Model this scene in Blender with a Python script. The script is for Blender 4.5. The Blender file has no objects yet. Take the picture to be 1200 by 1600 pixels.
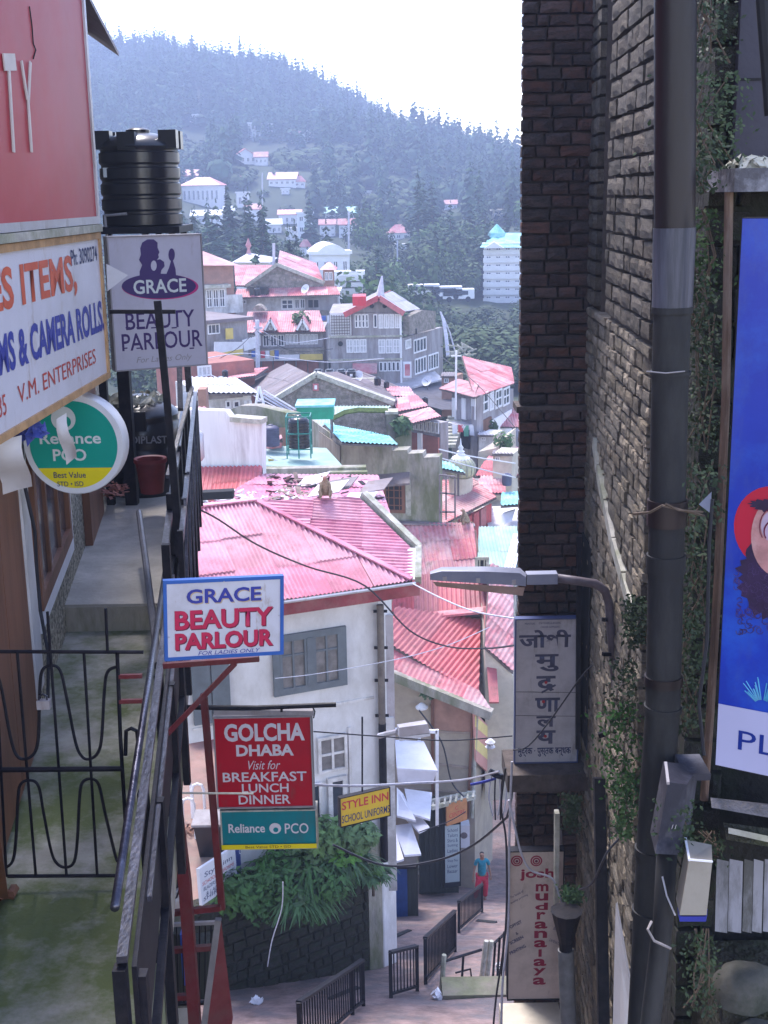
import bpy, bmesh, math, random
from mathutils import Vector, Matrix, Euler
PI = math.pi
S = bpy.context.scene
COL = S.collection
random.seed(7)
# ------------------------------------------------------------------ camera
FPX = 2000.0
cam_d = bpy.data.cameras.new('camera')
cam = bpy.data.objects.new('camera', cam_d)
COL.objects.link(cam)
cam_d.sensor_fit = 'VERTICAL'; cam_d.sensor_height = 36; cam_d.lens = FPX / 1600 * 36
cam_d.clip_start = 0.05; cam_d.clip_end = 6000
PITCH, ROLL = math.radians(14.0), math.radians(-1.0)
CM = Matrix.Rotation(PI / 2 - PITCH, 4, 'X') @ Matrix.Rotation(ROLL, 4, 'Z')
cam.matrix_world = CM
S.camera = cam
# ------------------------------------------------------------------ sky, sun, exposure
world = bpy.data.worlds.new('World'); S.world = world; world.use_nodes = True
nt = world.node_tree; nt.nodes.clear()
sky = nt.nodes.new('ShaderNodeTexSky'); sky.sky_type = 'NISHITA'; sky.sun_disc = False
SUN_EL, SUN_AZ = math.radians(60), math.radians(-20)      # azimuth from +Y, negative is left
sky.sun_elevation = SUN_EL; sky.sun_rotation = SUN_AZ
sky.air_density = 1.0; sky.dust_density = 2.0; sky.ozone_density = 1.0; sky.altitude = 2000
tint = nt.nodes.new('ShaderNodeMix'); tint.data_type = 'RGBA'; tint.blend_type = 'MULTIPLY'
tint.inputs[0].default_value = 1.0; tint.inputs[7].default_value = (1.17, 0.99, 0.93, 1)
bg = nt.nodes.new('ShaderNodeBackground'); bg.inputs[1].default_value = 0.15
out = nt.nodes.new('ShaderNodeOutputWorld')
nt.links.new(sky.outputs[0], tint.inputs[6]); nt.links.new(tint.outputs[2], bg.inputs[0]); nt.links.new(bg.outputs[0], out.inputs[0])
sun_d = bpy.data.lights.new('sun', 'SUN'); sun_d.energy = 1.5; sun_d.angle = math.radians(18); sun_d.color = (1.0, 0.95, 0.93)
sun = bpy.data.objects.new('sun', sun_d); COL.objects.link(sun)
sd = Vector((math.sin(SUN_AZ) * math.cos(SUN_EL), math.cos(SUN_AZ) * math.cos(SUN_EL), math.sin(SUN_EL)))
sun.rotation_euler = sd.to_track_quat('Z', 'Y').to_euler(); sun.location = (0, 0, 60)
S.view_settings.view_transform = 'Standard'; S.view_settings.look = 'None'
S.view_settings.gamma = 1; S.view_settings.exposure = 2.25
S.view_settings.use_curve_mapping = False
S.cycles.max_bounces = 5; S.cycles.diffuse_bounces = 4; S.cycles.glossy_bounces = 2
S.cycles.volume_bounces = 0; S.cycles.transparent_max_bounces = 6
S.cycles.use_denoising = True
# ------------------------------------------------------------------ photograph pixel -> place
R3 = CM.to_3x3()
def ray(px, py):
    return (R3 @ Vector(((px - 600) / FPX, -(py - 800) / FPX, -1.0)))
def P(px, py, Y):
    d = ray(px, py); return d * (Y / d.y)
def G(px, py, z):
    d = ray(px, py); return d * (z / d.z)
def XP(px, py, x):
    d = ray(px, py); return d * (x / d.x)
def pix(v):
    c = R3.transposed() @ Vector(v); return (600 + FPX * c.x / -c.z, 800 - FPX * c.y / -c.z)
V = Vector
HAZE = 0.0013
# ------------------------------------------------------------------ materials
MATS = {}
def M(name, col, rough=.8, var=.22, scale=6., bump=.25, metal=0., dirt=None, dscale=1.2, damt=.5, rnd=0., stretch=(1, 1, 1), bscale=None, spec=.35, dlo=.45, dhi=.62, bdist=.02, rust=None):
    if name in MATS: return MATS[name]
    m = bpy.data.materials.new(name); m.use_nodes = True; MATS[name] = m
    n, l = m.node_tree.nodes, m.node_tree.links
    b = n['Principled BSDF']
    b.inputs['Roughness'].default_value = rough; b.inputs['Metallic'].default_value = metal
    b.inputs['Specular IOR Level'].default_value = spec
    tc = n.new('ShaderNodeTexCoord'); mp = n.new('ShaderNodeMapping'); mp.inputs['Scale'].default_value = stretch
    l.new(tc.outputs['Object'], mp.inputs[0])
    src = mp.outputs[0]
    oi = n.new('ShaderNodeObjectInfo')
    if rnd:
        ad = n.new('ShaderNodeVectorMath'); ad.operation = 'ADD'
        sc = n.new('ShaderNodeMath'); sc.operation = 'MULTIPLY'; sc.inputs[1].default_value = 37.
        l.new(oi.outputs['Random'], sc.inputs[0]); l.new(src, ad.inputs[0]); l.new(sc.outputs[0], ad.inputs[1]); src = ad.outputs[0]
    nz = n.new('ShaderNodeTexNoise'); nz.inputs['Scale'].default_value = scale; nz.inputs['Detail'].default_value = 6; nz.inputs['Roughness'].default_value = .62
    l.new(src, nz.inputs['Vector'])
    cr = n.new('ShaderNodeValToRGB')
    lo = [max(0, c * (1 - var)) for c in col] + [1]; hi = [min(1, c * (1 + var)) for c in col] + [1]
    cr.color_ramp.elements[0].position = .32; cr.color_ramp.elements[0].color = lo
    cr.color_ramp.elements[1].position = .68; cr.color_ramp.elements[1].color = hi
    l.new(nz.outputs[0], cr.inputs[0])
    c = cr.outputs[0]
    if dirt:
        n2 = n.new('ShaderNodeTexNoise'); n2.inputs['Scale'].default_value = dscale; n2.inputs['Detail'].default_value = 8; n2.inputs['Roughness'].default_value = .7
        l.new(src, n2.inputs['Vector'])
        r2 = n.new('ShaderNodeValToRGB'); r2.color_ramp.elements[0].position = dlo; r2.color_ramp.elements[0].color = (0, 0, 0, 1)
        r2.color_ramp.elements[1].position = dhi; r2.color_ramp.elements[1].color = (damt, damt, damt, 1)
        l.new(n2.outputs[0], r2.inputs[0])
        mx = n.new('ShaderNodeMix'); mx.data_type = 'RGBA'
        l.new(r2.outputs[0], mx.inputs[0]); l.new(c, mx.inputs[6]); mx.inputs[7].default_value = (*dirt, 1); c = mx.outputs[2]
    if rust:
        rc_, rs_, rlo, rhi, ra = rust; m9 = n.new('ShaderNodeMapping'); m9.inputs['Scale'].default_value = (1, 1, .3); l.new(src, m9.inputs[0])
        n9 = n.new('ShaderNodeTexNoise'); n9.inputs['Scale'].default_value = rs_; n9.inputs['Detail'].default_value = 9; n9.inputs['Roughness'].default_value = .75; l.new(m9.outputs[0], n9.inputs['Vector'])
        r9 = n.new('ShaderNodeValToRGB'); r9.color_ramp.elements[0].position = rlo; r9.color_ramp.elements[0].color = (0, 0, 0, 1); r9.color_ramp.elements[1].position = rhi; r9.color_ramp.elements[1].color = (ra, ra, ra, 1); l.new(n9.outputs[0], r9.inputs[0])
        x9 = n.new('ShaderNodeMix'); x9.data_type = 'RGBA'; l.new(r9.outputs[0], x9.inputs[0]); l.new(c, x9.inputs[6]); x9.inputs[7].default_value = (*rc_, 1); c = x9.outputs[2]
    if rnd:
        hs = n.new('ShaderNodeHueSaturation'); mr = n.new('ShaderNodeMapRange')
        mr.inputs[3].default_value = 1 - rnd; mr.inputs[4].default_value = 1 + rnd
        l.new(oi.outputs['Random'], mr.inputs[0]); l.new(mr.outputs[0], hs.inputs['Value'])
        m2 = n.new('ShaderNodeMath'); m2.operation = 'PINGPONG'; m2.inputs[1].default_value = .13
        l.new(oi.outputs['Random'], m2.inputs[0])
        m3 = n.new('ShaderNodeMapRange'); m3.inputs[2].default_value = .13; m3.inputs[3].default_value = 1 - rnd * .8; m3.inputs[4].default_value = 1 + rnd * .8
        l.new(m2.outputs[0], m3.inputs[0]); l.new(m3.outputs[0], hs.inputs['Saturation'])
        l.new(c, hs.inputs['Color']); c = hs.outputs[0]
    l.new(c, b.inputs['Base Color'])
    if bump:
        n3 = n.new('ShaderNodeTexNoise'); n3.inputs['Scale'].default_value = bscale or scale * 4; n3.inputs['Detail'].default_value = 5
        l.new(src, n3.inputs['Vector'])
        bp = n.new('ShaderNodeBump'); bp.inputs['Strength'].default_value = bump; bp.inputs['Distance'].default_value = bdist
        l.new(n3.outputs[0], bp.inputs['Height']); l.new(bp.outputs[0], b.inputs['Normal'])
    return m
# ------------------------------------------------------------------ mesh builder
class MB:
    def __init__(s): s.v = []; s.f = []
    def quadv(s, *p):
        i = len(s.v); s.v += [V(q) for q in p]; s.f.append(tuple(range(i, i + len(p)))); return s
    def hexa(s, a, b):                       # a: 4 pts (ring), b: 4 opposite pts
        i = len(s.v); n = len(a); s.v += [V(q) for q in a] + [V(q) for q in b]
        s.f.append(tuple(range(i + n - 1, i - 1, -1))); s.f.append(tuple(range(i + n, i + 2 * n)))
        for k in range(n):
            j = (k + 1) % n; s.f.append((i + k, i + j, i + n + j, i + n + k))
        return s
    prism = hexa
    def box(s, lo, hi):
        x0, y0, z0 = lo; x1, y1, z1 = hi
        return s.hexa([(x0, y0, z0), (x1, y0, z0), (x1, y1, z0), (x0, y1, z0)], [(x0, y0, z1), (x1, y0, z1), (x1, y1, z1), (x0, y1, z1)])
    def bar(s, a, b, w, h=None, up=(0, 0, 1)):
        a, b = V(a), V(b); h = h or w; d = (b - a).normalized(); u = V(up)
        if abs(d.dot(u)) > .97: u = V((0, 1, 0))
        x = d.cross(u).normalized(); y = x.cross(d).normalized()
        q = [(-w / 2, -h / 2), (w / 2, -h / 2), (w / 2, h / 2), (-w / 2, h / 2)]
        return s.hexa([a + x * i + y * j for i, j in q], [b + x * i + y * j for i, j in q])
    def tube(s, pts, r, n=8, cap=True):
        pts = [V(p) for p in pts]; m = len(pts); rs = r if isinstance(r, (list, tuple)) else [r] * m
        i0 = len(s.v); u = None
        for k, p in enumerate(pts):
            d = (pts[min(k + 1, m - 1)] - pts[max(k - 1, 0)]).normalized()
            if u is None: u = d.orthogonal().normalized()
            u = (u - d * u.dot(d)).normalized(); w = d.cross(u)
            for j in range(n):
                a = 2 * PI * j / n; s.v.append(p + (u * math.cos(a) + w * math.sin(a)) * rs[k])
        for k in range(m - 1):
            for j in range(n):
                a = i0 + k * n + j; b = i0 + k * n + (j + 1) % n; s.f.append((a, b, b + n, a + n))
        if cap:
            s.f.append(tuple(i0 + j for j in range(n - 1, -1, -1))); s.f.append(tuple(i0 + (m - 1) * n + j for j in range(n)))
        return s
    def lathe(s, c, prof, n=24, ax=(0, 0, 1), cap=True):
        c = V(c); ax = V(ax).normalized(); u = ax.orthogonal().normalized(); w = ax.cross(u); i0 = len(s.v)
        for r, h in prof:
            for j in range(n):
                a = 2 * PI * j / n; s.v.append(c + ax * h + (u * math.cos(a) + w * math.sin(a)) * r)
        for k in range(len(prof) - 1):
            for j in range(n):
                a = i0 + k * n + j; b = i0 + k * n + (j + 1) % n; s.f.append((a, b, b + n, a + n))
        if cap:
            s.f.append(tuple(i0 + j for j in range(n - 1, -1, -1))); s.f.append(tuple(i0 + (len(prof) - 1) * n + j for j in range(n)))
        return s
    def slab(s, poly, t):                    # poly: planar points, thickness t downward along normal
        p = [V(q) for q in poly]; n = (p[1] - p[0]).cross(p[2] - p[0]).normalized()
        if n.z < 0: n = -n
        return s.hexa(p, [q - n * t for q in p])
    def mesh(s, name, base=V((0, 0, 0)), smooth=False):
        me = bpy.data.meshes.new(name); base = V(base)
        me.from_pydata([(v - base)[:] for v in s.v], [], s.f)
        bm = bmesh.new(); bm.from_mesh(me); bmesh.ops.recalc_face_normals(bm, faces=bm.faces[:]); bm.to_mesh(me); bm.free()
        if smooth:
            for p in me.polygons: p.use_smooth = True
            if smooth is not True:
                try: me.set_sharp_from_angle(angle=math.radians(smooth))
                except Exception: pass
        return me
BASE = {}
def link(o, parent=None):
    COL.objects.link(o)
    if parent: o.parent = parent
    return o
def thing(name, label, cat, loc, group=None):
    o = link(bpy.data.objects.new(name, None)); o.empty_display_size = .2
    o.location = loc; BASE[o.name] = V(loc); o['label'] = label; o['category'] = cat
    if group: o['group'] = group
    return o
def part(name, mb, mat, parent, smooth=False, label=None, kind=None):
    base = BASE[parent.name]
    o = bpy.data.objects.new(name, mb.mesh(name, base, smooth)); o.data.materials.append(mat); link(o, parent); BASE[o.name] = base
    if parent.type == 'MESH' and parent.location.length > 0: o.location = -parent.location if parent.parent is None else V((0, 0, 0))
    if label: o['label'] = label
    if kind: o['kind'] = kind
    return o
def solo(name, mb, mat, label, cat, smooth=False, group=None, kind=None, base=None):
    if base is None:
        xs = [v.x for v in mb.v]; ys = [v.y for v in mb.v]; zs = [v.z for v in mb.v]
        base = V(((min(xs) + max(xs)) / 2, (min(ys) + max(ys)) / 2, min(zs)))
    o = bpy.data.objects.new(name, mb.mesh(name, base, smooth)); o.data.materials.append(mat); link(o); o.location = base; BASE[o.name] = V(base)
    if label: o['label'] = label
    if cat: o['category'] = cat
    if group: o['group'] = group
    if kind: o['kind'] = kind
    return o
def struct(name, mb, mat, smooth=False):
    return solo(name, mb, mat, None, None, smooth, kind='structure')
def copytree(o, loc=None, rz=None, label=None, parent=None):
    c = o.copy(); COL.objects.link(c)
    if parent: c.parent = parent
    for k in o.children: copytree(k, parent=c)
    if loc is not None: c.location = loc
    if rz is not None: c.rotation_euler = (0, 0, rz)
    if label: c['label'] = label
    return c
# ------------------------------------------------------------------ planes in the place
class Pl:
    """a plane with origin O, horizontal-ish axis ex, other axis ey, normal n towards the viewer"""
    def __init__(s, O, ex, ey=(0, 0, 1)):
        s.O = V(O); s.ex = V(ex).normalized(); e = V(ey); s.ey = (e - s.ex * e.dot(s.ex)).normalized(); s.n = s.ex.cross(s.ey)
        if s.n.dot(s.O) > 0: s.n = -s.n
    def uv(s, px, py):
        d = ray(px, py); p = d * (s.O.dot(s.n) / d.dot(s.n)) - s.O
        return p.dot(s.ex), p.dot(s.ey)
    def pt(s, u, v, o=0.): return s.O + s.ex * u + s.ey * v + s.n * o
    def at(s, px, py, o=0.): return s.pt(*s.uv(px, py), o)
    def rect(s, x0, y0, x1, y1):              # photo rectangle -> upright rectangle in the plane
        c = [s.uv(x0, y0), s.uv(x1, y0), s.uv(x1, y1), s.uv(x0, y1)]
        u0 = (c[0][0] + c[3][0]) / 2; u1 = (c[1][0] + c[2][0]) / 2; v1 = (c[0][1] + c[1][1]) / 2; v0 = (c[2][1] + c[3][1]) / 2
        return min(u0, u1), min(v0, v1), max(u0, u1), max(v0, v1)
    def box(s, mb, u0, v0, u1, v1, o0, o1):
        q = [(u0, v0), (u1, v0), (u1, v1), (u0, v1)]
        return mb.hexa([s.pt(u, v, o0) for u, v in q], [s.pt(u, v, o1) for u, v in q])
    def prism(s, mb, uvs, o0, o1): return mb.hexa([s.pt(u, v, o0) for u, v in uvs], [s.pt(u, v, o1) for u, v in uvs])
def FP(xa, ya, Ya, xb, yb, Yb):               # upright plane through two photo points at given distances
    A, B = P(xa, ya, Ya), P(xb, yb, Yb); d = B - A; d.z = 0
    return Pl(A, d)
def window(pl, r, parent, fmat, pmat, nx=2, ny=2, fw=.07, mw=.035, o=0., px=True, name='window'):
    u0, v0, u1, v1 = pl.rect(*r) if px else r
    mb = MB()
    for a in ((u0, v0, u0 + fw, v1), (u1 - fw, v0, u1, v1), (u0 + fw, v0, u1 - fw, v0 + fw), (u0 + fw, v1 - fw, u1 - fw, v1)): pl.box(mb, *a, o + .002, o + .06)
    for i in range(1, nx):
        u = u0 + (u1 - u0) * i / nx; pl.box(mb, u - mw / 2, v0 + fw, u + mw / 2, v1 - fw, o + .004, o + .045)
    for j in range(1, ny):
        v = v0 + (v1 - v0) * j / ny; pl.box(mb, u0 + fw, v - mw / 2, u1 - fw, v + mw / 2, o + .005, o + .04)
    w = part(name, mb, fmat, parent)
    part('pane', pl.box(MB(), u0 + fw * .5, v0 + fw * .5, u1 - fw * .5, v1 - fw * .5, o - .01, o + .018), pmat, w)
    return w
def text(s, pl, r, mat, parent, o=.003, px=True, bold=0., slant=0., name='lettering', ext=.0008, flip=False):
    """s set so that its ink fills the photo rectangle r on the plane"""
    u0, v0, u1, v1 = pl.rect(*r) if px else r
    cu = bpy.data.curves.new(name, 'FONT'); cu.body = s; cu.extrude = 0; cu.offset = bold; cu.resolution_u = 3; cu.shear = slant
    cu.fill_mode = 'BOTH'
    ob = bpy.data.objects.new(name, cu); COL.objects.link(ob)
    dg = bpy.context.evaluated_depsgraph_get(); me = bpy.data.meshes.new_from_object(ob.evaluated_get(dg), depsgraph=dg)
    bpy.data.objects.remove(ob); bpy.data.curves.remove(cu)
    if not me.vertices: return None
    xs = [v.co.x for v in me.vertices]; ys = [v.co.y for v in me.vertices]
    x0, x1, y0, y1 = min(xs), max(xs), min(ys), max(ys); base = BASE[parent.name]
    ax = pl.ex if pl.ex.cross(pl.ey).dot(pl.n) > 0 else pl.ex
    for v in me.vertices:
        a = (v.co.x - x0) / max(x1 - x0, 1e-6); b = (v.co.y - y0) / max(y1 - y0, 1e-6)
        v.co = pl.pt(u0 + a * (u1 - u0), v0 + b * (v1 - v0), o) - base
    me.materials.clear(); me.materials.append(mat)
    t = bpy.data.objects.new(name, me); link(t, parent); BASE[t.name] = base
    return t
def corrugated(poly, mat, parent, wave=.076, amp=.012, sheet=.8, rows=2, name='roof_sheet', deck=None, o=.03, seed=0, eave=0):
    """poly: planar 3-D points; edge eave->eave+1 is the eave. Sheets with real corrugation, overlapping row on row."""
    rg = random.Random(seed); p = [V(q) for q in poly]; n = len(p); p = p[eave:] + p[:eave]
    ex = (p[1] - p[0]).normalized(); nn = V((0, 0, 0))
    for k in range(1, n - 1): nn += (p[k] - p[0]).cross(p[k + 1] - p[0])
    nn.normalize()
    if nn.z < 0 or (abs(nn.z) < .05 and nn.y > 0): nn = -nn
    ey = nn.cross(ex)
    q = [((a - p[0]).dot(ex), (a - p[0]).dot(ey)) for a in p]
    if max(b for a, b in q) < -min(b for a, b in q): ey = -ey; q = [(a, -b) for a, b in q]
    ua, ub = min(a for a, b in q), max(a for a, b in q); vmax = max(b for a, b in q); vmin = min(b for a, b in q)
    def span(u):
        hits = []
        for k in range(n):
            (a0, b0), (a1, b1) = q[k], q[(k + 1) % n]
            if (a0 - u) * (a1 - u) <= 0 and abs(a1 - a0) > 1e-9: hits.append(b0 + (b1 - b0) * (u - a0) / (a1 - a0))
        return (min(hits), max(hits)) if hits else (0, 0)
    ns = max(1, round((ub - ua) / sheet)); per = 4
    for i in range(ns):
        s0 = ua + (ub - ua) * i / ns; s1 = ua + (ub - ua) * (i + 1) / ns + (0.03 if i < ns - 1 else 0)
        s1 = min(s1, ub)
        m = max(2, int((s1 - s0) / wave * per))
        for r in range(rows):
            r0 = vmin + (vmax - vmin) * r / rows - (.06 if r else 0); r1 = vmin + (vmax - vmin) * (r + 1) / rows
            r0 += rg.uniform(-.04, .04) if r else 0; lift = o + .012 * r + rg.uniform(0, .014)
            mb = MB(); prev = None
            tilt = rg.uniform(-.012, .012)
            for k in range(m + 1):
                u = s0 + (s1 - s0) * k / m; a, b = span(min(max(u, ua + 1e-4), ub - 1e-4))
                c, d = max(a, r0), min(b, r1)
                if d - c < .02: prev = None; continue
                h = lift + amp * math.sin(2 * PI * u / wave)
                w = (p[0] + ex * u + ey * c + nn * (h + tilt), p[0] + ex * u + ey * d + nn * h)
                j = len(mb.v); mb.v += list(w)
                if prev is not None: mb.f.append((prev, j, j + 1, prev + 1))
                prev = j
            if mb.f: part(name, mb, mat, parent, smooth=True)
    if deck: part('roof_deck', MB().slab([p[0] + ex * a + ey * b + nn * (o - .045) for a, b in q], .06), deck, parent)
def wire(label, pts, r=.012, mat=None, name='overhead_wire', n=5, sag=0.):
    q = [P(*p) for p in pts]
    # smooth with catmull-rom
    o = []
    for i in range(len(q) - 1):
        p0 = q[max(i - 1, 0)]; p1 = q[i]; p2 = q[i + 1]; p3 = q[min(i + 2, len(q) - 1)]
        for k in range(6):
            t = k / 6; o.append(.5 * ((2 * p1) + (p2 - p0) * t + (2 * p0 - 5 * p1 + 4 * p2 - p3) * t * t + (3 * p1 - p0 - 3 * p2 + p3) * t ** 3))
    o.append(q[-1]); return solo(name, MB().tube(o, r, n), mat or m_wire, label, 'wire')
# ------------------------------------------------------------------ shared materials
m_white = M('white_plaster', (.68, .66, .66), .85, .1, 3, .2, dirt=(.36, .33, .31), dscale=1.1, damt=.7, rust=((.2, .18, .15), 1.8, .5, .68, .6))
m_whitef = M('white_render_far', (.8, .79, .8), .85, .06, 1, 0)
m_wframe = M('white_painted_wood', (.78, .77, .8), .5, .06, 8, .05)
m_glass = M('window_glass', (.05, .06, .08), .12, .3, 2, 0, spec=.6)
m_glassw = M('curtained_glass', (.55, .55, .58), .25, .25, 3, 0, spec=.6)
m_pink = M('pink_painted_sheet', (.48, .125, .205), .42, .2, 2.6, .1, dirt=(.68, .38, .46), dscale=1.3, damt=.55, rnd=.14, spec=.5, dlo=.4, dhi=.66, rust=((.22, .08, .09), 5, .57, .68, .65))
m_red = M('red_painted_sheet', (.46, .125, .135), .5, .18, 2.0, .1, dirt=(.34, .09, .10), dscale=1.2, damt=.5, rnd=.2, rust=((.16, .07, .06), 4, .54, .66, .7))
m_redf = M('faded_red_sheet', (.52, .17, .19), .5, .2, 1.2, .0, dirt=(.6, .40, .39), dscale=.8, damt=.8, rnd=.2, rust=((.2, .1, .09), 2.2, .54, .66, .75))
m_teal = M('teal_painted_sheet', (.13, .46, .47), .5, .15, 2.0, .1, dirt=(.5, .62, .66), dscale=1, damt=.5, rnd=.12, rust=((.14, .2, .18), 3, .56, .68, .6))
m_green = M('pale_green_sheet', (.27, .42, .38), .6, .15, 1.5, .1, dirt=(.5, .5, .46), dscale=.8, damt=.5, rnd=.1)
m_greyroof = M('weathered_grey_sheet', (.16, .13, .14), .6, .2, 1.5, .1, dirt=(.26, .22, .23), dscale=.8, damt=.6, rnd=.15, rust=((.14, .09, .07), 2.5, .5, .66, .7))
m_tin = M('pale_tin_sheet', (.50, .49, .53), .4, .15, 1.5, .1, metal=.3, dirt=(.36, .32, .33), damt=.6, rnd=.12, rust=((.2, .14, .11), 4, .55, .68, .6))
m_dark = M('dark_recess', (.02, .02, .022), .9, .3, 3, 0)
m_deck = M('roof_boards', (.16, .13, .12), .9, .3, 4, .1)
m_stone = M('weathered_stone', (.30, .26, .23), .95, .35, 5, .8, dirt=(.12, .12, .08), dscale=2.2, damt=.7, bdist=.08)
m_conc = M('mossy_concrete', (.34, .31, .27), .95, .3, 3, .5, dirt=(.13, .15, .06), dscale=.9, damt=.8, stretch=(1, 1, .35), bdist=.04)
m_coping = M('stone_coping', (.44, .42, .37), .9, .3, 6, .4, dirt=(.2, .22, .12), dscale=2, damt=.6)
m_greyblue = M('grey_blue_timber', (.33, .31, .33), .8, .2, 3, .15, rust=((.15, .12, .1), 1.6, .5, .66, .6), dirt=(.2, .17, .16), dscale=1.1, damt=.75, stretch=(1, 1, .3))
m_steel = M('dark_blue_black_iron', (.009, .009, .015), .5, .3, 8, .15, spec=.18, dirt=(.03, .025, .03), dscale=9, damt=.5)
m_plast = M('black_tank_plastic', (.012, .012, .018), .28, .2, 3, .05, spec=.6)
m_wood = M('brown_painted_timber', (.17, .075, .045), .55, .3, 3, .2, stretch=(1, 1, .2))
m_maroon = M('maroon_painted_steel', (.13, .014, .02), .5, .3, 8, .2, dirt=(.08, .03, .03), dscale=4, damt=.7)
m_wire = M('black_cable', (.03, .03, .04), .6, .2, 5, 0)
m_wirel = M('pale_cable', (.5, .5, .58), .6, .2, 5, 0)
m_leafd = M('dark_foliage', (.035, .062, .025), .8, .4, 5, 0, rnd=.3)
m_leaf = M('green_foliage', (.05, .12, .035), .7, .45, 7, 0, rnd=.25)
m_leafl = M('light_foliage', (.075, .15, .045), .7, .45, 5, 0, rnd=.3)
m_bark = M('bark', (.11, .08, .06), .95, .3, 6, .4)
m_cream = M('cream_wall', (.6, .54, .44), .85, .12, 2, .1, dirt=(.4, .34, .28), damt=.5)
m_brown = M('brown_wall', (.36, .2, .15), .85, .2, 2, .1, dirt=(.24, .15, .12), damt=.5)
# ------------------------------------------------------------------ terrain, lane, hill
RIDGE = [(-900, 174), (-300, 124), (160, 104), (280, 100), (400, 123), (500, 144), (560, 176), (640, 214), (720, 248), (812, 282), (1000, 329), (1300, 374), (2200, 434)]
def interp(t, x):
    if x <= t[0][0]: return t[0][1]
    for (a, b), (c, d) in zip(t, t[1:]):
        if x <= c: return b + (d - b) * (x - a) / (c - a)
    return t[-1][1]
RY = 620.
def ridge_z(az):                            # az = x / y
    px = 600 + FPX * az; return P(px, interp(RIDGE, px), RY).z
PROF = [(0, -17), (30, -16.5), (45, -17.5), (55, -17), (65, -14.5), (83, -13.5), (100, -16), (140, -18), (185, -15), (230, -8), (300, 1), (400, .28), (500, .66), (580, .94), (620, 1.0), (700, .85)]
def hill_z(x, y):
    zr = ridge_z(x / max(y, 1)); z = 0
    for (a, b), (c, d) in zip(PROF, PROF[1:]):
        if a <= y <= c:
            f = lambda yy, q: q * zr if (400 <= yy <= 700) else q
            t = (y - a) / (c - a); z = f(a, b) * (1 - t) + f(c, d) * t; break
    if y > 110:
        k = min(1, (y - 110) / 120)
        z += k * (4 * math.sin(x * .021 + y * .017) + 2.6 * math.sin(x * .05 - y * .031 + 1.3) + 1.5 * math.sin(x * .11 + y * .07))
    return z
mb = MB(); xs = [i / 60 for i in range(-42, 55)]; ys = [-4, 8, 30, 45, 55, 65, 83, 100] + [110 + 12 * i for i in range(0, 49)] + [700]
for y in ys:
    for a in xs: x = a * max(y, 60); mb.v.append(V((x, y, hill_z(x, y) if y > 8 else -17)))
nx_ = len(xs)
for j in range(len(ys) - 1):
    for i in range(nx_ - 1): a = j * nx_ + i; mb.f.append((a, a + 1, a + nx_ + 1, a + nx_))
LANE = [(-6, -7.5), (6, -9.5), (10, -10.2), (19.2, -13.9), (37, -21.9), (50, -24.6), (72, -27)]
lane_z = lambda y: interp(LANE, y)
for v in mb.v:
    if v.y < 59 and v.x > -4.5: v.z = min(v.z, lane_z(v.y) - 3)
    if v.y < 59 and v.x <= -4.5 and v.y < 20: v.z = -17
m_hill = M('forest_floor', (.045, .06, .03), .95, .4, .08, 0)
struct('hillside', mb, m_hill, True)
def ground(px, py):                          # where a ray meets the lane
    d = ray(px, py); t = 5.
    for _ in range(4000):
        p = d * t
        if p.z <= lane_z(p.y): return V((p.x, p.y, lane_z(p.y)))
        t += .02
    return p
# ------------------------------------------------------------------ trees
def conifer_mesh(seed, H=14., n=15, R=2.7, flat=.5):
    rg = random.Random(seed); mb = MB()
    for k in range(n):
        t = k / (n - 1); z = H * (.12 + .86 * t); r = R * (1 - t) ** .75 * rg.uniform(.75, 1.15) + .18
        for j in range(rg.randint(6, 8)):
            a = rg.uniform(0, 2 * PI); rr = r * rg.uniform(.6, 1.15); w = rr * .42
            d = V((math.cos(a), math.sin(a), 0)); s = V((-d.y, d.x, 0)); zz = z + rg.uniform(-.3, .3)
            c = V((0, 0, zz)); tip = c + d * rr - V((0, 0, rr * .22)); m1 = c + d * rr * .55 + s * w + V((0, 0, -.1 * rr)); m2 = c + d * rr * .55 - s * w + V((0, 0, -.1 * rr)); lo = c + d * rr * .5 - V((0, 0, .35 * rr))
            i = len(mb.v); mb.v += [c + V((0, 0, .25)), m1, tip, m2, lo]; mb.f += [(i, i + 1, i + 2), (i, i + 2, i + 3), (i + 1, i + 4, i + 2), (i + 3, i + 2, i + 4)]
    return mb
def broad_mesh(seed, H=10., R=4., n=640, lf=.40):
    rg = random.Random(seed); mb = MB(); cl = [(rg.uniform(-.6, .6) * R, rg.uniform(-.6, .6) * R, H * rg.uniform(.45, .9), R * rg.uniform(.35, .6)) for _ in range(11)]
    for k in range(n):
        cx, cy, cz, cr = rg.choice(cl); d = V((rg.gauss(0, 1), rg.gauss(0, 1), rg.gauss(0, 1))).normalized(); p = V((cx, cy, cz)) + d * cr * rg.uniform(.7, 1.08)
        a = (d + V((rg.uniform(-.5, .5), rg.uniform(-.5, .5), rg.uniform(0, .8)))).normalized(); u = a.orthogonal().normalized() * lf * rg.uniform(.6, 1.3); w = a.cross(u) * .8
        i = len(mb.v); mb.v += [p - u, p + w, p + u, p - w]; mb.f.append((i, i + 1, i + 2, i + 3))
    return mb
def trunk_mb(H, r=.28): return MB().tube([(0, 0, -.6), (0, 0, H * .5), (0, 0, H * .92)], [r, r * .6, r * .15], 6)
CON = [conifer_mesh(s, *a) for s, a in ((1, (14, 15, 2.6)), (2, (16, 17, 2.4)), (3, (12, 12, 3.2)), (4, (15, 14, 3.4)))]
BRD = [broad_mesh(s, *a) for s, a in ((11, (9, 4.2)), (12, (7.5, 4.6)), (13, (11, 4.4)))]
import numpy as np
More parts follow.
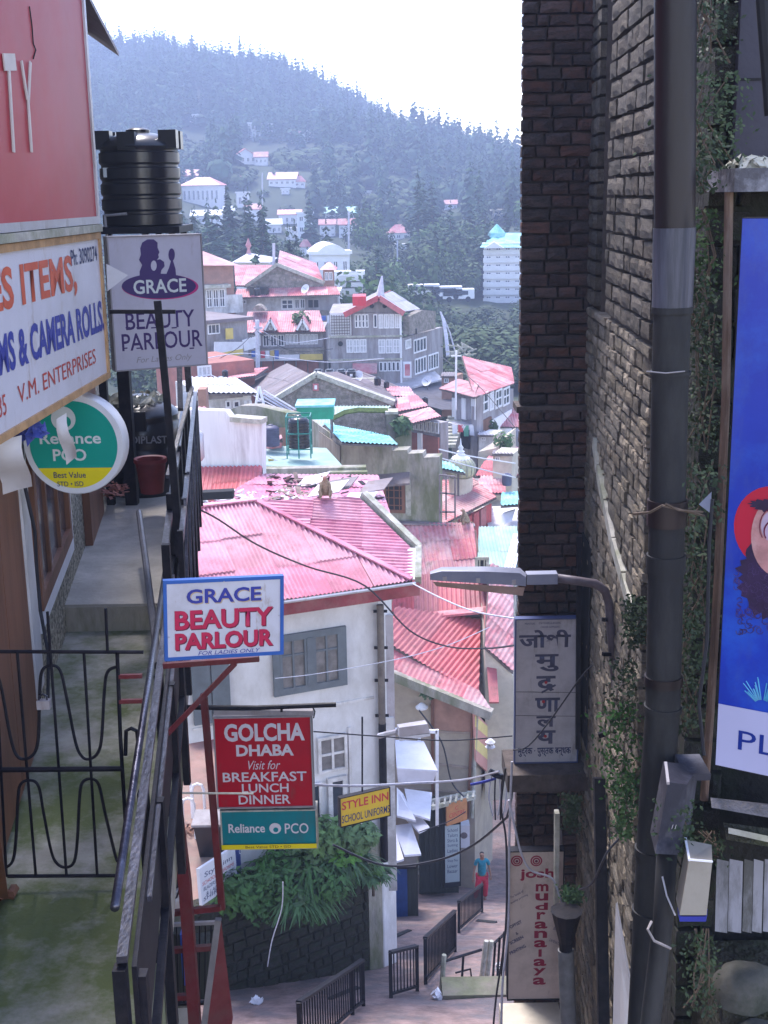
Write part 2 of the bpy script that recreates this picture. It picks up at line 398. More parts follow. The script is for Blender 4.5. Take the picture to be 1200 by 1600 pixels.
def fast_mesh(name, srcs, places, mat, kind, label, cat):
    vs, fs, off = [], [], 0
    for si, (x, y, z, s, sz, rz) in places:
        v, f = srcs[si]; c, sn = math.cos(rz), math.sin(rz)
        w = np.empty_like(v); w[:, 0] = (v[:, 0] * c - v[:, 1] * sn) * s + x; w[:, 1] = (v[:, 0] * sn + v[:, 1] * c) * s + y; w[:, 2] = v[:, 2] * sz + z
        vs.append(w); fs.append(f + off); off += len(v)
    vv = np.concatenate(vs); ff = np.concatenate(fs); me = bpy.data.meshes.new(name)
    k = ff.shape[1]; me.vertices.add(len(vv)); me.vertices.foreach_set('co', vv.astype(np.float32).ravel())
    me.loops.add(ff.size); me.loops.foreach_set('vertex_index', ff.astype(np.int32).ravel()); me.polygons.add(len(ff))
    me.polygons.foreach_set('loop_start', np.arange(0, ff.size, k, dtype=np.int32)); me.update(calc_edges=True)
    me.materials.append(mat); o = bpy.data.objects.new(name, me); link(o); o['label'] = label; o['category'] = cat; o['kind'] = kind
    return o
def lite(seed, H, n, R):
    rg = random.Random(seed); mb = MB()
    for k in range(n):
        t = k / (n - 1); z = H * (.1 + .88 * t); r = R * (1 - t) ** .7 * rg.uniform(.75, 1.2) + .25
        for j in range(5):
            a = rg.uniform(0, 2 * PI); rr = r * rg.uniform(.7, 1.2); w = rr * .6; d = V((math.cos(a), math.sin(a), 0)); s = V((-d.y, d.x, 0)); c = V((0, 0, z + rg.uniform(-.4, .4))); i = len(mb.v)
            mb.v += [c + V((0, 0, .5)), c + d * rr * .7 + s * w - V((0, 0, .2 * rr)), c + d * rr * 1.1 - V((0, 0, .5 * rr)), c + d * rr * .7 - s * w - V((0, 0, .2 * rr))]; mb.f += [(i, i + 1, i + 2), (i, i + 2, i + 3)]
    return mb
def roundtree(seed, H, R):
    rg = random.Random(seed); mb = MB()
    for k in range(60):
        d = V((rg.gauss(0, 1), rg.gauss(0, 1), rg.gauss(0, .9))).normalized(); p = V((0, 0, H * .6)) + V((d.x * R, d.y * R, d.z * H * .38)) * rg.uniform(.7, 1.1)
        a = (d + V((0, 0, .4))).normalized(); u = a.orthogonal().normalized() * 1.2; w = a.cross(u); i = len(mb.v); mb.v += [p - u, p + w, p + u, p - w]; mb.f += [(i, i + 1, i + 2), (i, i + 2, i + 3)]
    return mb
LITE = [lite(31, 13, 9, 2.6), lite(32, 15, 10, 2.3), lite(33, 11, 8, 3.1), roundtree(34, 8, 3.6), lite(35, 14, 9, 3.0)]
def arr(mb): return np.array([v[:] for v in mb.v]), np.array(mb.f)
m_forest = M('distant_conifers', (.04, .085, .045), .9, .55, .06, 0)
HOUSES = []                                  # (px0, py0, px1, py1) kept clear of trees in front
rg = random.Random(5); pl_f = []
CLEAR = [(268, 262, 350, 332), (384, 186, 438, 222), (452, 200, 494, 232), (362, 230, 420, 262), (366, 298, 396, 332), (416, 266, 482, 294), (462, 322, 512, 392), (505, 318, 560, 348), (480, 372, 568, 462), (290, 172, 316, 200), (526, 204, 566, 224), (598, 346, 644, 372), (766, 318, 815, 350), (746, 358, 815, 470), (650, 452, 740, 482), (296,330,350,356),(395,318,425,350),(692,312,718,330),(612,258,640,274),(284,270,346,292),(438,292,454,306),(410,346,442,368),(446,354,470,380),(468,380,490,400),(348,324,368,344),(568,297,582,307),(616,380,642,394),(498,346,526,374)]
def clear(x, y, z, h):
    if y < 150 and pix((x, y, z))[0] < 560: return True
    a = pix((x, y, z)); b = pix((x, y, z + h))
    for r in CLEAR:
        if a[0] > r[0] - 8 and a[0] < r[2] + 8 and b[1] < r[3] - 3 and a[1] > r[3] + 2 and y < 560: return False
    return True
def pos(ymin, ymax):
    y = math.sqrt(rg.uniform(ymin ** 2, ymax ** 2)); a = rg.uniform(-.27, .15); return a * y, y
N = 0
while N < 9500:
    x, y = pos(225, 640); z = hill_z(x, y)
    if y < 330 and rg.random() < .35: continue
    s = rg.uniform(.7, 1.2)
    if not clear(x, y, z, 12 * s): continue
    k = rg.random() ** 1.5; s *= .34 + .36 * k; e_ = 0; pl_f.append(((0, 1, 4, 2, 0, 1, 3)[rg.randrange(7)], (x, y, z - .5, s * 1.1, s * rg.uniform(.95, 1.35), rg.uniform(0, 6.3)))); N += 1
fast_mesh('forest', [arr(c) for c in LITE], pl_f, m_forest, 'stuff', 'dark blue green conifer forest covering the far hillside up to the skyline', 'forest')
trees_near = []
tm = {}
m_con = M('conifer_needles', (.032, .062, .03), .9, .5, .5, 0, rnd=.35)
m_brd = M('broadleaf_leaves', (.06, .105, .035), .9, .45, .5, 0, rnd=.35)
def tree(kind, si, x, y, z, s, label, group):
    src = CON[si] if kind == 'c' else BRD[si]; key = (kind, si)
    if key not in tm:
        tm[key] = (src.mesh('crown'), trunk_mb(13 if kind == 'c' else 8).mesh('trunk')); tm[key][0].materials.append(m_con if kind == 'c' else m_brd); tm[key][1].materials.append(m_bark)
    t = thing('conifer_tree' if kind == 'c' else 'broadleaf_tree', label, 'tree', (x, y, z), group); t.scale = (s, s, s * 1.05); t.rotation_euler = (0, 0, rg.uniform(0, 6.3))
    for nm, me in zip(('crown', 'trunk'), tm[key]): link(bpy.data.objects.new(nm, me), t)
N = 0
while N < 190:
    x, y = pos(118, 240); px, py = pix((x, y, hill_z(x, y))); z = hill_z(x, y)
    if px < 270 or px > 830: continue
    if not clear(x, y, z, 9): continue
    k = 'c' if (px < 520 and rg.random() < .75) or rg.random() < .25 else 'b'
    s = rg.uniform(.55, .95) * (1 if k == 'c' else .9)
    tree(k, rg.randrange(4 if k == 'c' else 3), x, y, z - .3, s, 'dark conifer among the houses at the foot of the hill' if k == 'c' else 'bushy green broadleaf tree at the foot of the wooded hill', 'conifers among the far houses' if k == 'c' else 'bushy trees at the foot of the hill'); N += 1
us = []
for i in range(3600):
    y = math.sqrt(rg.uniform(104 ** 2, 420 ** 2)); x = rg.uniform(-.27, .15) * y; z = hill_z(x, y); s = rg.uniform(.35, .75)
    if y < 205: continue
    s *= .8; a, b = pix((x, y, z)), pix((x, y, z + 5 * s)); e = 4 * s / y * FPX
    if any(a[0] > r[0] - e and a[0] < r[2] + e and b[1] < r[3] and a[1] > r[1] for r in CLEAR): continue
    us.append((3, (x, y, z - .8, s * 1.3, s, rg.uniform(0, 6.3))))
fast_mesh('undergrowth', [arr(c) for c in LITE], us, M('hillside_bushes', (.055, .085, .035), .9, .5, .1, 0), 'stuff', 'rounded green bushes covering the ground between the far houses', 'bushes')
us = []
for i in range(460):
    y = math.sqrt(rg.uniform(100 ** 2, 215 ** 2)); x = rg.uniform(-.22, .14) * y; z = hill_z(x, y); s = rg.uniform(.3, .6); a, b = pix((x, y, z)), pix((x, y, z + 6 * s)); e = 3 * s / y * FPX
    if any(a[0] > r[0] - e and a[0] < r[2] + e and b[1] < r[3] and a[1] > r[1] for r in CLEAR): continue
    us.append((i % 3, (x, y, z - 2.2 * s, s * 1.4, s, rg.uniform(0, 6.3))))
fast_mesh('undergrowth', [arr(c) for c in BRD], us, MATS['hillside_bushes'], 'stuff', 'thick green bushes on the valley floor behind the town', 'bushes')
# ------------------------------------------------------------------ far houses
def hitY(px, py, Y0):
    d = ray(px, py); y = 112.
    if Y0 < 170: return Y0
    while y < 640:
        p = d * (y / d.y)
        if p.z <= hill_z(p.x, p.y): return y
        y += 1
    return Y0
def far_house(label, r, Y, yaw=0, roof=None, rh=0, wall=m_whitef, rows=1, cols=4, depth=None, rmat=None, side=False, foot=25, cat='building', name='far_building', band=False, hip=.0):
    """upright block whose front fills the photo rectangle r at distance Y; roof 'flat','gable','hip'"""
    x0, y0, x1, y1 = r; Y0 = Y; Y = hitY((x0 + x1) / 2, y1, Y); A = P(x0, y1, Y); B = P(x1, y1, Y); d = V((math.cos(yaw), math.sin(yaw), 0)); pl = Pl(A, d)
    w = pl.uv(x1, y1)[0]; h = pl.uv(x0, y0)[1]; dp = depth or w * .7
    t = thing(name, label, cat, pl.pt(w / 2, 0, 0) + V((0, 0, -1)))
    part('wall', pl.box(MB(), 0, -1.5, w, h, -dp, 0), wall, t)
    rm = rmat or m_redf
    if roof == 'gable':                       # ridge along the front
        e = w * .03 + .2; mb = MB()
        mb.hexa([pl.pt(-e, h, e), pl.pt(w + e, h, e), pl.pt(w + e, h + rh, -dp / 2), pl.pt(-e, h + rh, -dp / 2)], [pl.pt(-e, h + .15, e), pl.pt(w + e, h + .15, e), pl.pt(w + e, h + rh + .15, -dp / 2), pl.pt(-e, h + rh + .15, -dp / 2)])
        mb.hexa([pl.pt(-e, h, -dp - e), pl.pt(w + e, h, -dp - e), pl.pt(w + e, h + rh, -dp / 2), pl.pt(-e, h + rh, -dp / 2)], [pl.pt(-e, h + .15, -dp - e), pl.pt(w + e, h + .15, -dp - e), pl.pt(w + e, h + rh + .15, -dp / 2), pl.pt(-e, h + rh + .15, -dp / 2)])
        part('roof', mb, rm, t)
        part('gable', MB().hexa([pl.pt(0, h, 0), pl.pt(0, h, -dp), pl.pt(0, h + rh, -dp / 2)], [pl.pt(w, h, 0), pl.pt(w, h, -dp), pl.pt(w, h + rh, -dp / 2)]), wall, t)
    elif roof == 'hip':
        e = w * .04 + .2; a = [pl.pt(-e, h, e), pl.pt(w + e, h, e), pl.pt(w + e, h, -dp - e), pl.pt(-e, h, -dp - e)]; k = min(w, dp) * .45
        b = [pl.pt(k, h + rh, -k), pl.pt(w - k, h + rh, -k), pl.pt(w - k, h + rh, -dp + k), pl.pt(k, h + rh, -dp + k)]
        part('roof', MB().hexa(a, b), rm, t)
    elif roof == 'front':                     # gable end faces the viewer
        e = .3; part('gable', pl.prism(MB(), [(0, h), (w, h), (w / 2, h + rh)], -dp, 0), wall, t)
        mb = MB()
        for s0, s1 in ((-e, w / 2), (w + e, w / 2)):
            zz = h - e * rh / (w / 2)
            mb.hexa([pl.pt(s0, zz, e), pl.pt(s1, h + rh, e), pl.pt(s1, h + rh + .2, e), pl.pt(s0, zz + .2, e)], [pl.pt(s0, zz, -dp), pl.pt(s1, h + rh, -dp), pl.pt(s1, h + rh + .2, -dp), pl.pt(s0, zz + .2, -dp)])
        part('roof', mb, rm, t)
    else:
        part('roof', pl.box(MB(), -.25, h, w + .25, h + .35, -dp, .25), rm if rmat else wall, t)
    ww = w / cols
    for j in range(rows):
        v = h * (j + .28) / rows; vh = h / rows * .48
        for i in range(cols):
            window(pl, (ww * (i + .22), v, ww * (i + .78), v + vh), t, m_wframe, m_glass, 2, 1, fw=.12, mw=.1, px=False)
        if band: part('balcony_band', pl.box(MB(), -.1, h * j / rows - .1, w + .1, h * j / rows + .55, .0, .5), wall, t)
    return t, pl, w, h
far_house('large white building with a long pink roof beside the black rooftop tank', (286, 290, 343, 322), 250, -.12, 'hip', 1.8, rows=1, cols=8)
far_house('white annex below the large white building near the dark conifers', (371, 302, 390, 326), 245, .2, None, rows=1, cols=2)
far_house('small white house with windows high on the forested hill at left', (297, 180, 310, 195), 430, 0, None, rows=2, cols=2)
far_house('white four storey block high on the hill above the centre', (388, 193, 412, 213), 430, 0, None, rows=4, cols=4)
far_house('lower white block joined to the right of the hill block', (414, 195, 438, 208), 432, .05, None, rows=2, cols=4)
far_house('small cream house with a pink roof high on the hill', (456, 212, 471, 222), 410, .2, 'gable', 1.5, rows=1, cols=2)
far_house('bright white house with a pointed roof on the hill', (473, 211, 489, 221), 408, 0, 'front', 1.2, rows=1, cols=2, rmat=m_whitef)
far_house('white villa with a red gabled roof in the woods', (368, 243, 400, 257), 330, .25, 'front', 1.6, rows=1, cols=4)
far_house('low white wing with a red roof beside the villa', (398, 246, 418, 258), 328, 0, 'gable', 1.3, rows=1, cols=3)
far_house('narrow house with pink walls left of the bare tree on the slope', (368, 280, 377, 292), 280, 0, 'gable', .8, rows=1, cols=1, wall=m_redf)
far_house('long low house with a pink roof half hidden by trees', (420, 281, 462, 291), 300, -.1, 'gable', 1.6, rows=1, cols=5)
far_house('small house with a pink roof at the end of the long low house', (460, 284, 477, 293), 298, .1, 'hip', 1.4, rows=1, cols=2)
far_house('tiny red roofed house near the upper forest', (530, 212, 562, 218), 430, 0, 'gable', 1.2, rows=1, cols=5)
far_house('tiny white hut among the conifers on the middle slope', (614, 264, 636, 270), 400, 0, None, rows=1, cols=4)
far_house('small pink roofed house lost in the woods at right', (694, 320, 714, 328), 300, 0, 'gable', 1, rows=1, cols=3)
far_house('white house with a red roof in the trees below the slope', (606, 364, 640, 376), 200, -.1, 'hip', 1.6, rows=1, cols=3)
far_house('white house with a bay and pink roof left of the big conifers', (384, 328, 408, 348), 215, .1, 'gable', 1.2, rows=1, cols=3)
far_house('low white house with a stair front below the large white building', (300, 338, 345, 352), 220, 0, 'gable', 1.1, rows=1, cols=5, rmat=m_whitef)
far_house('tall white house beside the dark conifers left of centre', (466, 334, 490, 384), 180, .1, None, rows=3, cols=2)
far_house('white house with an ochre band under the conifers', (436, 336, 470, 352), 190, 0, 'gable', 1, rows=1, cols=4)
far_house('long white building under a pale green roof', (508, 334, 556, 344), 190, -.05, 'gable', 1.3, rows=1, cols=7, rmat=m_teal)
far_house('pale house with a pink roof under the green roofed one', (530, 352, 556, 372), 180, 0, 'gable', 1.2, rows=2, cols=3)
far_house('white terraced house stepping down beside the vaulted white house', (524, 430, 566, 458), 120, 0, None, rows=3, cols=5, band=True)
far_house('flat cream building with a pink band by the brick wall', (770, 330, 815, 345), 260, 0, None, rows=1, cols=5, wall=m_cream)
far_house('small white house left of the tall apartment block', (745, 425, 765, 452), 185, 0, None, rows=2, cols=2)
for i, (q, Y0, yw, rf, wl_, rw_, cl_, rm_, lb_) in enumerate((
    ((286, 276, 343, 286), 300, -.1, 'gable', 1.6, 1, 9, m_redf, 'long pink roofed wing above the large white building'),
    ((440, 296, 452, 304), 330, 0, None, 0, 1, 2, None, 'tiny white cube house left of the pale green crown'),
    ((412, 352, 440, 366), 230, .1, 'gable', 1.2, 1, 4, m_whitef, 'low white house peeping between the conifers'),
    ((448, 358, 468, 376), 210, 0, None, 0, 2, 3, None, 'two storey white house below the ochre banded house'),
    ((470, 386, 486, 398), 190, .1, 'hip', 1.2, 1, 2, m_redf, 'small pink roofed house touching the vaulted white house'),
    ((556, 352, 566, 362), 260, 0, None, 0, 1, 1, None, 'tiny white outbuilding right of the green roofed building'),
    ((350, 330, 366, 342), 280, 0, 'gable', 1.0, 1, 2, m_whitef, 'small white gabled house left of centre on the slope'),
    ((570, 300, 580, 305), 340, 0, None, 0, 1, 1, None, 'tiny white speck of a house in the middle woods'),
    ((618, 384, 640, 392), 250, 0, None, 0, 1, 4, None, 'low white house under the red roofed one in the trees'),
    ((500, 352, 524, 372), 230, 0, 'gable', 1.1, 2, 3, m_redf, 'white house with a pink roof left of the pale pink roofed one'))):
    far_house(lb_, q, Y0, yw, rf, wl_, rows=rw_, cols=cl_, rmat=rm_)
# seven storey block with the teal roof
t, pl, w, h = far_house('white seven storey apartment block under a teal roof', (756, 384, 815, 472), 190, -.1, None, rows=7, cols=4, band=True, name='apartment_block')
part('roof', MB().hexa([pl.at(750, 386, 1.2), pl.at(818, 386, 1.2), pl.at(818, 386, -9), pl.at(750, 386, -9)], [pl.at(776, 366, -3), pl.at(818, 366, -3), pl.at(818, 366, -6), pl.at(776, 366, -6)]), m_teal, t)
part('gable', pl.prism(MB(), [pl.uv(757, 387), pl.uv(788, 387), pl.uv(772, 377)], .2, 1.9), m_whitef, t)
part('turret', MB().lathe(pl.at(776, 372, -3), [(1.4, 0), (1.2, .6), (.05, 1.8)], 8), m_teal, t)
# vaulted white house
t, pl, w, h = far_house('bright white house under a curved roof in mid distance', (488, 398, 547, 440), 135, .15, None, rows=1, cols=4, name='white_house')
uv = [pl.uv(490 + 57 * i / 10, 398 - 17 * math.sin(PI * i / 10)) for i in range(11)]
part('vaulted_roof', pl.prism(MB(), uv, -8, .3), m_whitef, t)
# parked vans far down
for i, (px, py, lab) in enumerate(((662, 464, 'tiny white van parked at far left by the trees'), (697, 467, 'tiny white van parked in the middle gap of the trees'), (716, 471, 'tiny white van parked nearest the apartment block'))):
    p = P(px, py, 165); t = thing('parked_van', lab, 'van', p, 'vans parked below the woods')
    part('body', MB().box(p - V((2, 1, -.4)), p + V((2, 1, 1.6))), m_whitef, t); part('windscreen', MB().box(p + V((-1.9, -1.03, .9)), p + V((1.2, -1.0, 1.4))), m_glass, t)
    for k in (-1.2, 1.2): part('wheel', MB().lathe(p + V((k, -1.05, .35)), [(.35, 0), (.35, .2)], 10, ax=(0, 1, 0)), m_dark, t)
# ------------------------------------------------------------------ haze
hb = MB().box((-560, -30, -32), (660, 705, 120))
m_haze = bpy.data.materials.new('haze'); m_haze.use_nodes = True
n_ = m_haze.node_tree.nodes; n_.clear(); pv = n_.new('ShaderNodeVolumePrincipled'); ho = n_.new('ShaderNodeOutputMaterial')
pv.inputs['Color'].default_value = (.56, .68, 1, 1); pv.inputs['Density'].default_value = HAZE; pv.inputs['Anisotropy'].default_value = .1
m_haze.node_tree.links.new(pv.outputs[0], ho.inputs['Volume'])
hz = solo('haze', hb, m_haze, None, None, kind='stuff')
# ------------------------------------------------------------------ helpers for the town
def body(t, pl, u0, v0, u1, v1, depth, mat, o=0., name='wall'): return part(name, pl.box(MB(), u0, v0, u1, v1, o - depth, o), mat, t)
def house(name, label, pl, r, depth, mat, down=4, cat='house', group=None):
    u0, v0, u1, v1 = pl.rect(*r); t = thing(name, label, cat, pl.pt((u0 + u1) / 2, v0 - down), group)
    body(t, pl, u0, v0 - down, u1, v1, depth, mat); return t
def slope(t, pts, mat, wave=.15, amp=.025, sheet=1.0, rows=2, deck=m_deck, name='roof_sheet', seed=0):
    """pts: (px, py, Y) corners, the first two are the eave"""
    corrugated([P(*p) for p in pts], mat, t, wave, amp, sheet, rows, name, deck, .05, seed)
def wrow(t, pl, x0, y0, x1, y1, n, nx=2, ny=1, gap=.12, fm=None, pm=None, fw=.06, mw=.05, y0b=None):
    u0, v0, u1, v1 = pl.rect(x0, y0, x1, y1); w = (u1 - u0) / n
    for i in range(n): window(pl, (u0 + w * (i + gap / 2), v0, u0 + w * (i + 1 - gap / 2), v1), t, fm or m_wframe, pm or m_glass, nx, ny, fw, mw, px=False)
def pbox(mb, pl, x0, y0, x1, y1, o0, o1): u = pl.rect(x0, y0, x1, y1); return pl.box(mb, u[0], u[1], u[2], u[3], o0, o1)
m_brick = M('red_brick_front', (.36, .14, .11), .85, .2, 2, .1, dirt=(.2, .12, .11), damt=.5)
m_yellow = M('yellow_board', (.62, .47, .12), .6, .12, 2, 0)
m_signw = M('white_sign_board', (.72, .71, .76), .45, .05, 2, .03, dirt=(.5, .49, .52), dscale=1.6, damt=.45)
# ---------------------------------------- b2 large stone-gabled building
pl = FP(368, 500, 97, 532, 500, 97)
t = house('stone_gabled_building', 'long building with a big rubble stone gable between pink metal roofs', pl, (368, 463, 530, 502), 9, m_white, 3, 'building')
part('stone_gable', pl.prism(MB(), [pl.uv(*q) for q in ((386, 446), (386, 463), (505, 463), (505, 441), (433, 415))], -.6, -.1), m_stone, t)
for a, b in (((384, 447), (433, 413)), ((433, 413), (507, 442))): part('coping', MB().bar(pl.at(*a, .05), pl.at(*b, .05), .3, .25), m_coping, t)
slope(t, [(384, 447, 98), (368, 447, 98), (366, 416, 104), (432, 414, 104)], m_redf)
slope(t, [(506, 441, 98), (434, 413, 98.5), (432, 410, 104), (497, 405, 104)], m_redf)
slope(t, [(366, 466, 95.5), (532, 461, 95.5), (526, 449, 97), (370, 452, 97)], m_redf, rows=1)
for i, (a, b) in enumerate(((392, 403), (408, 421))): part('stone_block', pbox(MB(), pl, a, 446, b, 459, .3, 1.2), m_plast, t)
window(pl, (372, 469, 385, 475), t, m_wframe, m_glass, 3, 1, .08, .06)
window(pl, (439, 467, 459, 484), t, m_wframe, m_glass, 2, 2, .12, .08); wrow(t, pl, 460, 467, 477, 482, 2)
body(t, pl, *pl.rect(478, 464, 528, 500), .3, m_greyblue, .3, 'upper_wall'); 
window(pl, (480, 466, 500, 482), t, m_greyblue, m_dark, 2, 1, .1, .08, o=.3); wrow(t, pl, 502, 466, 528, 484, 3)
part('balcony_rail', pbox(MB(), pl, 478, 484, 529, 500, .3, .55), m_stone, t)
pt_ = FP(500, 447, 98, 528, 447, 98)
t = house('pink_turret', 'small square turret with a pink pyramid roof at the right end of the stone gable', pt_, (505, 420, 521, 448), 2, m_brown, 1, 'tower')
part('roof', MB().hexa([pt_.at(500, 421, .5), pt_.at(526, 421, .5), pt_.at(526, 421, -2.5), pt_.at(500, 421, -2.5)], [pt_.at(511, 411, -1), pt_.at(515, 411, -1), pt_.at(515, 411, -1.2), pt_.at(511, 411, -1.2)]), m_redf, t)
wrow(t, pt_, 507, 425, 520, 438, 2)
# distant pyramid roof with finial + grey roof
pq = FP(385, 410, 125, 420, 410, 125)
t = house('pale_hipped_house', 'pale house with a grey pyramid roof and small finial behind the pink roofs', pq, (368, 408, 420, 425), 8, m_whitef, 2)
part('roof', MB().hexa([pq.at(364, 409, 1), pq.at(424, 409, 1), pq.at(424, 409, -8), pq.at(364, 409, -8)], [pq.at(382, 398, -3), pq.at(386, 398, -3), pq.at(386, 398, -3.4), pq.at(382, 398, -3.4)]), m_tin, t)
part('finial', MB().lathe(pq.at(384, 399, -3), [(.25, 0), (.12, .5), (.3, .8), (.03, 1.5)], 8), m_redf, t)
# bare pole
for px, y0, y1, Y, lab in ((428, 380, 415, 100, 'thin bare mast rising above the pink roofs'), (410, 270, 325, 200, 'tall bare trunk like pole on the wooded slope'), (545, 330, 415, 150, 'pale lamp pole beside the vaulted white house'), (621, 376, 425, 190, 'slim pole in front of the small red roofed house')):
    solo('pole', MB().tube([P(px, y1, Y), P(px, y0, Y)], .12, 5), m_wirel, lab, 'pole')
# ---------------------------------------- b1 left house with red hip roof
pl = FP(300, 500, 92, 368, 500, 93)
t = house('red_hipped_house', 'tall house with a red hipped roof at the right edge of the silhouette sign', pl, (296, 412, 366, 500), 7, m_brown, 4)
part('roof', MB().hexa([pl.at(285, 414, .8), pl.at(372, 414, .8), pl.at(372, 414, -7.5), pl.at(285, 414, -7.5)], [pl.at(300, 395, -2.8), pl.at(330, 395, -2.8), pl.at(330, 395, -4), pl.at(300, 395, -4)]), m_redf, t)
part('chimney', MB().box(pl.at(312, 398, -2), pl.at(322, 372, -3)), m_whitef, t)
body(t, pl, *pl.rect(300, 448, 353, 500), .4, m_white, .4, 'bay'); part('bay_roof', pbox(MB(), pl, 298, 444, 356, 449, -.1, 1.1), m_coping, t)
wrow(t, FP(300, 500, 91.55, 368, 500, 92.55), 322, 452, 352, 480, 3, 2, 2)
body(t, pl, *pl.rect(353, 460, 378, 488), .25, m_white, .3, 'side_wall')
# ---------------------------------------- b3 dormer building
pl = FP(385, 580, 85, 508, 580, 85)
t = house('dormer_building', 'two storey shop building with two pointed dormers in its pink roof', pl, (388, 520, 506, 584), 7, m_greyblue, 4, 'building')
slope(t, [(384, 521, 84.4), (509, 519, 84.4), (499, 486, 88), (386, 489, 88)], m_redf, sheet=1.2)
for cx in (423, 473):
    dm = MB(); pl2 = FP(cx - 14, 520, 84.2, cx + 14, 520, 84.2)
    part('dormer', pl2.prism(MB(), [pl2.uv(cx - 9, 517), pl2.uv(cx + 9, 517), pl2.uv(cx, 500)], -2.2, 0), m_greyblue, t)
    for s in (-1, 1): part('dormer_roof', MB().hexa([pl2.at(cx + 12 * s, 518, .25), pl2.at(cx, 496, .25), pl2.at(cx, 494.5, .25), pl2.at(cx + 12 * s, 516, .25)], [pl2.at(cx + 12 * s, 518, -2.4), pl2.at(cx, 496, -2.4), pl2.at(cx, 494.5, -2.4), pl2.at(cx + 12 * s, 516, -2.4)]), m_redf, t)
    part('bargeboard', MB().bar(pl2.at(cx - 9, 515, .3), pl2.at(cx, 499, .3), .14).bar(pl2.at(cx + 9, 515, .3), pl2.at(cx, 499, .3), .14), m_wframe, t)
    window(pl2, (cx - 3, 507, cx + 3, 515), t, m_wframe, m_glass, 2, 1, .06, .05, o=.01)
wrow(t, pl, 390, 524, 408, 540, 2); wrow(t, pl, 410, 523, 445, 541, 3); wrow(t, pl, 446, 522, 466, 538, 3); wrow(t, pl, 468, 522, 497, 538, 5)
part('balcony', pbox(MB(), pl, 386, 543, 507, 553, .05, .7), m_stone, t)
part('sign_band', pbox(MB(), pl, 389, 553, 428, 562, .72, .8), m_signw, t); part('sign_band', pbox(MB(), pl, 429, 552, 469, 561, .72, .8), m_signw, t); part('sign_band', pbox(MB(), pl, 470, 551, 505, 560, .72, .8), m_yellow, t, label='yellow sign band')
for i in range(6): part('shutter', pbox(MB(), pl, 392 + i * 18, 564, 408 + i * 18, 582, .02, .1), m_brick if i % 3 else m_wood, t)
part('arched_hood', pl.prism(MB(), [pl.uv(388 + 24 * k / 8, 489 - 9 * math.sin(PI * k / 8)) for k in range(9)], -3, -1.5), m_stone, t)
# left cluster of shop fronts
pl = FP(318, 590, 80, 388, 590, 82)
t = house('shop_row', 'grey row of shops with slanting white fascia boards left of the dormer building', pl, (318, 500, 388, 592), 6, m_greyblue, 3, 'shop')
part('roof', pbox(MB(), pl, 316, 497, 390, 502, -6, .5), m_greyroof, t)
window(pl, (324, 506, 343, 522), t, m_wframe, m_glass, 3, 1); part('yellow_panel', pbox(MB(), pl, 347, 512, 358, 529, .4, .5), m_yellow, t)
for a in (((322, 541), (366, 541)), ((367, 538), (389, 532))):
    part('fascia_board', MB().bar(pl.at(*a[0], 1.), pl.at(*a[1], 1.), .08, .7), m_signw, t)
part('fascia_board', MB().bar(pl.at(320, 556, 1.05), pl.at(366, 547, 1.05), .08, .35), m_yellow, t)
for i in range(3): part('shutter', pbox(MB(), pl, 322 + i * 22, 562, 340 + i * 22, 592, .02, .1), m_brick, t)
part('post', MB().bar(pl.at(355, 529, .8), pl.at(355, 590, .8), .1), m_greyblue, t)
solo('power_pole', MB().tube([P(403, 582, 78), P(402, 500, 78)], .14, 6).bar(P(396, 512, 78), P(410, 512, 78), .12).bar(P(398, 520, 78), P(408, 520, 78), .1), m_wirel, 'white power pole with short crossarms in front of the dormer building', 'power pole')
# ---------------------------------------- b4 the three-storey gabled house
pl = FP(513, 600, 83, 627, 600, 83)
t = house('three_storey_house', 'big grey three storey house with white windows and a red edged gable', pl, (516, 488, 627, 602), 7, m_greyblue, 3)
u = [pl.uv(541, 489), pl.uv(627, 488), pl.uv(591, 466)]
part('gable', pl.prism(MB(), u, -6, 0), m_greyblue, t)
for a, b in (((538, 491), (592, 464)), ((592, 464), (631, 489))): part('bargeboard', MB().bar(pl.at(*a, .55), pl.at(*b, .55), .16, .34), m_red, t)
slope(t, [(631, 488, 82.6), (656, 484, 88.5), (612, 456, 88.5), (592, 464, 82.6)], m_tin, sheet=1.4)
slope(t, [(538, 491, 82.6), (560, 480, 88.5), (612, 456, 88.5), (592, 464, 82.6)], m_redf, sheet=1.4)
for cx in (581, 601): part('roundel', MB().lathe(pl.at(cx, 478, .02), [(.14, 0), (.14, .08)], 12, ax=pl.n), m_dark, t)
part('floor_band', pbox(MB(), pl, 514, 524, 629, 527, .0, .14), m_coping, t); part('floor_band', pbox(MB(), pl, 514, 560, 629, 563, .0, .14), m_coping, t)
part('corner_post', pbox(MB(), pl, 549, 490, 551.5, 524, .0, .1), m_greyroof, t); part('corner_post', pbox(MB(), pl, 625, 489, 628, 600, .0, .1), m_wframe, t)
wrow(t, pl, 554, 491, 576, 512, 4, 1, 2, .08); wrow(t, pl, 583, 491, 590, 512, 1, 1, 1); wrow(t, pl, 591, 491, 625, 513, 4, 2, 1, .1, pm=m_glassw)
wrow(t, pl, 541, 530, 573, 551, 3, 2, 2, .06, pm=m_glassw); wrow(t, pl, 591, 530, 625, 552, 3, 2, 2, .06, pm=m_glassw)
wrow(t, pl, 592, 565, 625, 580, 5, 1, 1, .1); part('awning', MB().hexa([pl.at(551, 569, .02), pl.at(589, 569, .02), pl.at(589, 581, .9), pl.at(551, 581, .9)], [pl.at(551, 567.5, .02), pl.at(589, 567.5, .02), pl.at(589, 579, .9), pl.at(551, 579, .9)]), m_redf, t)
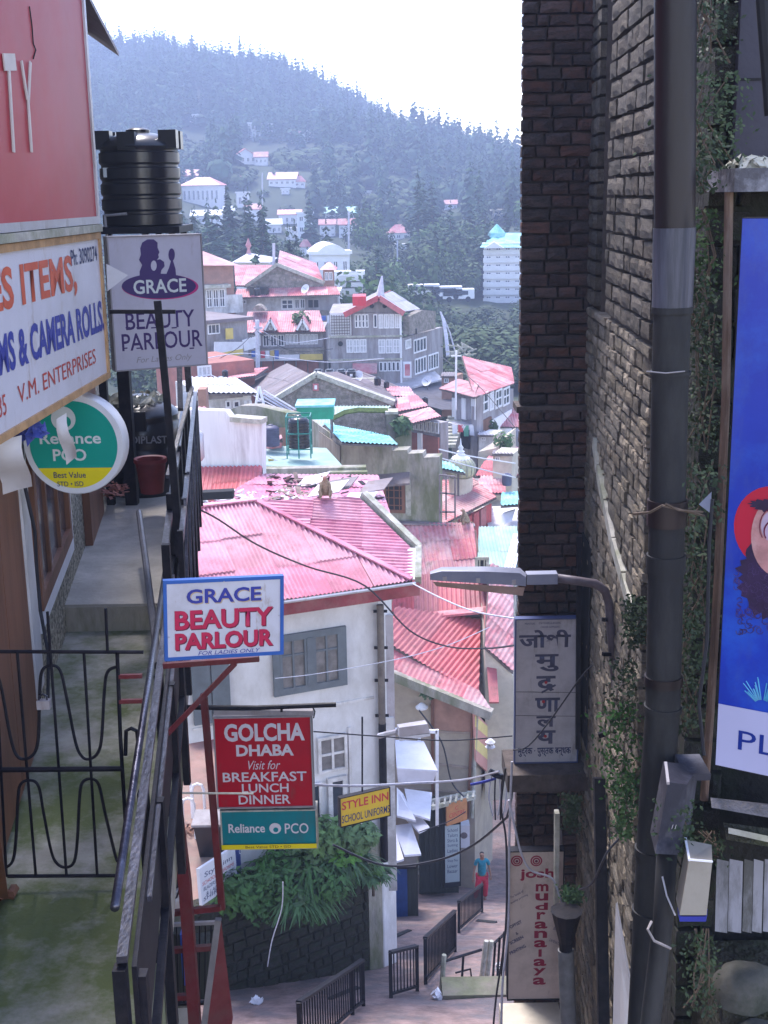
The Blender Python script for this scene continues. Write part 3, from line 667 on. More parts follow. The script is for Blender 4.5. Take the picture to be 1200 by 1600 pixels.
part('porthole', MB().lathe(pl.at(532, 537, .02), [(.16, 0), (.16, .08)], 12, ax=pl.n), m_dark, t)
lat = MB()                                     # lattice porch
for i in range(8): pbox(lat, pl, 518 + i * 4, 492, 518.8 + i * 4, 523, .1, .16)
for j in range(7): pbox(lat, pl, 517, 494 + j * 4.4, 547, 494.8 + j * 4.4, .1, .17)
part('lattice', lat, m_greyroof, t); part('porch_wall', pbox(MB(), pl, 516, 489, 549, 524, .01, .06), m_whitef, t)
part('poster_frame', pbox(MB(), pl, 630, 565, 643, 590, .0, .1), m_wframe, t)
ps = FP(626.5, 600, 83, 692, 600, 90)
u0, v0, u1, v1 = ps.rect(628, 489, 692, 602)
body(t, ps, u0, v0 - 3, u1, v1 - 1.3, .3, m_greyblue, .0, 'side_wall')
part('stone_lean_to', ps.prism(MB(), [ps.uv(629, 523), ps.uv(670, 513), ps.uv(670, 486), ps.uv(650, 484), ps.uv(629, 494)], .02, .5), m_stone, t)
window(ps, (645, 528, 665, 550), t, m_wframe, m_glass, 4, 1, .1, .1, o=.02); window(ps, (647, 558, 665, 583), t, m_wframe, m_glass, 4, 1, .1, .1, o=.02); window(ps, (668, 552, 684, 577), t, m_wframe, m_glass, 4, 1, .1, .1, o=.02)
window(ps, (632, 530, 641, 545), t, m_wframe, m_glassw, 1, 1, .1, .1, o=.02)
window(pl, (631, 567, 642, 588), t, m_wframe, m_redf, 1, 1, .06, .06, o=.12)
part('shop_awning', MB().hexa([P(588, 598, 83), P(640, 606, 81), P(692, 592, 86), P(680, 580, 88)], [P(588, 600, 83), P(640, 609, 81), P(692, 594, 86), P(680, 582, 88)]), m_tin, t)
for i in range(4): part('shutter', pbox(MB(), ps, 642 + i * 12, 604 - i * 3, 652 + i * 12, 630 - i * 3, .05, .2), m_brown if i < 2 else m_greyblue, t)
part('signboard', pbox(MB(), pl, 555, 604, 608, 611, 1.4, 1.5), m_teal, t)
tk = MB().box(P(551, 478, 80.0) , P(572, 459, 82.2)); solo('red_water_tank', tk, m_redf if False else M('bright_red_paint', (.6, .03, .05), .5, .15, 4, .05), 'bright red water tank on the roof left of the gable', 'water tank')
solo('white_post', MB().tube([P(594, 462, 84), P(597, 431, 84)], [.3, .05], 6), m_wirel, 'white tapering post rising behind the gable ridge', 'post')
solo('curved_pole', MB().tube([P(700, 556, 78), P(697, 525, 78.4), P(693, 500, 78.8), P(688, 487, 79)], [.12, .12, .1, .05], 6).tube([P(712, 552, 79), P(703, 520, 79), P(694, 498, 79)], .05, 5), m_wirel, 'white curved steel pole leaning right of the three storey house', 'pole')
# timber stack right of it
lb = MB()
rg = random.Random(3)
for i in range(26):
    c = P(rg.uniform(705, 738), rg.uniform(540, 556), 76); d = V((rg.uniform(-1, 1), rg.uniform(-.4, .4), rg.uniform(-.25, .5))) * .4; lb.bar(c - d, c + d, .07)
solo('timber_stack', lb, m_coping, 'pale heap of thin timber on the roof right of the curved pole', 'timber', kind='stuff')
# ---------------------------------------- b8 corner house with long pink roof
pl = FP(705, 700, 66, 745, 700, 64); ps = FP(745, 700, 64, 802, 700, 70)
t = house('corner_house', 'grey blue boarded corner house under a broad pink roof near the brick wall', pl, (706, 614, 745, 705), .4, m_greyblue, 4)
u0, v0, u1, v1 = ps.rect(745, 606, 802, 700); body(t, ps, u0, v0 - 4, u1, v1 - .5, .3, m_greyblue, 0, 'side_wall')
slope(t, [(741, 622, 63.2), (803, 600, 70), (800, 572, 74), (722, 558, 72)], m_redf, sheet=1.3, seed=3)
slope(t, [(686, 608, 66.5), (741, 622, 63.2), (748, 600, 66), (716, 598, 68)], m_redf, sheet=1.3, seed=4)
for i in range(5): part('board_panel', pbox(MB(), pl, 708 + i * 7.4, 622, 714.6 + i * 7.4, 655, .01, .08), m_greyblue if i % 2 else m_whitef, t)
part('door', pbox(MB(), pl, 722, 668, 735, 700, .01, .1), m_dark, t); part('door_hood', pbox(MB(), pl, 716, 660, 742, 667, 0, .8), m_tin, t)
for i, (a, b) in enumerate(((748, 762), (764, 770), (773, 783), (785, 795))): window(ps, (a, 614 - i * 3, b, 645 - i * 4), t, m_wframe, m_glass if i != 1 else m_glassw, 2, 2, .1, .08, o=.01)
part('shutter', pbox(MB(), ps, 748, 655, 765, 690, .01, .12), m_wood, t); part('skirting', pbox(MB(), ps, 766, 648, 798, 688, .01, .06), m_whitef, t)
window(ps, (750, 692, 770, 704), t, m_wframe, m_glass, 4, 1, .1, .06, o=.01)
solo('retaining_wall', MB().hexa([P(747, 706, 62), P(775, 700, 61.6), P(806, 668, 63), P(806, 668, 64), P(775, 700, 62.6), P(747, 706, 63)], [P(747, 745, 62), P(775, 745, 61.6), P(806, 745, 63), P(806, 745, 64), P(775, 745, 62.6), P(747, 745, 63)]), m_cream, 'pale curving retaining wall below the corner house', 'wall')
# stairs
st = thing('stone_stairs', 'steep open stone stairs climbing left of the corner house', 'stairs', P(690, 700, 62))
for i in range(9):
    a = P(684 + i * 2.0, 700 - i * 5.4, 62 + i * .45); part('step', MB().box(a, a + V((.9, .5, .16))), m_coping, st)
part('stair_wall', MB().hexa([P(684, 702, 62.2), P(706, 655, 66), P(706, 648, 66), P(684, 695, 62.2)], [P(684, 712, 62.7), P(708, 665, 66.5), P(708, 658, 66.5), P(684, 705, 62.7)]), m_conc, st)
# b7
pl = FP(641, 700, 58, 688, 700, 56.5)
t = house('small_red_house', 'small house with stepped pink roofs and a row of white windows by the stairs', pl, (642, 657, 688, 708), .5, m_greyblue, 3)
part('brick_front', pbox(MB(), pl, 642, 679, 687, 706, .01, .1), m_brick, t); part('drain_strip', pbox(MB(), pl, 657, 676, 663, 706, .1, .2), m_whitef, t)
wrow(t, pl, 643, 657, 687, 674, 7, 1, 1, .2)
slope(t, [(640, 664, 56.6), (690, 652, 55.6), (672, 638, 59), (622, 648, 60)], m_redf, sheet=1)
slope(t, [(622, 645, 60.2), (670, 636, 60.2), (650, 620, 64), (610, 620, 64)], m_redf, sheet=1, seed=2)
slope(t, [(612, 620, 64.2), (650, 620, 64.2), (640, 606, 68), (600, 606, 68)], m_redf, sheet=1, seed=3)
part('back_wall', MB().hexa([P(622, 650, 60.3), P(672, 641, 60.3), P(650, 624, 64), P(610, 624, 64)], [P(622, 700, 60.3), P(672, 700, 60.3), P(650, 690, 64), P(610, 690, 64)]), m_greyblue, t)
# street surface between b4 and b8
struct('paved_street', MB().quadv(P(600, 615, 78), P(690, 640, 70), P(712, 640, 72), P(720, 600, 86), P(640, 590, 90)), M('dark_tar', (.09, .085, .1), .9, .3, 2, .1))
# temple dome
dc = P(720, 745, 52); t = thing('temple_dome', 'small ribbed stone temple dome with a stacked finial', 'dome', dc)
R_ = .60; rib = [(R_ * k, h * .62) for k, h in ((.72, 0), (.92, .15), (1.0, .4), (1.0, .7), (.93, .95), (.78, 1.15), (.55, 1.3), (.5, 1.32))]
part('dome', MB().lathe(dc, rib, 24), M('dome_stone', (.42, .42, .28), .9, .3, 3, .3), t, smooth=60)
part('lotus_collar', MB().lathe(dc, [(.40, .76), (.36, .84), (.2, .93), (.15, 1.0)], 16), m_whitef, t, smooth=60); part('finial', MB().lathe(dc, [(.08, .98), (.17, 1.07), (.08, 1.15), (.12, 1.24), (.04, 1.36), (.015, 1.62)], 12), m_whitef, t, smooth=60)
rb = MB()
for k in range(16):
    a = 2 * PI * k / 16; rb.tube([dc + V((math.cos(a) * r * 1.01, math.sin(a) * r * 1.01, h)) for r, h in rib[1:-1]], .024, 5)
part('rib', rb, m_coping, t, kind='stuff'); part('drum', MB().lathe(dc, [(.5, -4), (.5, 0)], 16), m_cream, t)
# ---------------------------------------- b5 rubble gable with dark roof
pl = FP(432, 650, 60, 612, 650, 60)
t = thing('rubble_gable_building', 'long stone building with a rubble gable end and dark sagging metal roof', 'building', pl.at(520, 660))
part('stone_gable', pl.prism(MB(), [pl.uv(*q) for q in ((432, 622), (432, 700), (613, 700), (613, 629), (494, 587))], -.8, 0), m_stone, t)
for a, b in (((428, 625), (494, 585)), ((494, 585), (616, 630))): part('coping', MB().bar(pl.at(*a, -.2), pl.at(*b, -.2), .7, .22), m_coping, t)
slope(t, [(392, 640, 60.5), (432, 624, 60.5), (492, 585, 60.5), (452, 574, 75)], m_greyroof, sheet=1.3) if False else None
slope(t, [(430, 626, 60.2), (378, 606, 74), (452, 574, 74), (493, 586, 60.2)], m_greyroof, sheet=1.6, wave=.3, amp=.03)
slope(t, [(614, 631, 60.2), (640, 612, 74), (560, 580, 74), (495, 586, 60.2)], m_greyroof, sheet=1.6, seed=2)
part('lucarne', pbox(MB(), pl, 489, 599, 498, 610, .02, .12), m_redf, t); part('lucarne_pane', pbox(MB(), pl, 491.5, 601.5, 495.5, 607.5, .1, .15), m_whitef, t)
# row of black tanks behind the gable
for i, px in enumerate((497, 515, 533, 549)):
    a, b = P(px - 7, 592, 66), P(px + 7, 577, 67); t = thing('rooftop_tank', ['black square tank at the left end of the row behind the rubble gable', 'black square tank second from left behind the rubble gable', 'black square tank third from left behind the rubble gable', 'rounded black tank at the right end of the row behind the rubble gable'][i], 'water tank', a, 'row of black tanks behind the rubble gable')
    part('body', MB().box((a.x, 66, a.z), (b.x, 67, b.z)), m_plast, t); part('lid', MB().lathe(((a.x + b.x) / 2, 66.5, b.z), [(.2, 0), (.18, .08)], 10), m_plast, t)
    part('label_patch', MB().box((a.x + .16, 65.98, a.z + .12), (a.x + .3, 65.995, b.z - .1)), m_whitef, t)
t = thing('flat_roof_building', 'low flat roofed building carrying the row of black tanks', 'building', P(525, 600, 66)); part('wall', MB().box(P(470, 640, 65.5), P(585, 591, 70)), m_stone, t); part('parapet', MB().box(P(476, 593, 65.3), P(585, 590, 65.6)), m_coping, t)
# brown wall strip & awnings left of the gable
pl = FP(305, 600, 70, 400, 600, 72)
t = house('brick_house', 'brick red house with a white window behind the grey roofed white house', pl, (300, 566, 398, 610), 5, m_brick, 3)
window(pl, (308, 571, 330, 588), t, m_wframe, m_glassw, 3, 1, .1, .08); slope(t, [(345, 596, 69), (400, 588, 70), (420, 577, 74), (350, 582, 74)], m_redf)
# b6 white house grey roof
pl = FP(308, 650, 50, 402, 650, 51)
t = house('grey_roofed_white_house', 'low white house under a pale grey metal roof right of the black railing', pl, (316, 612, 393, 650), 4, m_white, 3)
slope(t, [(300, 616, 49.4), (404, 616, 50.3), (372, 594, 54), (290, 590, 53.5)], m_tin, sheet=1, wave=.2)
for a, b in ((352, 360), (364, 374), (381, 385), (389, 393)): window(pl, (a, 626, b, 637), t, m_wframe, m_glass, 1, 1, .05, .04)
body(t, pl, *pl.rect(325, 614, 378, 622), .12, m_greyblue, .12, 'upper_boarding')
solo('brick_chimney', MB().box(P(311, 655, 47), P(325, 604, 47.7)), m_brown, 'square brown chimney beside the low white house', 'chimney')
al = MB()
for a, b in (((399, 636), (405, 604)), ((413, 636), (405, 604)), ((401, 626), (410, 626))): al.bar(P(*a, 46), P(*b, 46.2), .07)
solo('white_trestle', al, m_wframe, 'white A shaped trestle standing on the roofs', 'trestle')
pipes = MB()
for k in range(3): pipes.tube([P(412, 610 + k * 5, 45), P(462, 640 + k * 5, 44)], .035, 5)
solo('roof_pipes', pipes, m_wirel, 'three pale pipes running down from the white trestle', 'pipe')
# arched mossy wall
solo('arched_wall', (lambda q: q.prism(MB(), [q.uv(355, 668), q.uv(360, 640), q.uv(375, 634), q.uv(400, 634), q.uv(460, 648), q.uv(460, 668)], -.5, 0))(FP(355, 660, 44, 460, 660, 43)), m_conc, 'low humped mossy wall behind the black caged tank', 'wall')
# pale teal roof slope & arch wall behind the teal roof
t = thing('pale_green_roofed_shed', 'shed with a wide pale green roof below the rubble gable', 'shed', P(560, 670, 55))
slope(t, [(470, 668, 53.5), (560, 668, 53.5), (612, 653, 58.5), (500, 628, 58.5)], m_green, sheet=1.2)
part('wall', MB().hexa([P(470, 670, 53.6), P(560, 670, 53.6), P(612, 655, 58.5), P(500, 630, 58.5)], [P(470, 720, 53.6), P(560, 720, 53.6), P(612, 705, 58.5), P(500, 680, 58.5)]), m_conc, t)
pl = FP(522, 690, 52.5, 645, 690, 52.5)
t = thing('round_topped_wall', 'round topped mossy stone wall with a square pillar above the teal roof', 'wall', pl.at(570, 700))
part('stone_face', pl.prism(MB(), [pl.uv(*q) for q in ((522, 720), (522, 657), (540, 648), (560, 645), (605, 646), (605, 720))], -.6, 0), m_stone, t)
part('moss_coping', MB().tube([pl.at(*q, -.2) for q in ((520, 658), (540, 648), (560, 644.5), (606, 645.5))], .2, 6), M('moss', (.1, .14, .04), .95, .4, 8, .4), t)
part('pillar', pbox(MB(), pl, 604, 646, 620, 720, -.5, .15), m_conc, t); part('pillar_cap', pbox(MB(), pl, 602, 642, 622, 646, -.6, .25), m_coping, t)
part('moss_block', pbox(MB(), pl, 618, 664, 643, 720, -.4, .4), m_conc, t)
# ---------------------------------------- mossy concrete wall with barred window and teal roof
pl = FP(533, 800, 46, 686, 800, 45.2)
t = thing('mossy_wall_building', 'old building with a stained stepped concrete wall and a bright teal roof', 'building', pl.at(610, 812))
part('wall', pl.prism(MB(), [pl.uv(*q) for q in ((533, 830), (533, 690), (575, 697), (612, 695), (612, 704), (636, 703), (637, 709), (660, 708), (661, 715), (686, 714), (686, 830))], -.7, 0), m_conc, t)
part('side_wall', MB().hexa([P(533, 690, 46), P(486, 655, 52), P(486, 760, 52), P(533, 790, 46)], [P(536, 690, 46.3), P(489, 655, 52.3), P(489, 760, 52.3), P(536, 790, 46.3)]), m_conc, t)
part('plaster_panel', MB().hexa([P(531, 697, 45.95), P(498, 674, 50), P(498, 705, 50), P(531, 731, 45.95)], [P(532, 697, 46.05), P(499, 674, 50.1), P(499, 705, 50.1), P(532, 731, 46.05)]), M('tan_plaster', (.36, .3, .24), .9, .25, 2, .3, stretch=(1, 1, .3)), t)
slope(t, [(534, 693, 42.9), (622, 697, 42.4), (608, 685, 46), (506, 655, 52)], m_teal, sheet=1)
window(pl, (599, 754, 633, 801), t, m_wood, m_dark, 4, 4, .12, .035)
part('awning', MB().hexa([pl.at(583, 745, .02), pl.at(640, 740, .02), pl.at(645, 752, .6), pl.at(588, 757, .6)], [pl.at(583, 742, .02), pl.at(640, 737, .02), pl.at(645, 749, .6), pl.at(588, 754, .6)]), m_greyroof, t)
part('plaster_patch', pbox(MB(), pl, 634, 750, 642, 806, .0, .03), m_coping, t)
# low wall in front of the terrace
solo('low_mossy_wall', MB().box(P(404, 752, 39.6), P(572, 726, 40)).box(P(515, 760, 39.3), P(574, 734, 39.6)), m_conc, 'long low mossy parapet behind the rubbish covered roof', 'wall')
solo('terrace_roof', MB().slab([P(404, 727, 40.01), P(540, 733, 40.01), P(510, 700, 44), P(404, 695, 45)], .15), m_green, 'flat pale green terrace carrying the caged tank', 'terrace')
# green tank box
t = thing('green_tank', 'square bright green water tank on legs above the caged black tank', 'water tank', P(495, 660, 45))
gt = M('bright_green_paint', (.02, .30, .18), .5, .15, 4, .05); a, b = P(464, 656, 45), P(520, 636, 45)
part('tank_body', MB().box((a.x, 45, a.z), (b.x, 46.4, b.z)), gt, t); part('tank_lid', MB().box((a.x - .05, 44.95, b.z), (b.x + .05, 46.45, b.z + .08)), m_teal, t)
for x in (a.x + .08, b.x - .08):
    for y in (45.1, 46.3): part('leg', MB().bar((x, y, a.z), (x, y, a.z - .7), .06), m_greyroof, t)
def ribbed_tank(name, label, cx, y0, y1, Y, wpx, mat, rings=8, n=28, group=None):
    r = wpx / 2 / FPX * Y * 1.0; b = P(cx, y1, Y); top = P(cx, y0, Y); h = top.z - b.z; t = thing(name, label, 'water tank', b, group); pr = [(r * .97, 0)]
    for k in range(rings):
        z0 = h * .82 * k / rings; z1 = h * .82 * (k + 1) / rings; dz = z1 - z0
        pr += [(r, z0 + dz * .08), (r, z0 + dz * .72), (r * .955, z0 + dz * .8), (r * .955, z0 + dz * .94)]
    pr += [(r, h * .84), (r * .97, h * .87), (r * .75, h * .94), (r * .4, h * .985), (r * .28, h * .985)]
    part('tank_body', MB().lathe(b, pr, n), mat, t, smooth=40)
    part('tank_lid', MB().lathe(b, [(r * .3, h * .97), (r * .3, h * 1.02), (r * .22, h * 1.04)], 18), mat, t, smooth=40)
    return t, b, r, h
t, b, r, h = ribbed_tank('caged_tank', 'ribbed black water tank inside a green steel cage', 468, 650, 699, 41.5, 34, m_plast)
cg = MB()
for sx in (-1, 1):
    for sy in (-1, 1): cg.bar(b + V((sx * r * 1.1, sy * r * 1.1, -.3)), b + V((sx * r * 1.1, sy * r * 1.1, h * 1.03)), .04)
cg.bar(b + V((0, -r * 1.1, -.3)), b + V((0, -r * 1.1, h * 1.03)), .04)
for z in (0, h * .5, h * 1.03):
    for s in (-1, 1): cg.bar(b + V((-r * 1.1, s * r * 1.1, z)), b + V((r * 1.1, s * r * 1.1, z)), .035).bar(b + V((s * r * 1.1, -r * 1.1, z)), b + V((s * r * 1.1, r * 1.1, z)), .035)
part('cage', cg, M('green_cage_paint', (.03, .2, .17), .5, .2, 5, 0), t)
ribbed_tank('blue_black_tank', 'faded blue black ribbed tank left of the caged tank', 424, 664, 696, 43, 27, M('faded_tank', (.09, .09, .15), .5, .2, 4, .05))
# ---------------------------------------- streaky white wall + red roof beneath
pl = FP(300, 740, 36, 409, 740, 35.4)
t = thing('streaked_white_building', 'flat white building with long dirty streaks left of the terrace', 'building', pl.at(350, 740))
part('wall', pl.prism(MB(), [pl.uv(*q) for q in ((290, 800), (290, 640), (352, 642), (362, 655), (409, 659), (409, 800))], -.35, 0), M('streaked_white', (.78, .75, .76), .9, .08, 2, .2, dirt=(.34, .29, .3), dscale=2.2, damt=.6, stretch=(1, 1, .14), dlo=.5, dhi=.7), t)
part('parapet', MB().bar(pl.at(362, 654, -.1), pl.at(411, 658, -.1), .5, .14), m_coping, t)
solo('wall_barrel', MB().lathe(P(309, 720, 34.5), [(.12, 0), (.2, .1), (.2, .75), (.1, .85)], 14), m_tin, 'pale upright barrel hanging at the left of the streaked white wall', 'barrel', 60)
t = thing('red_lean_to', 'red ribbed lean-to roof under the streaked white wall', 'shed', P(355, 775, 34))
slope(t, [(296, 790, 33.6), (412, 778, 33.6), (409, 722, 35.3), (300, 742, 35.8)], m_red, wave=.12, sheet=.8)
part('wall', MB().hexa([P(300, 795, 33.7), P(412, 785, 33.7), P(409, 740, 35.2), P(300, 745, 35.7)], [P(300, 840, 33.7), P(412, 830, 33.7), P(409, 800, 35.2), P(300, 800, 35.7)]), m_red, t)
# ---------------------------------------- roofs and walls by the brick tower, right
t = thing('pink_hip_shed', 'shed with a pale pink hipped roof and red plank walls', 'shed', P(730, 835, 50))
slope(t, [(690, 822, 49.3), (776, 778, 51), (738, 752, 53), (690, 752, 53)], m_redf, sheet=.9, wave=.12)
part('wall', MB().hexa([P(716, 812, 50), P(768, 786, 51.3), P(768, 850, 51.3), P(716, 850, 50)], [P(716, 812, 53), P(768, 786, 54), P(768, 850, 54), P(716, 850, 53)]), m_red, t)
for i in range(4): part('plank', MB().hexa([P(718 + i * 11, 815 - i * 6, 49.9 + i * .27), P(727 + i * 11, 810 - i * 6, 50.1 + i * .27), P(727 + i * 11, 850, 50.1 + i * .27), P(718 + i * 11, 850, 49.9 + i * .27)], [P(718 + i * 11, 815 - i * 6, 50 + i * .27), P(727 + i * 11, 810 - i * 6, 50.2 + i * .27), P(727 + i * 11, 850, 50.2 + i * .27), P(718 + i * 11, 850, 50 + i * .27)]), m_red, t)
cg = MB()
for a, b in (((687, 742), (687, 815)), ((711, 745), (711, 812)), ((687, 742), (711, 745)), ((687, 770), (711, 772)), ((687, 800), (711, 800)), ((697, 744), (697, 812))): cg.bar(P(*a, 44.5), P(*b, 44.5), .06)
solo('steel_frame', cg, m_greyroof, 'thin steel frame at the right end of the mossy wall', 'frame')
t = thing('pale_green_roofed_house', 'house with a pale green roof touching the brick tower', 'house', P(780, 900, 42))
slope(t, [(745, 905, 41.6), (812, 905, 41.6), (812, 818, 46), (748, 828, 46)], m_green, sheet=.9, wave=.12)
part('wall', MB().box(P(746, 960, 41.8), P(830, 905, 45.5)), m_conc, t)
pl = FP(740, 900, 41.3, 770, 900, 41.3); window(pl, (742, 870, 764, 896), t, m_coping, m_dark, 3, 1, .1, .05)
for i in range(4): part('pale_batten', MB().bar(P(786 + i * 5, 900, 41.2 + i * .1), P(804 + i * 4, 835, 44.5), .07), m_wframe, t)
t = thing('white_walled_shed', 'small white walled shed with a teal roof strip beside the brick tower', 'shed', P(785, 830, 50))
part('wall', MB().box(P(765, 830, 50), P(830, 790, 54)), m_white, t); slope(t, [(782, 792, 49.6), (815, 790, 49.6), (815, 768, 52), (784, 772, 52)], m_teal, rows=1)
part('tarpaulin', MB().hexa([P(780, 822, 49.5), P(800, 812, 49.5), P(805, 795, 49.9), P(783, 802, 49.9)], [P(780, 824, 49.4), P(800, 814, 49.4), P(805, 797, 49.8), P(783, 804, 49.8)]), m_signw, t)
for i, (q, mm, lab) in enumerate((((740, 772, 790, 745, 55), m_redf, 'dull red hipped roof just right of the temple dome'), ((745, 745, 812, 722, 58), m_red, 'dark red low roof between the dome and the brick tower'), ((760, 724, 812, 700, 61), m_redf, 'pale red roof high beside the brick tower'), ((770, 668, 812, 636, 68), m_redf, 'pink roof end glimpsed between the corner house and the brick tower'))):
    x0, y1, x1, y0, Y = q; t = thing('low_house', lab, 'house', P(x0, y1, Y))
    slope(t, [(x0 - 3, y1, Y - .5), (x1, y1, Y - .5), (x1, y0, Y + 2.5), (x0 + 12, y0, Y + 2.5)], mm, rows=2, seed=i); part('wall', MB().box(P(x0, y1 + 30, Y), P(x1 + 20, y1 + 1, Y + 3)), m_greyblue if i % 2 else m_cream, t)
t = thing('teal_canopy', 'small teal canopy at the left foot of the dome', 'canopy', P(700, 745, 50)); slope(t, [(686, 733, 49), (728, 741, 49), (703, 724, 50.5), (686, 722, 50.5)], m_teal, rows=1); part('post', MB().bar(P(716, 740, 49.2), P(716, 775, 49.2), .08), m_greyroof, t)
# small shrubs on roofs
def leafclump(c, r, n, lf, seed, squash=1.): 
    rg = random.Random(seed); mb = MB(); c = V(c)
    for k in range(n):
        d = V((rg.gauss(0, 1), rg.gauss(0, 1), rg.gauss(0, 1) * squash)).normalized(); p = c + V((d.x, d.y, d.z * squash)) * r * rg.random() ** .45
        a = (d + V((rg.uniform(-.6, .6), rg.uniform(-.8, .2), rg.uniform(0, 1)))).normalized(); u = a.orthogonal().normalized(); u = Matrix.Rotation(rg.uniform(0, 6.3), 3, a) @ u * lf * rg.uniform(.6, 1.4); w = a.cross(u) * .45
        mb.quadv(p - u, p + w + a * lf * .1, p + u, p - w + a * lf * .1)
    return mb
for px, py, Y, r, lab in ((788, 690, 62, .55, 'green shrub on the retaining wall near the brick tower'),): solo('shrub', leafclump(P(px, py, Y), r, 160, .14, 3), m_leaf, lab, 'shrub', kind=None)
# ---------------------------------------- small things crowding the middle distance
def dish(px, py, Y, lab, s=.35):
    p = P(px, py, Y); t = thing('satellite_dish', lab, 'satellite dish', p - V((0, 0, s * 1.4))); ax = V((-.5, -.7, .5)).normalized()
    part('bowl', MB().lathe(p, [(.03, 0), (s * .6, s * .1), (s, s * .32)], 16, ax=ax, cap=False), m_signw, t, smooth=True); part('mast', MB().tube([p, p - V((0, 0, s * 1.5))], .03, 5), m_greyroof, t); part('feed_arm', MB().tube([p, p + ax * s * 1.1], .012, 4), m_greyroof, t)
dish(345, 598, 68, 'small white satellite dish above the brick red house at left'); dish(560, 590, 66, 'small satellite dish right of the black tank row'); dish(668, 596, 80, 'satellite dish on the awning below the three storey house'); dish(478, 452, 94, 'satellite dish in front of the big stone gable')
def laundry(a, b, Y, lab, cols, seed):
    rg = random.Random(seed); A, B = P(*a, Y), P(*b, Y + .6); t = thing('washing_line', lab, 'washing line', (A + B) / 2); part('line', MB().tube([A, (A + B) / 2 - V((0, 0, .15)), B], .012, 4), m_wirel, t)
    n = len(cols)
    for i, c in enumerate(cols):
        q = A.lerp(B, (i + .5) / n) - V((0, 0, .1)); d = (B - A).normalized(); w = (B - A).length / n * .42; h = rg.uniform(.35, .6)
        part('cloth', MB().hexa([q - d * w, q + d * w, q + d * w - V((0, .05, h)), q - d * w - V((0, .03, h * rg.uniform(.85, 1.1)))], [v + V((0, .02, 0)) for v in (q - d * w, q + d * w, q + d * w - V((0, .05, h)), q - d * w - V((0, .03, h)))]), c, t)
cl = [M('blue_cloth', (.08, .15, .45), .9, .1, 5, 0), M('red_cloth', (.5, .06, .08), .9, .1, 5, 0), m_signw, M('ochre_cloth', (.5, .36, .12), .9, .1, 5, 0), M('green_cloth', (.1, .3, .2), .9, .1, 5, 0)]
laundry((392, 546), (436, 545), 83.6, 'line of washing on the balcony of the dormer building', [cl[0], cl[2], cl[1], cl[2], cl[3], cl[0]], 1)
laundry((706, 660), (742, 662), 63.5, 'line of washing on the grey blue corner house', [cl[2], cl[1], cl[4], cl[2]], 2)
laundry((418, 712), (448, 716), 41, 'line of washing on the pale green terrace', [cl[3], cl[2], cl[0]], 3)
laundry((482, 492), (528, 490), 95.4, 'washing on the balcony under the pink turret', [cl[1], cl[2], cl[0], cl[2], cl[4]], 4)
def water_barrel(px, py, Y, w, lab, mat=None): 
    b = P(px, py, Y); r = w / 2 / FPX * Y; t = thing('water_barrel', lab, 'barrel', b); part('barrel_body', MB().lathe(b, [(r * .9, 0), (r, .1), (r, r * 2), (r * .7, r * 2.3)], 14), mat or m_plast, t, smooth=40); part('lid', MB().lathe(b, [(r * .4, r * 2.3), (r * .35, r * 2.45)], 10), mat or m_plast, t)
water_barrel(402, 462, 94, 10, 'small black barrel on the lean-to roof left of the big stone gable'); water_barrel(590, 602, 66, 11, 'round black barrel at the right end of the flat roof'); water_barrel(604, 606, 66, 9, 'smaller dark barrel beside the round black barrel'); water_barrel(664, 632, 63, 10, 'black barrel on the stepped pink roofs'); water_barrel(792, 758, 52, 16, 'blue black barrel on the roofs right of the dome', M('faded_tank', (.09, .09, .15))); water_barrel(352, 590, 68.5, 10, 'black barrel beside the white window of the brick red house'); water_barrel(648, 522, 84.2, 8, 'small black barrel beside the stone lean-to of the three storey house')
# parapets, pipes, cables, stair rails
wire('bundle of cables crossing above the shop fascia boards', [(320, 560, 60), (380, 552, 62), (450, 560, 64), (520, 566, 66), (600, 560, 70)], .02, m_wirel)
wire('slack cable running from the white power pole to the three storey house', [(402, 512, 77.5), (450, 535, 78), (515, 528, 80)], .02, m_wirel)
wire('second slack cable from the white power pole', [(402, 518, 77.5), (455, 548, 78), (520, 545, 80)], .02, m_wire)
wire('cable falling from the white power pole to the left', [(402, 514, 77.5), (370, 545, 74), (322, 570, 72)], .02, m_wire)
wire('pale rope stretched past the temple dome to the brick tower', [(686, 702, 48), (730, 712, 49), (805, 724, 50)], .03, m_wframe)
wire('second pale rope below the first one past the dome', [(690, 716, 48), (740, 730, 49), (805, 746, 50)], .025, m_wframe)
wire('cable from the corner house roof to the lower right', [(690, 558, 70), (745, 600, 64), (805, 668, 60)], .02, m_wire)
wire('tangled cable hanging over the left grey roofs', [(330, 586, 60), (380, 610, 56), (440, 640, 52), (470, 650, 50)], .02, m_wirel)
solo('corner_pole', MB().tube([P(712, 640, 62), P(713, 548, 62)], .05, 6).bar(P(705, 556, 62), P(721, 556, 62), .06), m_wframe, 'white pole standing in front of the corner house', 'pole')
def litstrip(lab, name, cat, pl, r, d, mat): solo(name, pbox(MB(), pl, *r, 0, d), mat, lab, cat)
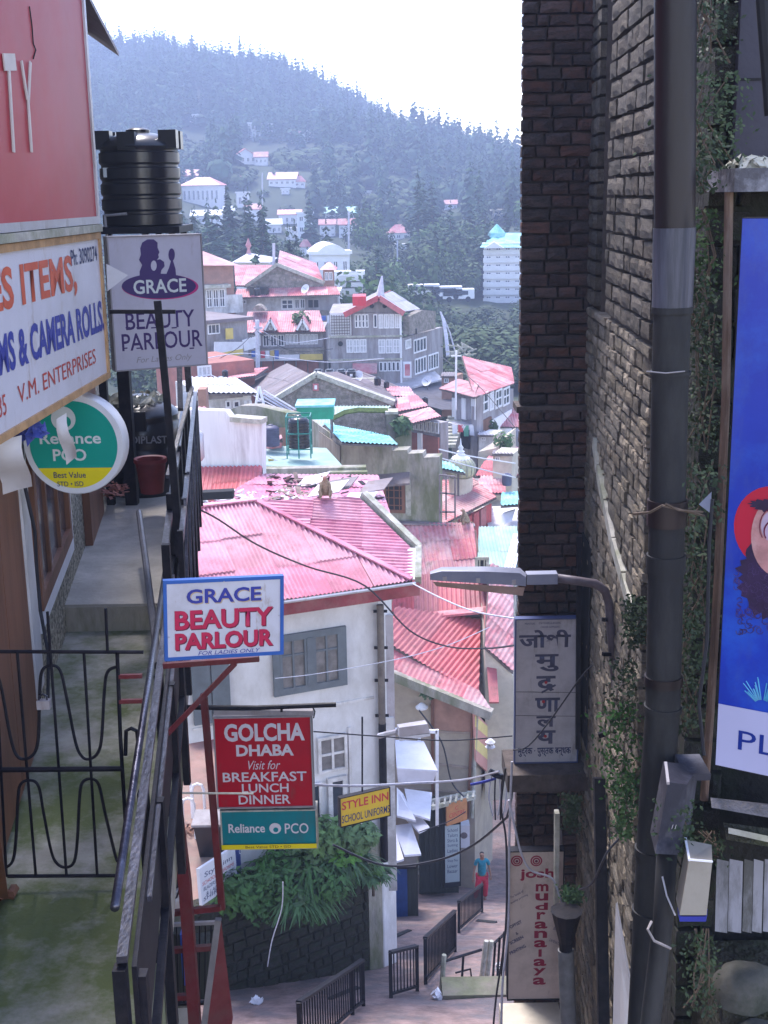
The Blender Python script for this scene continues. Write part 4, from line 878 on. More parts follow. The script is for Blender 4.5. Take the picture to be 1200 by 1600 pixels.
# tumbledown wall stubs and sheds filling gaps
for i, (q, Y, h, mm, rm, lab) in enumerate((
    ((612, 640, 640, 612), 66, 1, m_brown, m_greyroof, 'small brown lean-to between the tank roof and the stepped pink roofs'),
    ((560, 622, 584, 608), 67, 1, m_white, m_tin, 'tiny white shed with a tin roof behind the rubble gable'),
    ((470, 610, 488, 596), 70, 1, m_cream, m_greyroof, 'little cream shed left of the black tank row'),
    ((690, 600, 712, 584), 77, 1, m_brown, m_greyroof, 'brown shed wedged between the three storey house and the corner house'),
    ((655, 556, 690, 536), 90, 1, m_greyblue, m_green, 'stacked grey shed on the far side of the three storey house'),
    ((402, 664, 424, 646), 47, 1, m_brown, m_redf, 'low brown hut right of the streaked white wall'),
    ((420, 700, 440, 684), 44, 1, m_redf, m_redf, 'small pink hutch beside the faded blue tank'),
    ((748, 690, 770, 676), 63, 1, m_white, m_tin, 'white hut at the foot of the corner house'),
    ((300, 660, 322, 640), 40, 1, m_cream, m_redf, 'cream hut glimpsed through the black railing'),
    ((770, 722, 800, 706), 57, 1, m_cream, m_greyroof, 'cream hut above the dark red low roof'))):
    x0, y1, x1, y0 = q; pl = FP(x0, y1, Y, x1, y1, Y + .3 * (-1) ** i); t = house('small_shed', lab, pl, (x0, y0 + 4, x1, y1), 1.6, mm, 2, 'shed')
    slope(t, [(x0 - 2, y0 + 5, Y - .3), (x1 + 2, y0 + 5, Y - .3), (x1, y0 - 2, Y + 1.5), (x0 + 1, y0 - 1, Y + 1.5)], rm, rows=1, sheet=.8, seed=i)
    window(pl, (x0 + 4, y0 + 7, x0 + 11, y1 - 2), t, m_wframe if i % 2 else m_wood, m_glass, 2, 1, .05, .04)
for i, (px, py, Y, r, lab) in enumerate(((498, 606, 62, .5, 'weeds growing on the ridge of the rubble gable'), (628, 664, 52, .4, 'moss tuft on the block beside the stepped pink roofs'), (760, 668, 66, .6, 'shrub under the windows of the corner house'), (470, 500, 86, .7, 'dark bush behind the dormer building'), (520, 470, 100, 1.1, 'green bush between the turret and the red water tank'), (640, 560, 95, 1.4, 'green bush behind the three storey house'), (352, 560, 84, .8, 'bush in the gap behind the left shops'))):
    solo('shrub', leafclump(P(px, py, Y), r, 140, .2, 30 + i), m_leaf if i % 2 else m_leafd, lab, 'shrub')
# ================================================================== lane and the houses along it
m_lane = M('worn_red_paving', (.23, .155, .14), .7, .4, 2.6, .9, dirt=(.13, .115, .12), dscale=1.1, damt=.85, bscale=12, bdist=.04)
mb = MB(); yy = [-6 + i * .8 for i in range(100)]
for y in yy:
    for x in (-5.2, -3.8, -2.4, -1, 0, 1, 2, 3, 4.2, 6): mb.v.append(V((x, y, lane_z(y) + .03 * math.sin(x * 2.1 + y * 1.3))))
for j in range(99):
    for i in range(9): a = j * 10 + i; mb.f.append((a, a + 1, a + 11, a + 10))
struct('lane', mb, m_lane, True)


ch = MB()
for i in range(9):
    a, b = ground(508 + i * 14, 1540 - i * 3), ground(520 + i * 14, 1538 - i * 3); 
for a, b in ((ground(515, 1563), ground(560, 1545)), (ground(603, 1470), ground(640, 1455)), (ground(745, 1440), ground(775, 1443))): ch.bar(a + V((0, 0, .02)), b + V((0, 0, .02)), .12, .05)
struct('drain_channel', ch, m_dark)
# ---------------------------------------- white house with the big pink roof
ze, zr = -7.6, -6.3
C = G(644, 911, ze); EL = G(250, 968, ze); H = G(400, 787, zr); HL = G(270, 802, zr); R2 = G(560, 779, zr); E2 = G(645, 862, ze)
_n = (R2 - C).cross(H - C); _d = ray(645, 862); E2 = _d * (C.dot(_n) / _d.dot(_n)); _n = (C - EL).cross(H - EL); _d = ray(270, 802); HL = _d * (EL.dot(_n) / _d.dot(_n))
wh = thing('pink_roofed_white_house', 'white house with a big faded pink corrugated roof and grey shuttered window', 'house', V((C.x - 2, C.y, -14)))
corrugated([EL, C, H, HL], m_pink, wh, .085, .024, .85, 3, 'roof_sheet', m_deck, .05, 1)
corrugated([C, E2, R2, H], m_pink, wh, .085, .012, .85, 3, 'roof_sheet', m_deck, .05, 2)
part('hip_cap', MB().bar(C + V((0, 0, .1)), H + V((0, 0, .1)), .2, .03).bar(H + V((0, 0, .1)), HL + V((0, 0, .1)), .2, .03), m_pink, wh)
part('verge_stone', MB().bar(R2 + V((.1, .1, .05)), E2 + V((.1, .1, .05)), .16, .2).bar(E2 + V((.12, .1, .05)), C + V((.12, 0, .05)), .13, .2), m_coping, wh)
part('gutter_strip', MB().bar(E2 + V((.0, .0, .07)), C + V((-.02, 0, .07)), .2, .03), m_tin, wh)
fd = (C - EL).normalized(); fn = V((fd.y, -fd.x, 0))
part('fascia', MB().bar(EL + fn * .12 - V((0, 0, .1)), C + fn * .12 + fd * .1 - V((0, 0, .1)), .05, .26), m_maroon2 if 'm_maroon2' in globals() else M('maroon_fascia', (.24, .04, .05), .6, .25, 3, .2, dirt=(.35, .2, .18), damt=.4), wh)
part('gutter', MB().tube([EL + fn * .16 + V((0, 0, .04)), C + fn * .16 + V((0, 0, .04))], .035, 6), m_tin, wh)
Cw = C - fn * .3 - fd * .62; Lw = EL - fn * .3; Bw = V((C.x - .42, E2.y - .2, 0)); BL = Lw + V((.6, 5, 0))
zb = -19
zj = -10.3; Ll = Lw.lerp(Cw, .27); BLl = BL.lerp(Bw, .27)
part('wall', MB().hexa([V((p.x, p.y, zj)) for p in (Lw, Cw, Bw, BL)], [V((p.x, p.y, ze - .02)) for p in (Lw, Cw, Bw, BL)]).hexa([V((p.x, p.y, zb)) for p in (Ll, Cw, Bw, BLl)], [V((p.x, p.y, zj)) for p in (Ll, Cw, Bw, BLl)]), M('white_house_plaster', (.66, .65, .66), .9, .07, 3, .45, dirt=(.42, .4, .38), dscale=1.0, damt=.5, bscale=7, stretch=(1, 1, .6)), wh)
wp = Pl(V((Lw.x, Lw.y, 0)), V((Cw.x - Lw.x, Cw.y - Lw.y, 0)))
m_gshut = M('grey_green_shutter', (.13, .15, .17), .6, .15, 4, .15)
m_mesh = M('dusty_glass', (.17, .16, .16), .4, .35, 5, 0, spec=.5)
w = window(wp, (425, 985, 540, 1078), wh, m_gshut, m_mesh, 1, 1, .14, .03, o=.02)
u0, v0, u1, v1 = wp.rect(425, 985, 540, 1078); um = (u0 + u1) / 2
mb = MB(); wp.box(mb, um - .07, v0 + .12, um + .07, v1 - .12, .03, .1)
for a, b in ((u0 + .14, um - .07), (um + .07, u1 - .14)):
    m_ = (a + b) / 2; wp.box(mb, m_ - .02, v0 + .14, m_ + .02, v1 - .14, .03, .075); wp.box(mb, a, (v0 * .35 + v1 * .65) - .02, b, (v0 * .35 + v1 * .65) + .02, .032, .07)
    wp.box(mb, a, v0 + .13, a + .05, v1 - .13, .034, .085); wp.box(mb, b - .05, v0 + .13, b, v1 - .13, .034, .085)
part('casement', mb, m_gshut, w)
part('shutter_door', pbox(MB(), wp, 300, 1035, 328, 1130, .02, .08), m_gshut, wh); part('shutter_door', pbox(MB(), wp, 330, 1028, 358, 1130, .02, .08), m_gshut, wh)
window(wp, (496, 1148, 541, 1204), wh, m_white, m_mesh, 2, 2, .06, .05, o=.02)
window(wp, (512, 1212, 541, 1288), wh, m_white, m_glass, 1, 1, .09, .05, o=.02); window(wp, (484, 1222, 502, 1290), wh, m_white, m_glass, 1, 1, .06, .05, o=.02)
part('pilaster', pbox(MB(), wp, 545, 1135, 549, 1300, .0, .05), m_white, wh)
part('string_band', pbox(MB(), wp, 300, 1112, 584, 1116, .0, .03), m_white, wh)
cp = lambda y, d=.1: P(594 + (y - 945) * .017, y, Cw.y - .12)
part('drain_pipe', MB().tube([cp(945), cp(1130)], .075, 10), M('rusty_drain', (.12, .1, .09), .8, .3, 4, .3, dirt=(.3, .26, .22), damt=.5), wh, smooth=40)
dk = part('drain_pipe', MB().tube([cp(1130), cp(1345)], .08, 10), m_steel, wh, smooth=40, label='black lower length of drain pipe')
br = MB()
for y in (955, 1012, 1063, 1118): br.bar(cp(y) - V((.14, 0, 0)), cp(y) + V((.14, 0, 0)), .05)
part('pipe_bracket', br, m_steel, wh, kind='stuff')
part('white_corner_board', MB().bar(P(608, 960, Cw.y + .3), P(612, 1160, Cw.y + .3), .16, .1), m_tin, wh); part('white_corner_board', MB().bar(P(606, 1120, Cw.y + .25), P(612, 1390, Cw.y + .25), .24, .1), m_white, wh)
# cable across the pink roof
wire('thin dark wire drooping across the big pink roof towards the lane', [(250, 770, 20), (330, 805, 20.5), (400, 850, 21), (480, 885, 21.5), (570, 915, 22), (640, 985, 22.5), (700, 1010, 22.5), (760, 1013, 21), (806, 1008, 18)], .016)
wire('thick dark cable crossing in front of the red ribbed roof', [(645, 912, 24), (690, 935, 22), (740, 955, 20), (806, 967, 17)], .014, m_wirel)
wire('pale wire stretched level below the window of the white house', [(430, 1060, 22), (500, 1052, 22.5), (620, 1030, 23), (700, 1008, 24), (765, 980, 25)], .008, m_wirel)
wire('long pale cable sagging just above the yellow sign', [(486, 1226, 14), (560, 1228, 15), (640, 1224, 16), (720, 1219, 16), (780, 1205, 15)], .016, m_wirel)
wire('grey wire level with the small street lamp', [(490, 1143, 15), (600, 1151, 15.5), (700, 1157, 16), (800, 1150, 15)], .009)
wire('dark cable looping low across the lane to the brick tower', [(520, 1320, 17), (600, 1352, 17), (680, 1345, 17), (740, 1320, 16.5), (800, 1270, 15)], .018)
wire('thin wire hanging down the dark planted wall', [(442, 1378, 20), (440, 1420, 20.2), (425, 1470, 20.4), (418, 1510, 20.6)], .01, m_wirel)
wire('black loop of cable against the beige wall', [(655, 1110, 30), (690, 1160, 30), (705, 1220, 30), (725, 1245, 30)], .022)
wire('dark wire from the beige wall to the dark stall', [(655, 1300, 27), (700, 1284, 27), (728, 1268, 27)], .012)
# roof behind with rubbish
t = thing('rubbish_roofed_house', 'low house whose pink roof is littered with rubbish and loose sheets', 'house', P(500, 800, 31))
slope(t, [(296, 806, 29.6), (612, 812, 30.6), (590, 752, 36), (410, 742, 35)], m_pink, wave=.12, sheet=1, amp=.012, rows=3)
part('wall', MB().hexa([P(300, 812, 29.8), P(612, 815, 30.8), P(592, 756, 35.8), P(410, 746, 34.8)], [P(300, 1000, 29.8), P(612, 1000, 30.8), P(592, 900, 35.8), P(410, 900, 34.8)]), m_cream, t)
rg = random.Random(21)
def debris(label, px0, py0, px1, py1, Y0, Y1, n, mat, smin, smax, name='rubbish_heap', flat=.12):
    mb = MB()
    for k in range(n):
        a = rg.random(); b = rg.random(); p = P(px0 + (px1 - px0) * a, py1 + (py0 - py1) * b, Y0 + (Y1 - Y0) * b) + V((0, 0, .03 + rg.random() * .1))
        u = V((rg.gauss(0, 1), rg.gauss(0, 1), rg.gauss(0, .25))).normalized(); w = u.cross(V((rg.gauss(0, .3), rg.gauss(0, .3), 1))).normalized(); s = rg.uniform(smin, smax)
        q = [p - u * s - w * s * .4, p + u * s - w * s * .4, p + u * s + w * s * .4, p - u * s + w * s * .4]; mb.hexa(q, [x + V((0, 0, flat * s)) for x in q])
    o = solo(name, mb, mat, label, 'rubbish', kind='stuff'); return o
debris('brown broken wood and bags heaped on the pink roof', 420, 745, 480, 790, 31.5, 35, 60, M('broken_wood', (.26, .19, .16), .9, .5, 5, .2), .06, .18)
debris('pale scraps of paper and plaster scattered on the pink roof', 400, 765, 480, 795, 31, 33.5, 60, m_signw, .03, .11)
debris('dark scraps scattered over the pink roof', 410, 745, 590, 800, 31, 35, 40, m_dark, .05, .2)
t = debris('white dusty rubble left of the rubbish heap on the roof', 300, 772, 400, 802, 30, 32.5, 110, m_white, .04, .16)
lab = ['loose grey sheet leaning on the ridge behind the sitting monkey', 'loose pale metal sheet on the rubbish roof, farthest left', 'loose dark sheet on the rubbish roof right of the monkey', 'loose white sheet lying low across the pink roof top', 'loose brown sheet tilted near the barred window']
for i, (x0, y0, x1, y1, Y, m_) in enumerate(((498, 772, 545, 760, 32, m_greyroof), (460, 765, 500, 752, 33.5, m_tin), (480, 778, 530, 766, 31.5, m_tin), (530, 792, 575, 786, 30.6, m_signw), (560, 772, 600, 762, 32.5, m_greyroof))):
    a, b = P(x0, y0, Y), P(x1, y1 + 4, Y + .2); k = V((.25, .7, .16))
    solo('loose_sheet', MB().hexa([a, b, b + k, a + k], [q + V((0, 0, .03)) for q in (a, b, b + k, a + k)]), m_, lab[i], 'metal sheet')
solo('dark_beam', MB().bar(P(292, 775, 28.5), P(365, 771, 28.5), .3, .18), m_dark, 'dark flat beam jutting out from the railing above the pink roof', 'beam')
# ---------------------------------------- monkeys
def skinned(name, joints, edges, mat, parent, sub=1, root=0):
    me = bpy.data.meshes.new(name); base = BASE[parent.name]
    me.from_pydata([(V(j[0]) - base)[:] for j in joints], edges, []); o = bpy.data.objects.new(name, me); COL.objects.link(o)
    m = o.modifiers.new('s', 'SKIN'); m.use_smooth_shade = True; o.modifiers.new('d', 'SUBSURF').levels = sub; o.modifiers['d'].render_levels = sub
    for i, j in enumerate(joints):
        d = me.skin_vertices[0].data[i]; r = j[1]; d.radius = (r, r) if not isinstance(r, tuple) else r; d.use_root = (i == root)
    dg = bpy.context.evaluated_depsgraph_get(); nm = bpy.data.meshes.new_from_object(o.evaluated_get(dg), depsgraph=dg); bpy.data.objects.remove(o)
    for p in nm.polygons: p.use_smooth = True
    nm.materials.clear(); nm.materials.append(mat); o = bpy.data.objects.new(name, nm); link(o, parent); BASE[o.name] = base; return o
m_fur = M('monkey_fur', (.30, .23, .16), .95, .3, 25, .5)
m_face = M('monkey_face', (.42, .22, .18), .8, .1, 10, 0)
def monkey(label, b, s, f):                  # f: +1 faces the viewer, otherwise side on
    t = thing('seated_monkey', label, 'monkey', b); X = V((1, 0, 0)) if f > 0 else V((.3, -.95, 0)); F = V((0, -1, 0)) if f > 0 else V((-.95, -.3, 0)); Z = V((0, 0, 1))
    p = lambda x, y, z: b + (X * x + F * y + Z * z) * s
    J = [(p(0, -.06, .14), .13 * s), (p(0, -.02, .30), .125 * s), (p(0, .03, .42), .10 * s), (p(0, .06, .49), .06 * s), (p(0, .09, .57), .085 * s), (p(0, .16, .55), .045 * s),
         (p(.11, .04, .40), .05 * s), (p(.14, .12, .22), .038 * s), (p(.10, .17, .04), .028 * s), (p(-.11, .04, .40), .05 * s), (p(-.14, .12, .22), .038 * s), (p(-.10, .17, .04), .028 * s),
         (p(.12, -.02, .10), .075 * s), (p(.16, .12, .20), .055 * s), (p(.13, .12, .02), .03 * s), (p(.13, .22, .01), .025 * s), (p(-.12, -.02, .10), .075 * s), (p(-.16, .12, .20), .055 * s), (p(-.13, .12, .02), .03 * s), (p(-.13, .22, .01), .025 * s),
         (p(.02, -.2, .05), .025 * s), (p(.06, -.34, .02), .018 * s)]
    E = [(0, 1), (1, 2), (2, 3), (3, 4), (4, 5), (2, 6), (6, 7), (7, 8), (2, 9), (9, 10), (10, 11), (0, 12), (12, 13), (13, 14), (14, 15), (0, 16), (16, 17), (17, 18), (18, 19), (0, 20), (20, 21)]
    skinned('body', J, E, m_fur, t)
    part('face', MB().lathe(p(0, .15, .565), [(.05 * s, 0), (.045 * s, .03 * s), (.02 * s, .055 * s)], 10, ax=F), m_face, t, smooth=True)
    part('ear', MB().lathe(p(.085, .08, .6), [(.028 * s, 0), (.02 * s, .01)], 8, ax=F), m_face, t); part('ear', MB().lathe(p(-.085, .08, .6), [(.028 * s, 0), (.02 * s, .01)], 8, ax=F), m_face, t)
b = R2.lerp(H, .32) + V((0, -.05, .08)); monkey('brown monkey sitting on the ridge of the big pink roof', b, .78, 1)
# ---------------------------------------- stepped red roofs right of the white house
t = thing('red_ribbed_house', 'house with narrow ribbed red roofs stepping down behind the street lamp', 'house', P(690, 950, 40))
slope(t, [(630, 916, 42.2), (748, 905, 42.4), (740, 822, 45), (608, 818, 45)], m_redf, wave=.16, amp=.03, sheet=.9, rows=3, seed=5)
part('ridge_cap', MB().bar(P(608, 816, 45) , P(742, 821, 45), .35, .06), m_greyroof, t)
slope(t, [(606, 958, 40.8), (762, 962, 40.8), (760, 902, 42.5), (632, 896, 42.3)], m_red, wave=.16, amp=.035, sheet=.9, rows=1, seed=6)
part('wall', MB().hexa([P(606, 962, 40.9), P(762, 966, 41), P(744, 828, 45), P(610, 824, 45)], [P(606, 1200, 40.9), P(762, 1200, 41), P(744, 1000, 45), P(610, 1000, 45)]), m_brown, t)
slope(t, [(757, 1012, 38.2), (802, 1052, 38), (806, 886, 43), (746, 896, 43)], m_redf, wave=.16, amp=.02, sheet=.9, rows=3, seed=7)
part('side_wall', MB().hexa([P(758, 1016, 38.3), P(802, 1056, 38.1), P(806, 892, 43), P(748, 902, 43)], [P(758, 1250, 38.3), P(802, 1250, 38.1), P(806, 1050, 43), P(748, 1050, 43)]), m_cream, t)
b_ = P(727, 818, 44.9); monkey('small brown monkey sitting side on at the right end of the red ribbed roof', b_, .9, -1)
t = thing('beige_house', 'beige walled house with a dark red ribbed roof and stone eave beside the lane', 'house', P(690, 1280, 36))
slope(t, [(608, 1008, 38.6), (748, 1088, 37.4), (756, 958, 40.6), (610, 970, 40.6)], m_red, wave=.16, amp=.035, sheet=.8, rows=1, seed=8)
slope(t, [(606, 1046, 38.0), (768, 1110, 36.9), (748, 1082, 37.5), (606, 1003, 38.8)], m_redf, wave=.16, amp=.01, sheet=1.0, rows=1, seed=9)
part('ridge_flashing', MB().bar(P(608, 968, 40.6), P(768, 952, 40.6), .5, .08), m_redf, t); part('edge_flashing', MB().bar(P(762, 950, 40.5), P(772, 1098, 37.1), .3, .08), m_red, t)
part('stone_eave', MB().bar(P(604, 1050, 37.95), P(768, 1116, 36.85), .35, .28), m_conc, t)
pl = FP(604, 1060, 38.2, 762, 1120, 37.3)
u0, v0, u1, v1 = pl.rect(612, 1045, 742, 1290)
zt0 = pl.uv(606, 1052)[1]; zt1 = pl.uv(755, 1116)[1]; ub = pl.uv(742, 1120)[0]
m_beige = M('beige_plywood', (.40, .33, .25), .85, .12, 2, .1, dirt=(.28, .23, .2), damt=.5)
part('wall', pl.prism(MB(), [(pl.uv(600, 1052)[0], v0 - 3), (ub, v0 - 3), (ub, zt1), (pl.uv(600, 1052)[0], zt0)], -3, 0), m_beige, t)
for a, b in (((612, 1140), (742, 1145)), ((612, 1185), (742, 1200)), ((612, 1230), (742, 1240))): part('panel_batten', MB().bar(pl.at(*a, .02), pl.at(*b, .02), .07), M('beige_batten', (.32, .25, .2), .85, .2, 3, .1), t)
part('dark_upper_panel', pbox(MB(), pl, 676, 1085, 740, 1142, .0, .03), m_brown, t); part('post', MB().bar(pl.at(676, 1080, .05), pl.at(677, 1290, .05), .09), m_wood, t)
for x in (736, 743): part('down_pipe', MB().tube([pl.at(x + 4, 1108, .12), pl.at(x - 4, 1275, .12)], .05, 7), m_wood if x < 740 else m_coping, t)
part('wall_lamp', MB().lathe(pl.at(662, 1102, .25), [(.05, .18), (.2, .05), (.19, 0)], 14), m_wframe, t)
part('moss_patch', leafclump(pl.at(672, 1080, .25), .3, 120, .06, 9, .5), m_leaf, t)
pc = FP(740, 1200, 37, 768, 1200, 38.7)
hg = thing('striped_hoarding', 'tall hoarding with slanting yellow and pink stripes beyond the beige wall', 'sign', pc.at(755, 1230))
pboard = pc.prism(MB(), [pc.uv(*q) for q in ((741, 1112), (764, 1135), (766, 1210), (744, 1190))], -.06, 0); part('board', pboard, M('hoarding_pink', (.62, .3, .26), .6, .1, 2, 0), hg)
for a in ((1118, 1135), (1152, 1170)): part('yellow_stripe', pc.prism(MB(), [pc.uv(742, a[0]), pc.uv(765, a[0] + 20), pc.uv(765, a[1] + 20), pc.uv(742, a[1])], .002, .006), M('hoarding_yellow', (.75, .6, .25), .6, .1, 2, 0), hg)
# white awning sheets stacked beside the white house
aw = thing('white_awnings', 'stack of crooked white plastic awning sheets beside the black drain pipe', 'awning', P(640, 1350, 29))
m_aw = M('white_plastic_sheet', (.66, .66, .74), .45, .06, 2, .1, dirt=(.5, .5, .56), damt=.5)
for i, (a, b, c, d) in enumerate((((617, 1156, 29.5), (662, 1158, 29.5), (684, 1204, 28.2), (620, 1200, 28.2)), ((632, 1232, 28.8), (675, 1238, 28.8), (672, 1280, 27.6), (640, 1270, 27.8)), ((620, 1230, 28.6), (630, 1240, 28.6), (650, 1282, 27.4), (620, 1274, 27.6)), ((634, 1278, 28.4), (655, 1272, 28.4), (671, 1292, 27.4), (655, 1300, 27.2)), ((614, 1290, 27.8), (642, 1286, 27.9), (658, 1334, 26.9), (632, 1336, 26.7)), ((604, 1300, 27.2), (618, 1298, 27.3), (631, 1342, 26.4), (604, 1350, 26.3)))):
    q = [P(*a), P(*b), P(*c), P(*d)]; o = part('awning_sheet', MB().hexa(q, [x - V((0, 0, .05)) for x in q]), m_aw, aw)
vs_ = MB()
for a, b in (((612, 1190), (612, 1345)), ((683, 1140), (683, 1290)), ((655, 1140), (655, 1160)), ((612, 1140), (683, 1143))): vs_.bar(P(*a, 29.6), P(*b, 29.6), .08)
part('frame', vs_, m_wframe, aw); part('valance', MB().hexa([P(620, 1203, 28.2), P(682, 1206, 28.2), P(676, 1225, 28.3), P(622, 1222, 28.3)], [P(620, 1203, 28.25), P(682, 1206, 28.25), P(676, 1225, 28.35), P(622, 1222, 28.35)]), m_aw, aw)
# stalls below the beige house
g0 = ground(708, 1400); bs = thing('dark_stall', 'dark draped stall with a tall pale notice board on its corner', 'stall', g0)
x0 = P(655, 1300, g0.y).x; x1 = P(713, 1300, g0.y).x; zt = P(680, 1262, g0.y).z; zbt = g0.z
m_drape = M('dark_green_drape', (.03, .035, .03), .8, .5, 3, .4, stretch=(4, 4, .4))
st_ = MB()
n = 14
for i in range(n):
    xa = x0 + (x1 - x0) * i / n; xb = x0 + (x1 - x0) * (i + 1) / n; st_.box((xa, g0.y + (.05 if i % 2 else 0), zbt + .15), (xb, g0.y + .5, zt))
part('drape', st_, m_drape, bs); part('stall_body', MB().box((x0, g0.y + .5, zbt - .3), (x1 + .1, g0.y + .9, zt - .05)), m_drape, bs)
pl = FP(690, 1380, g0.y - .15, 720, 1380, g0.y - .05)
nb = thing('notice_board', 'tall narrow pale blue notice board with small writing on the dark stall', 'sign', pl.at(707, 1385)); part('frame', pbox(MB(), pl, 693.5, 1286, 720, 1386, -.06, 0), m_steel, nb); part('board', pbox(MB(), pl, 695.5, 1289, 718, 1378, .0, .012), M('pale_blue_board', (.42, .5, .52), .5, .05, 2, 0), nb)
m_ink = M('dark_ink', (.03, .04, .12), .6, .1, 4, 0); m_redink = M('red_ink', (.5, .04, .05), .6, .1, 4, 0)
for i, y in enumerate((1297, 1305, 1313, 1321, 1329, 1345, 1353, 1361)): text(['School', 'Tailors', 'Shirts &', 'Suiting', 'Ladies', 'Shop No', 'Lower', 'Bazaar'][i], pl, (699, y - 3, 715, y + 2.5), m_ink, nb, o=.014)
pl = FP(700, 1290, g0.y - .4, 732, 1290, g0.y)
os_ = thing('orange_sign', 'small orange brown sign above the pale notice board', 'sign', pl.at(714, 1285)); part('board', pbox(MB(), pl, 698, 1252, 730, 1286, -.05, 0), M('orange_board', (.5, .22, .09), .6, .15, 4, 0), os_)
text('C', pl, (711, 1259, 716, 1265), m_redink, os_); text('CENTRE', pl, (702, 1268, 726, 1275), m_redink, os_)
cb = MB().bar(P(674, 1262, g0.y - .7), P(742, 1245, g0.y + .3), .12).bar(P(672, 1252, g0.y - .3), P(742, 1238, g0.y + .5), .1)
for i in range(8): cb.bar(P(676 + i * 9, 1262 - i * 2.2, g0.y - .7), P(678 + i * 9, 1249 - i * 2, g0.y - .1), .06)
solo('pole_canopy', cb, m_coping, 'rough canopy of poles jutting over the orange sign', 'canopy')
ac = P(718, 1325, g0.y + .4); bc = P(734, 1290, g0.y + .4); u = thing('air_conditioner', 'white air conditioner unit beside the pale notice board', 'air conditioner', ac)
part('casing', MB().box((ac.x, ac.y, ac.z), (bc.x, ac.y + .4, bc.z)), m_signw, u); part('fan_grille', MB().lathe(((ac.x + bc.x) / 2 - .02, ac.y - .01, (ac.z + bc.z) / 2 + .05), [(.11, 0), (.11, .02)], 16, ax=(0, 1, 0)), m_greyroof, u)
gb = ground(625, 1432); bl = thing('blue_shed', 'blue painted tin booth at the foot of the black drain pipe', 'booth', gb)
a = P(601, 1432, gb.y); b2 = P(636, 1352, gb.y)
part('wall', MB().box((a.x, gb.y, gb.z - .3), (b2.x, gb.y + 1.6, b2.z)), M('blue_tin', (.015, .06, .24), .5, .3, 3, .1), bl); part('roof', MB().box((a.x - .05, gb.y - .2, b2.z), (b2.x + .25, gb.y + 1.7, b2.z + .06)), m_steel, bl)
part('dark_side', MB().box((b2.x, gb.y + .05, gb.z - .3), (b2.x + .3, gb.y + 1.5, b2.z - .02)), m_drape, bl)
g1 = ground(640, 1428); solo('leaning_board', MB().hexa([P(635, 1430, g1.y), P(649, 1405, g1.y + .5), P(641, 1352, g1.y + .2), P(638, 1352, g1.y + .1)], [P(634, 1430, g1.y + .05), P(648, 1405, g1.y + .55), P(640, 1352, g1.y + .25), P(637, 1352, g1.y + .15)]), m_signw, 'narrow white board leaning beside the blue booth', 'board')
ts = thing('trestle_table', 'rough trestle table in front of the dark stall', 'table', ground(668, 1395)); q = ts.location
part('table_top', MB().box(q + V((-.45, -.2, .7)), q + V((.35, .4, .76))), m_conc, ts)
for s in (-.35, .25):
    part('leg', MB().bar(q + V((s, 0, 0)), q + V((s + .2, 0, .7)), .06), m_coping, ts); part('leg', MB().bar(q + V((s + .2, .3, 0)), q + V((s, .3, .7)), .06), m_coping, ts)
part('brace', MB().bar(q + V((-.5, .1, .75)), q + V((.1, .1, 1.5)), .05).bar(q + V((-.3, .1, .75)), q + V((.35, .1, 1.55)), .05), m_coping, ts)
# small street lamp on the white house pole
lp = thing('small_street_lamp', 'small pale street lamp pointing right from the white house corner', 'street lamp', P(640, 1155, 20))
part('lamp_housing', MB().hexa([P(620, 1145, 20), P(668, 1140, 20), P(672, 1145, 19.6), P(624, 1152, 19.6)], [P(620, 1132, 20), P(664, 1125, 20), P(668, 1131, 19.6), P(624, 1137, 19.6)]), m_tin, lp)
part('lens', MB().hexa([P(624, 1158, 19.9), P(668, 1151, 19.9), P(672, 1150, 19.6), P(626, 1158, 19.6)], [P(622, 1147, 19.95), P(668, 1141, 19.95), P(672, 1146, 19.6), P(624, 1152, 19.6)]), m_glassw, lp)
part('arm', MB().tube([P(592, 1150, 20.3), P(604, 1147, 20.2), P(622, 1143, 19.9)], .05, 8), m_tin, lp)
# ---------------------------------------- terrace, planted wall
zt = -13.6
ra, rb_ = ground(330, 1552), ground(598, 1512)
tp = [V((-9, ra.y - .6, zt)), V((ra.x, ra.y + .1, zt)), V((rb_.x, rb_.y + .1, zt)), V((rb_.x, 32, zt)), V((-9, 32, zt))]
struct('terrace', MB().slab(tp, .3), M('terrace_paving', (.28, .17, .14), .85, .2, 2, .3, dirt=(.2, .18, .15), damt=.5))
pl = Pl(V((ra.x - 3, ra.y - (rb_.y - ra.y) * 3 / (rb_.x - ra.x), ra.z)), V((rb_.x - ra.x, rb_.y - ra.y, 0)))
rw = thing('planted_retaining_wall', 'dark mossy retaining wall with plants tumbling over its top', 'wall', V((rb_.x - 1, rb_.y, rb_.z)))
ue = pl.uv(598, 1512)[0]; vt = zt - pl.O.z
m_rw = M('dark_mossy_stone', (.06, .054, .04), .95, .45, 5, .9, dirt=(.035, .05, .02), dscale=2.4, damt=.8, bdist=.1)
part('wall', pl.box(MB(), 0, -3.2, ue - .35, vt + .1, -.6, 0), m_rw, rw); part('concrete_pier', pl.box(MB(), ue - .35, -3.2, ue, vt + .5, -.6, .04), m_conc, rw)
rgs = random.Random(4)
sm = []
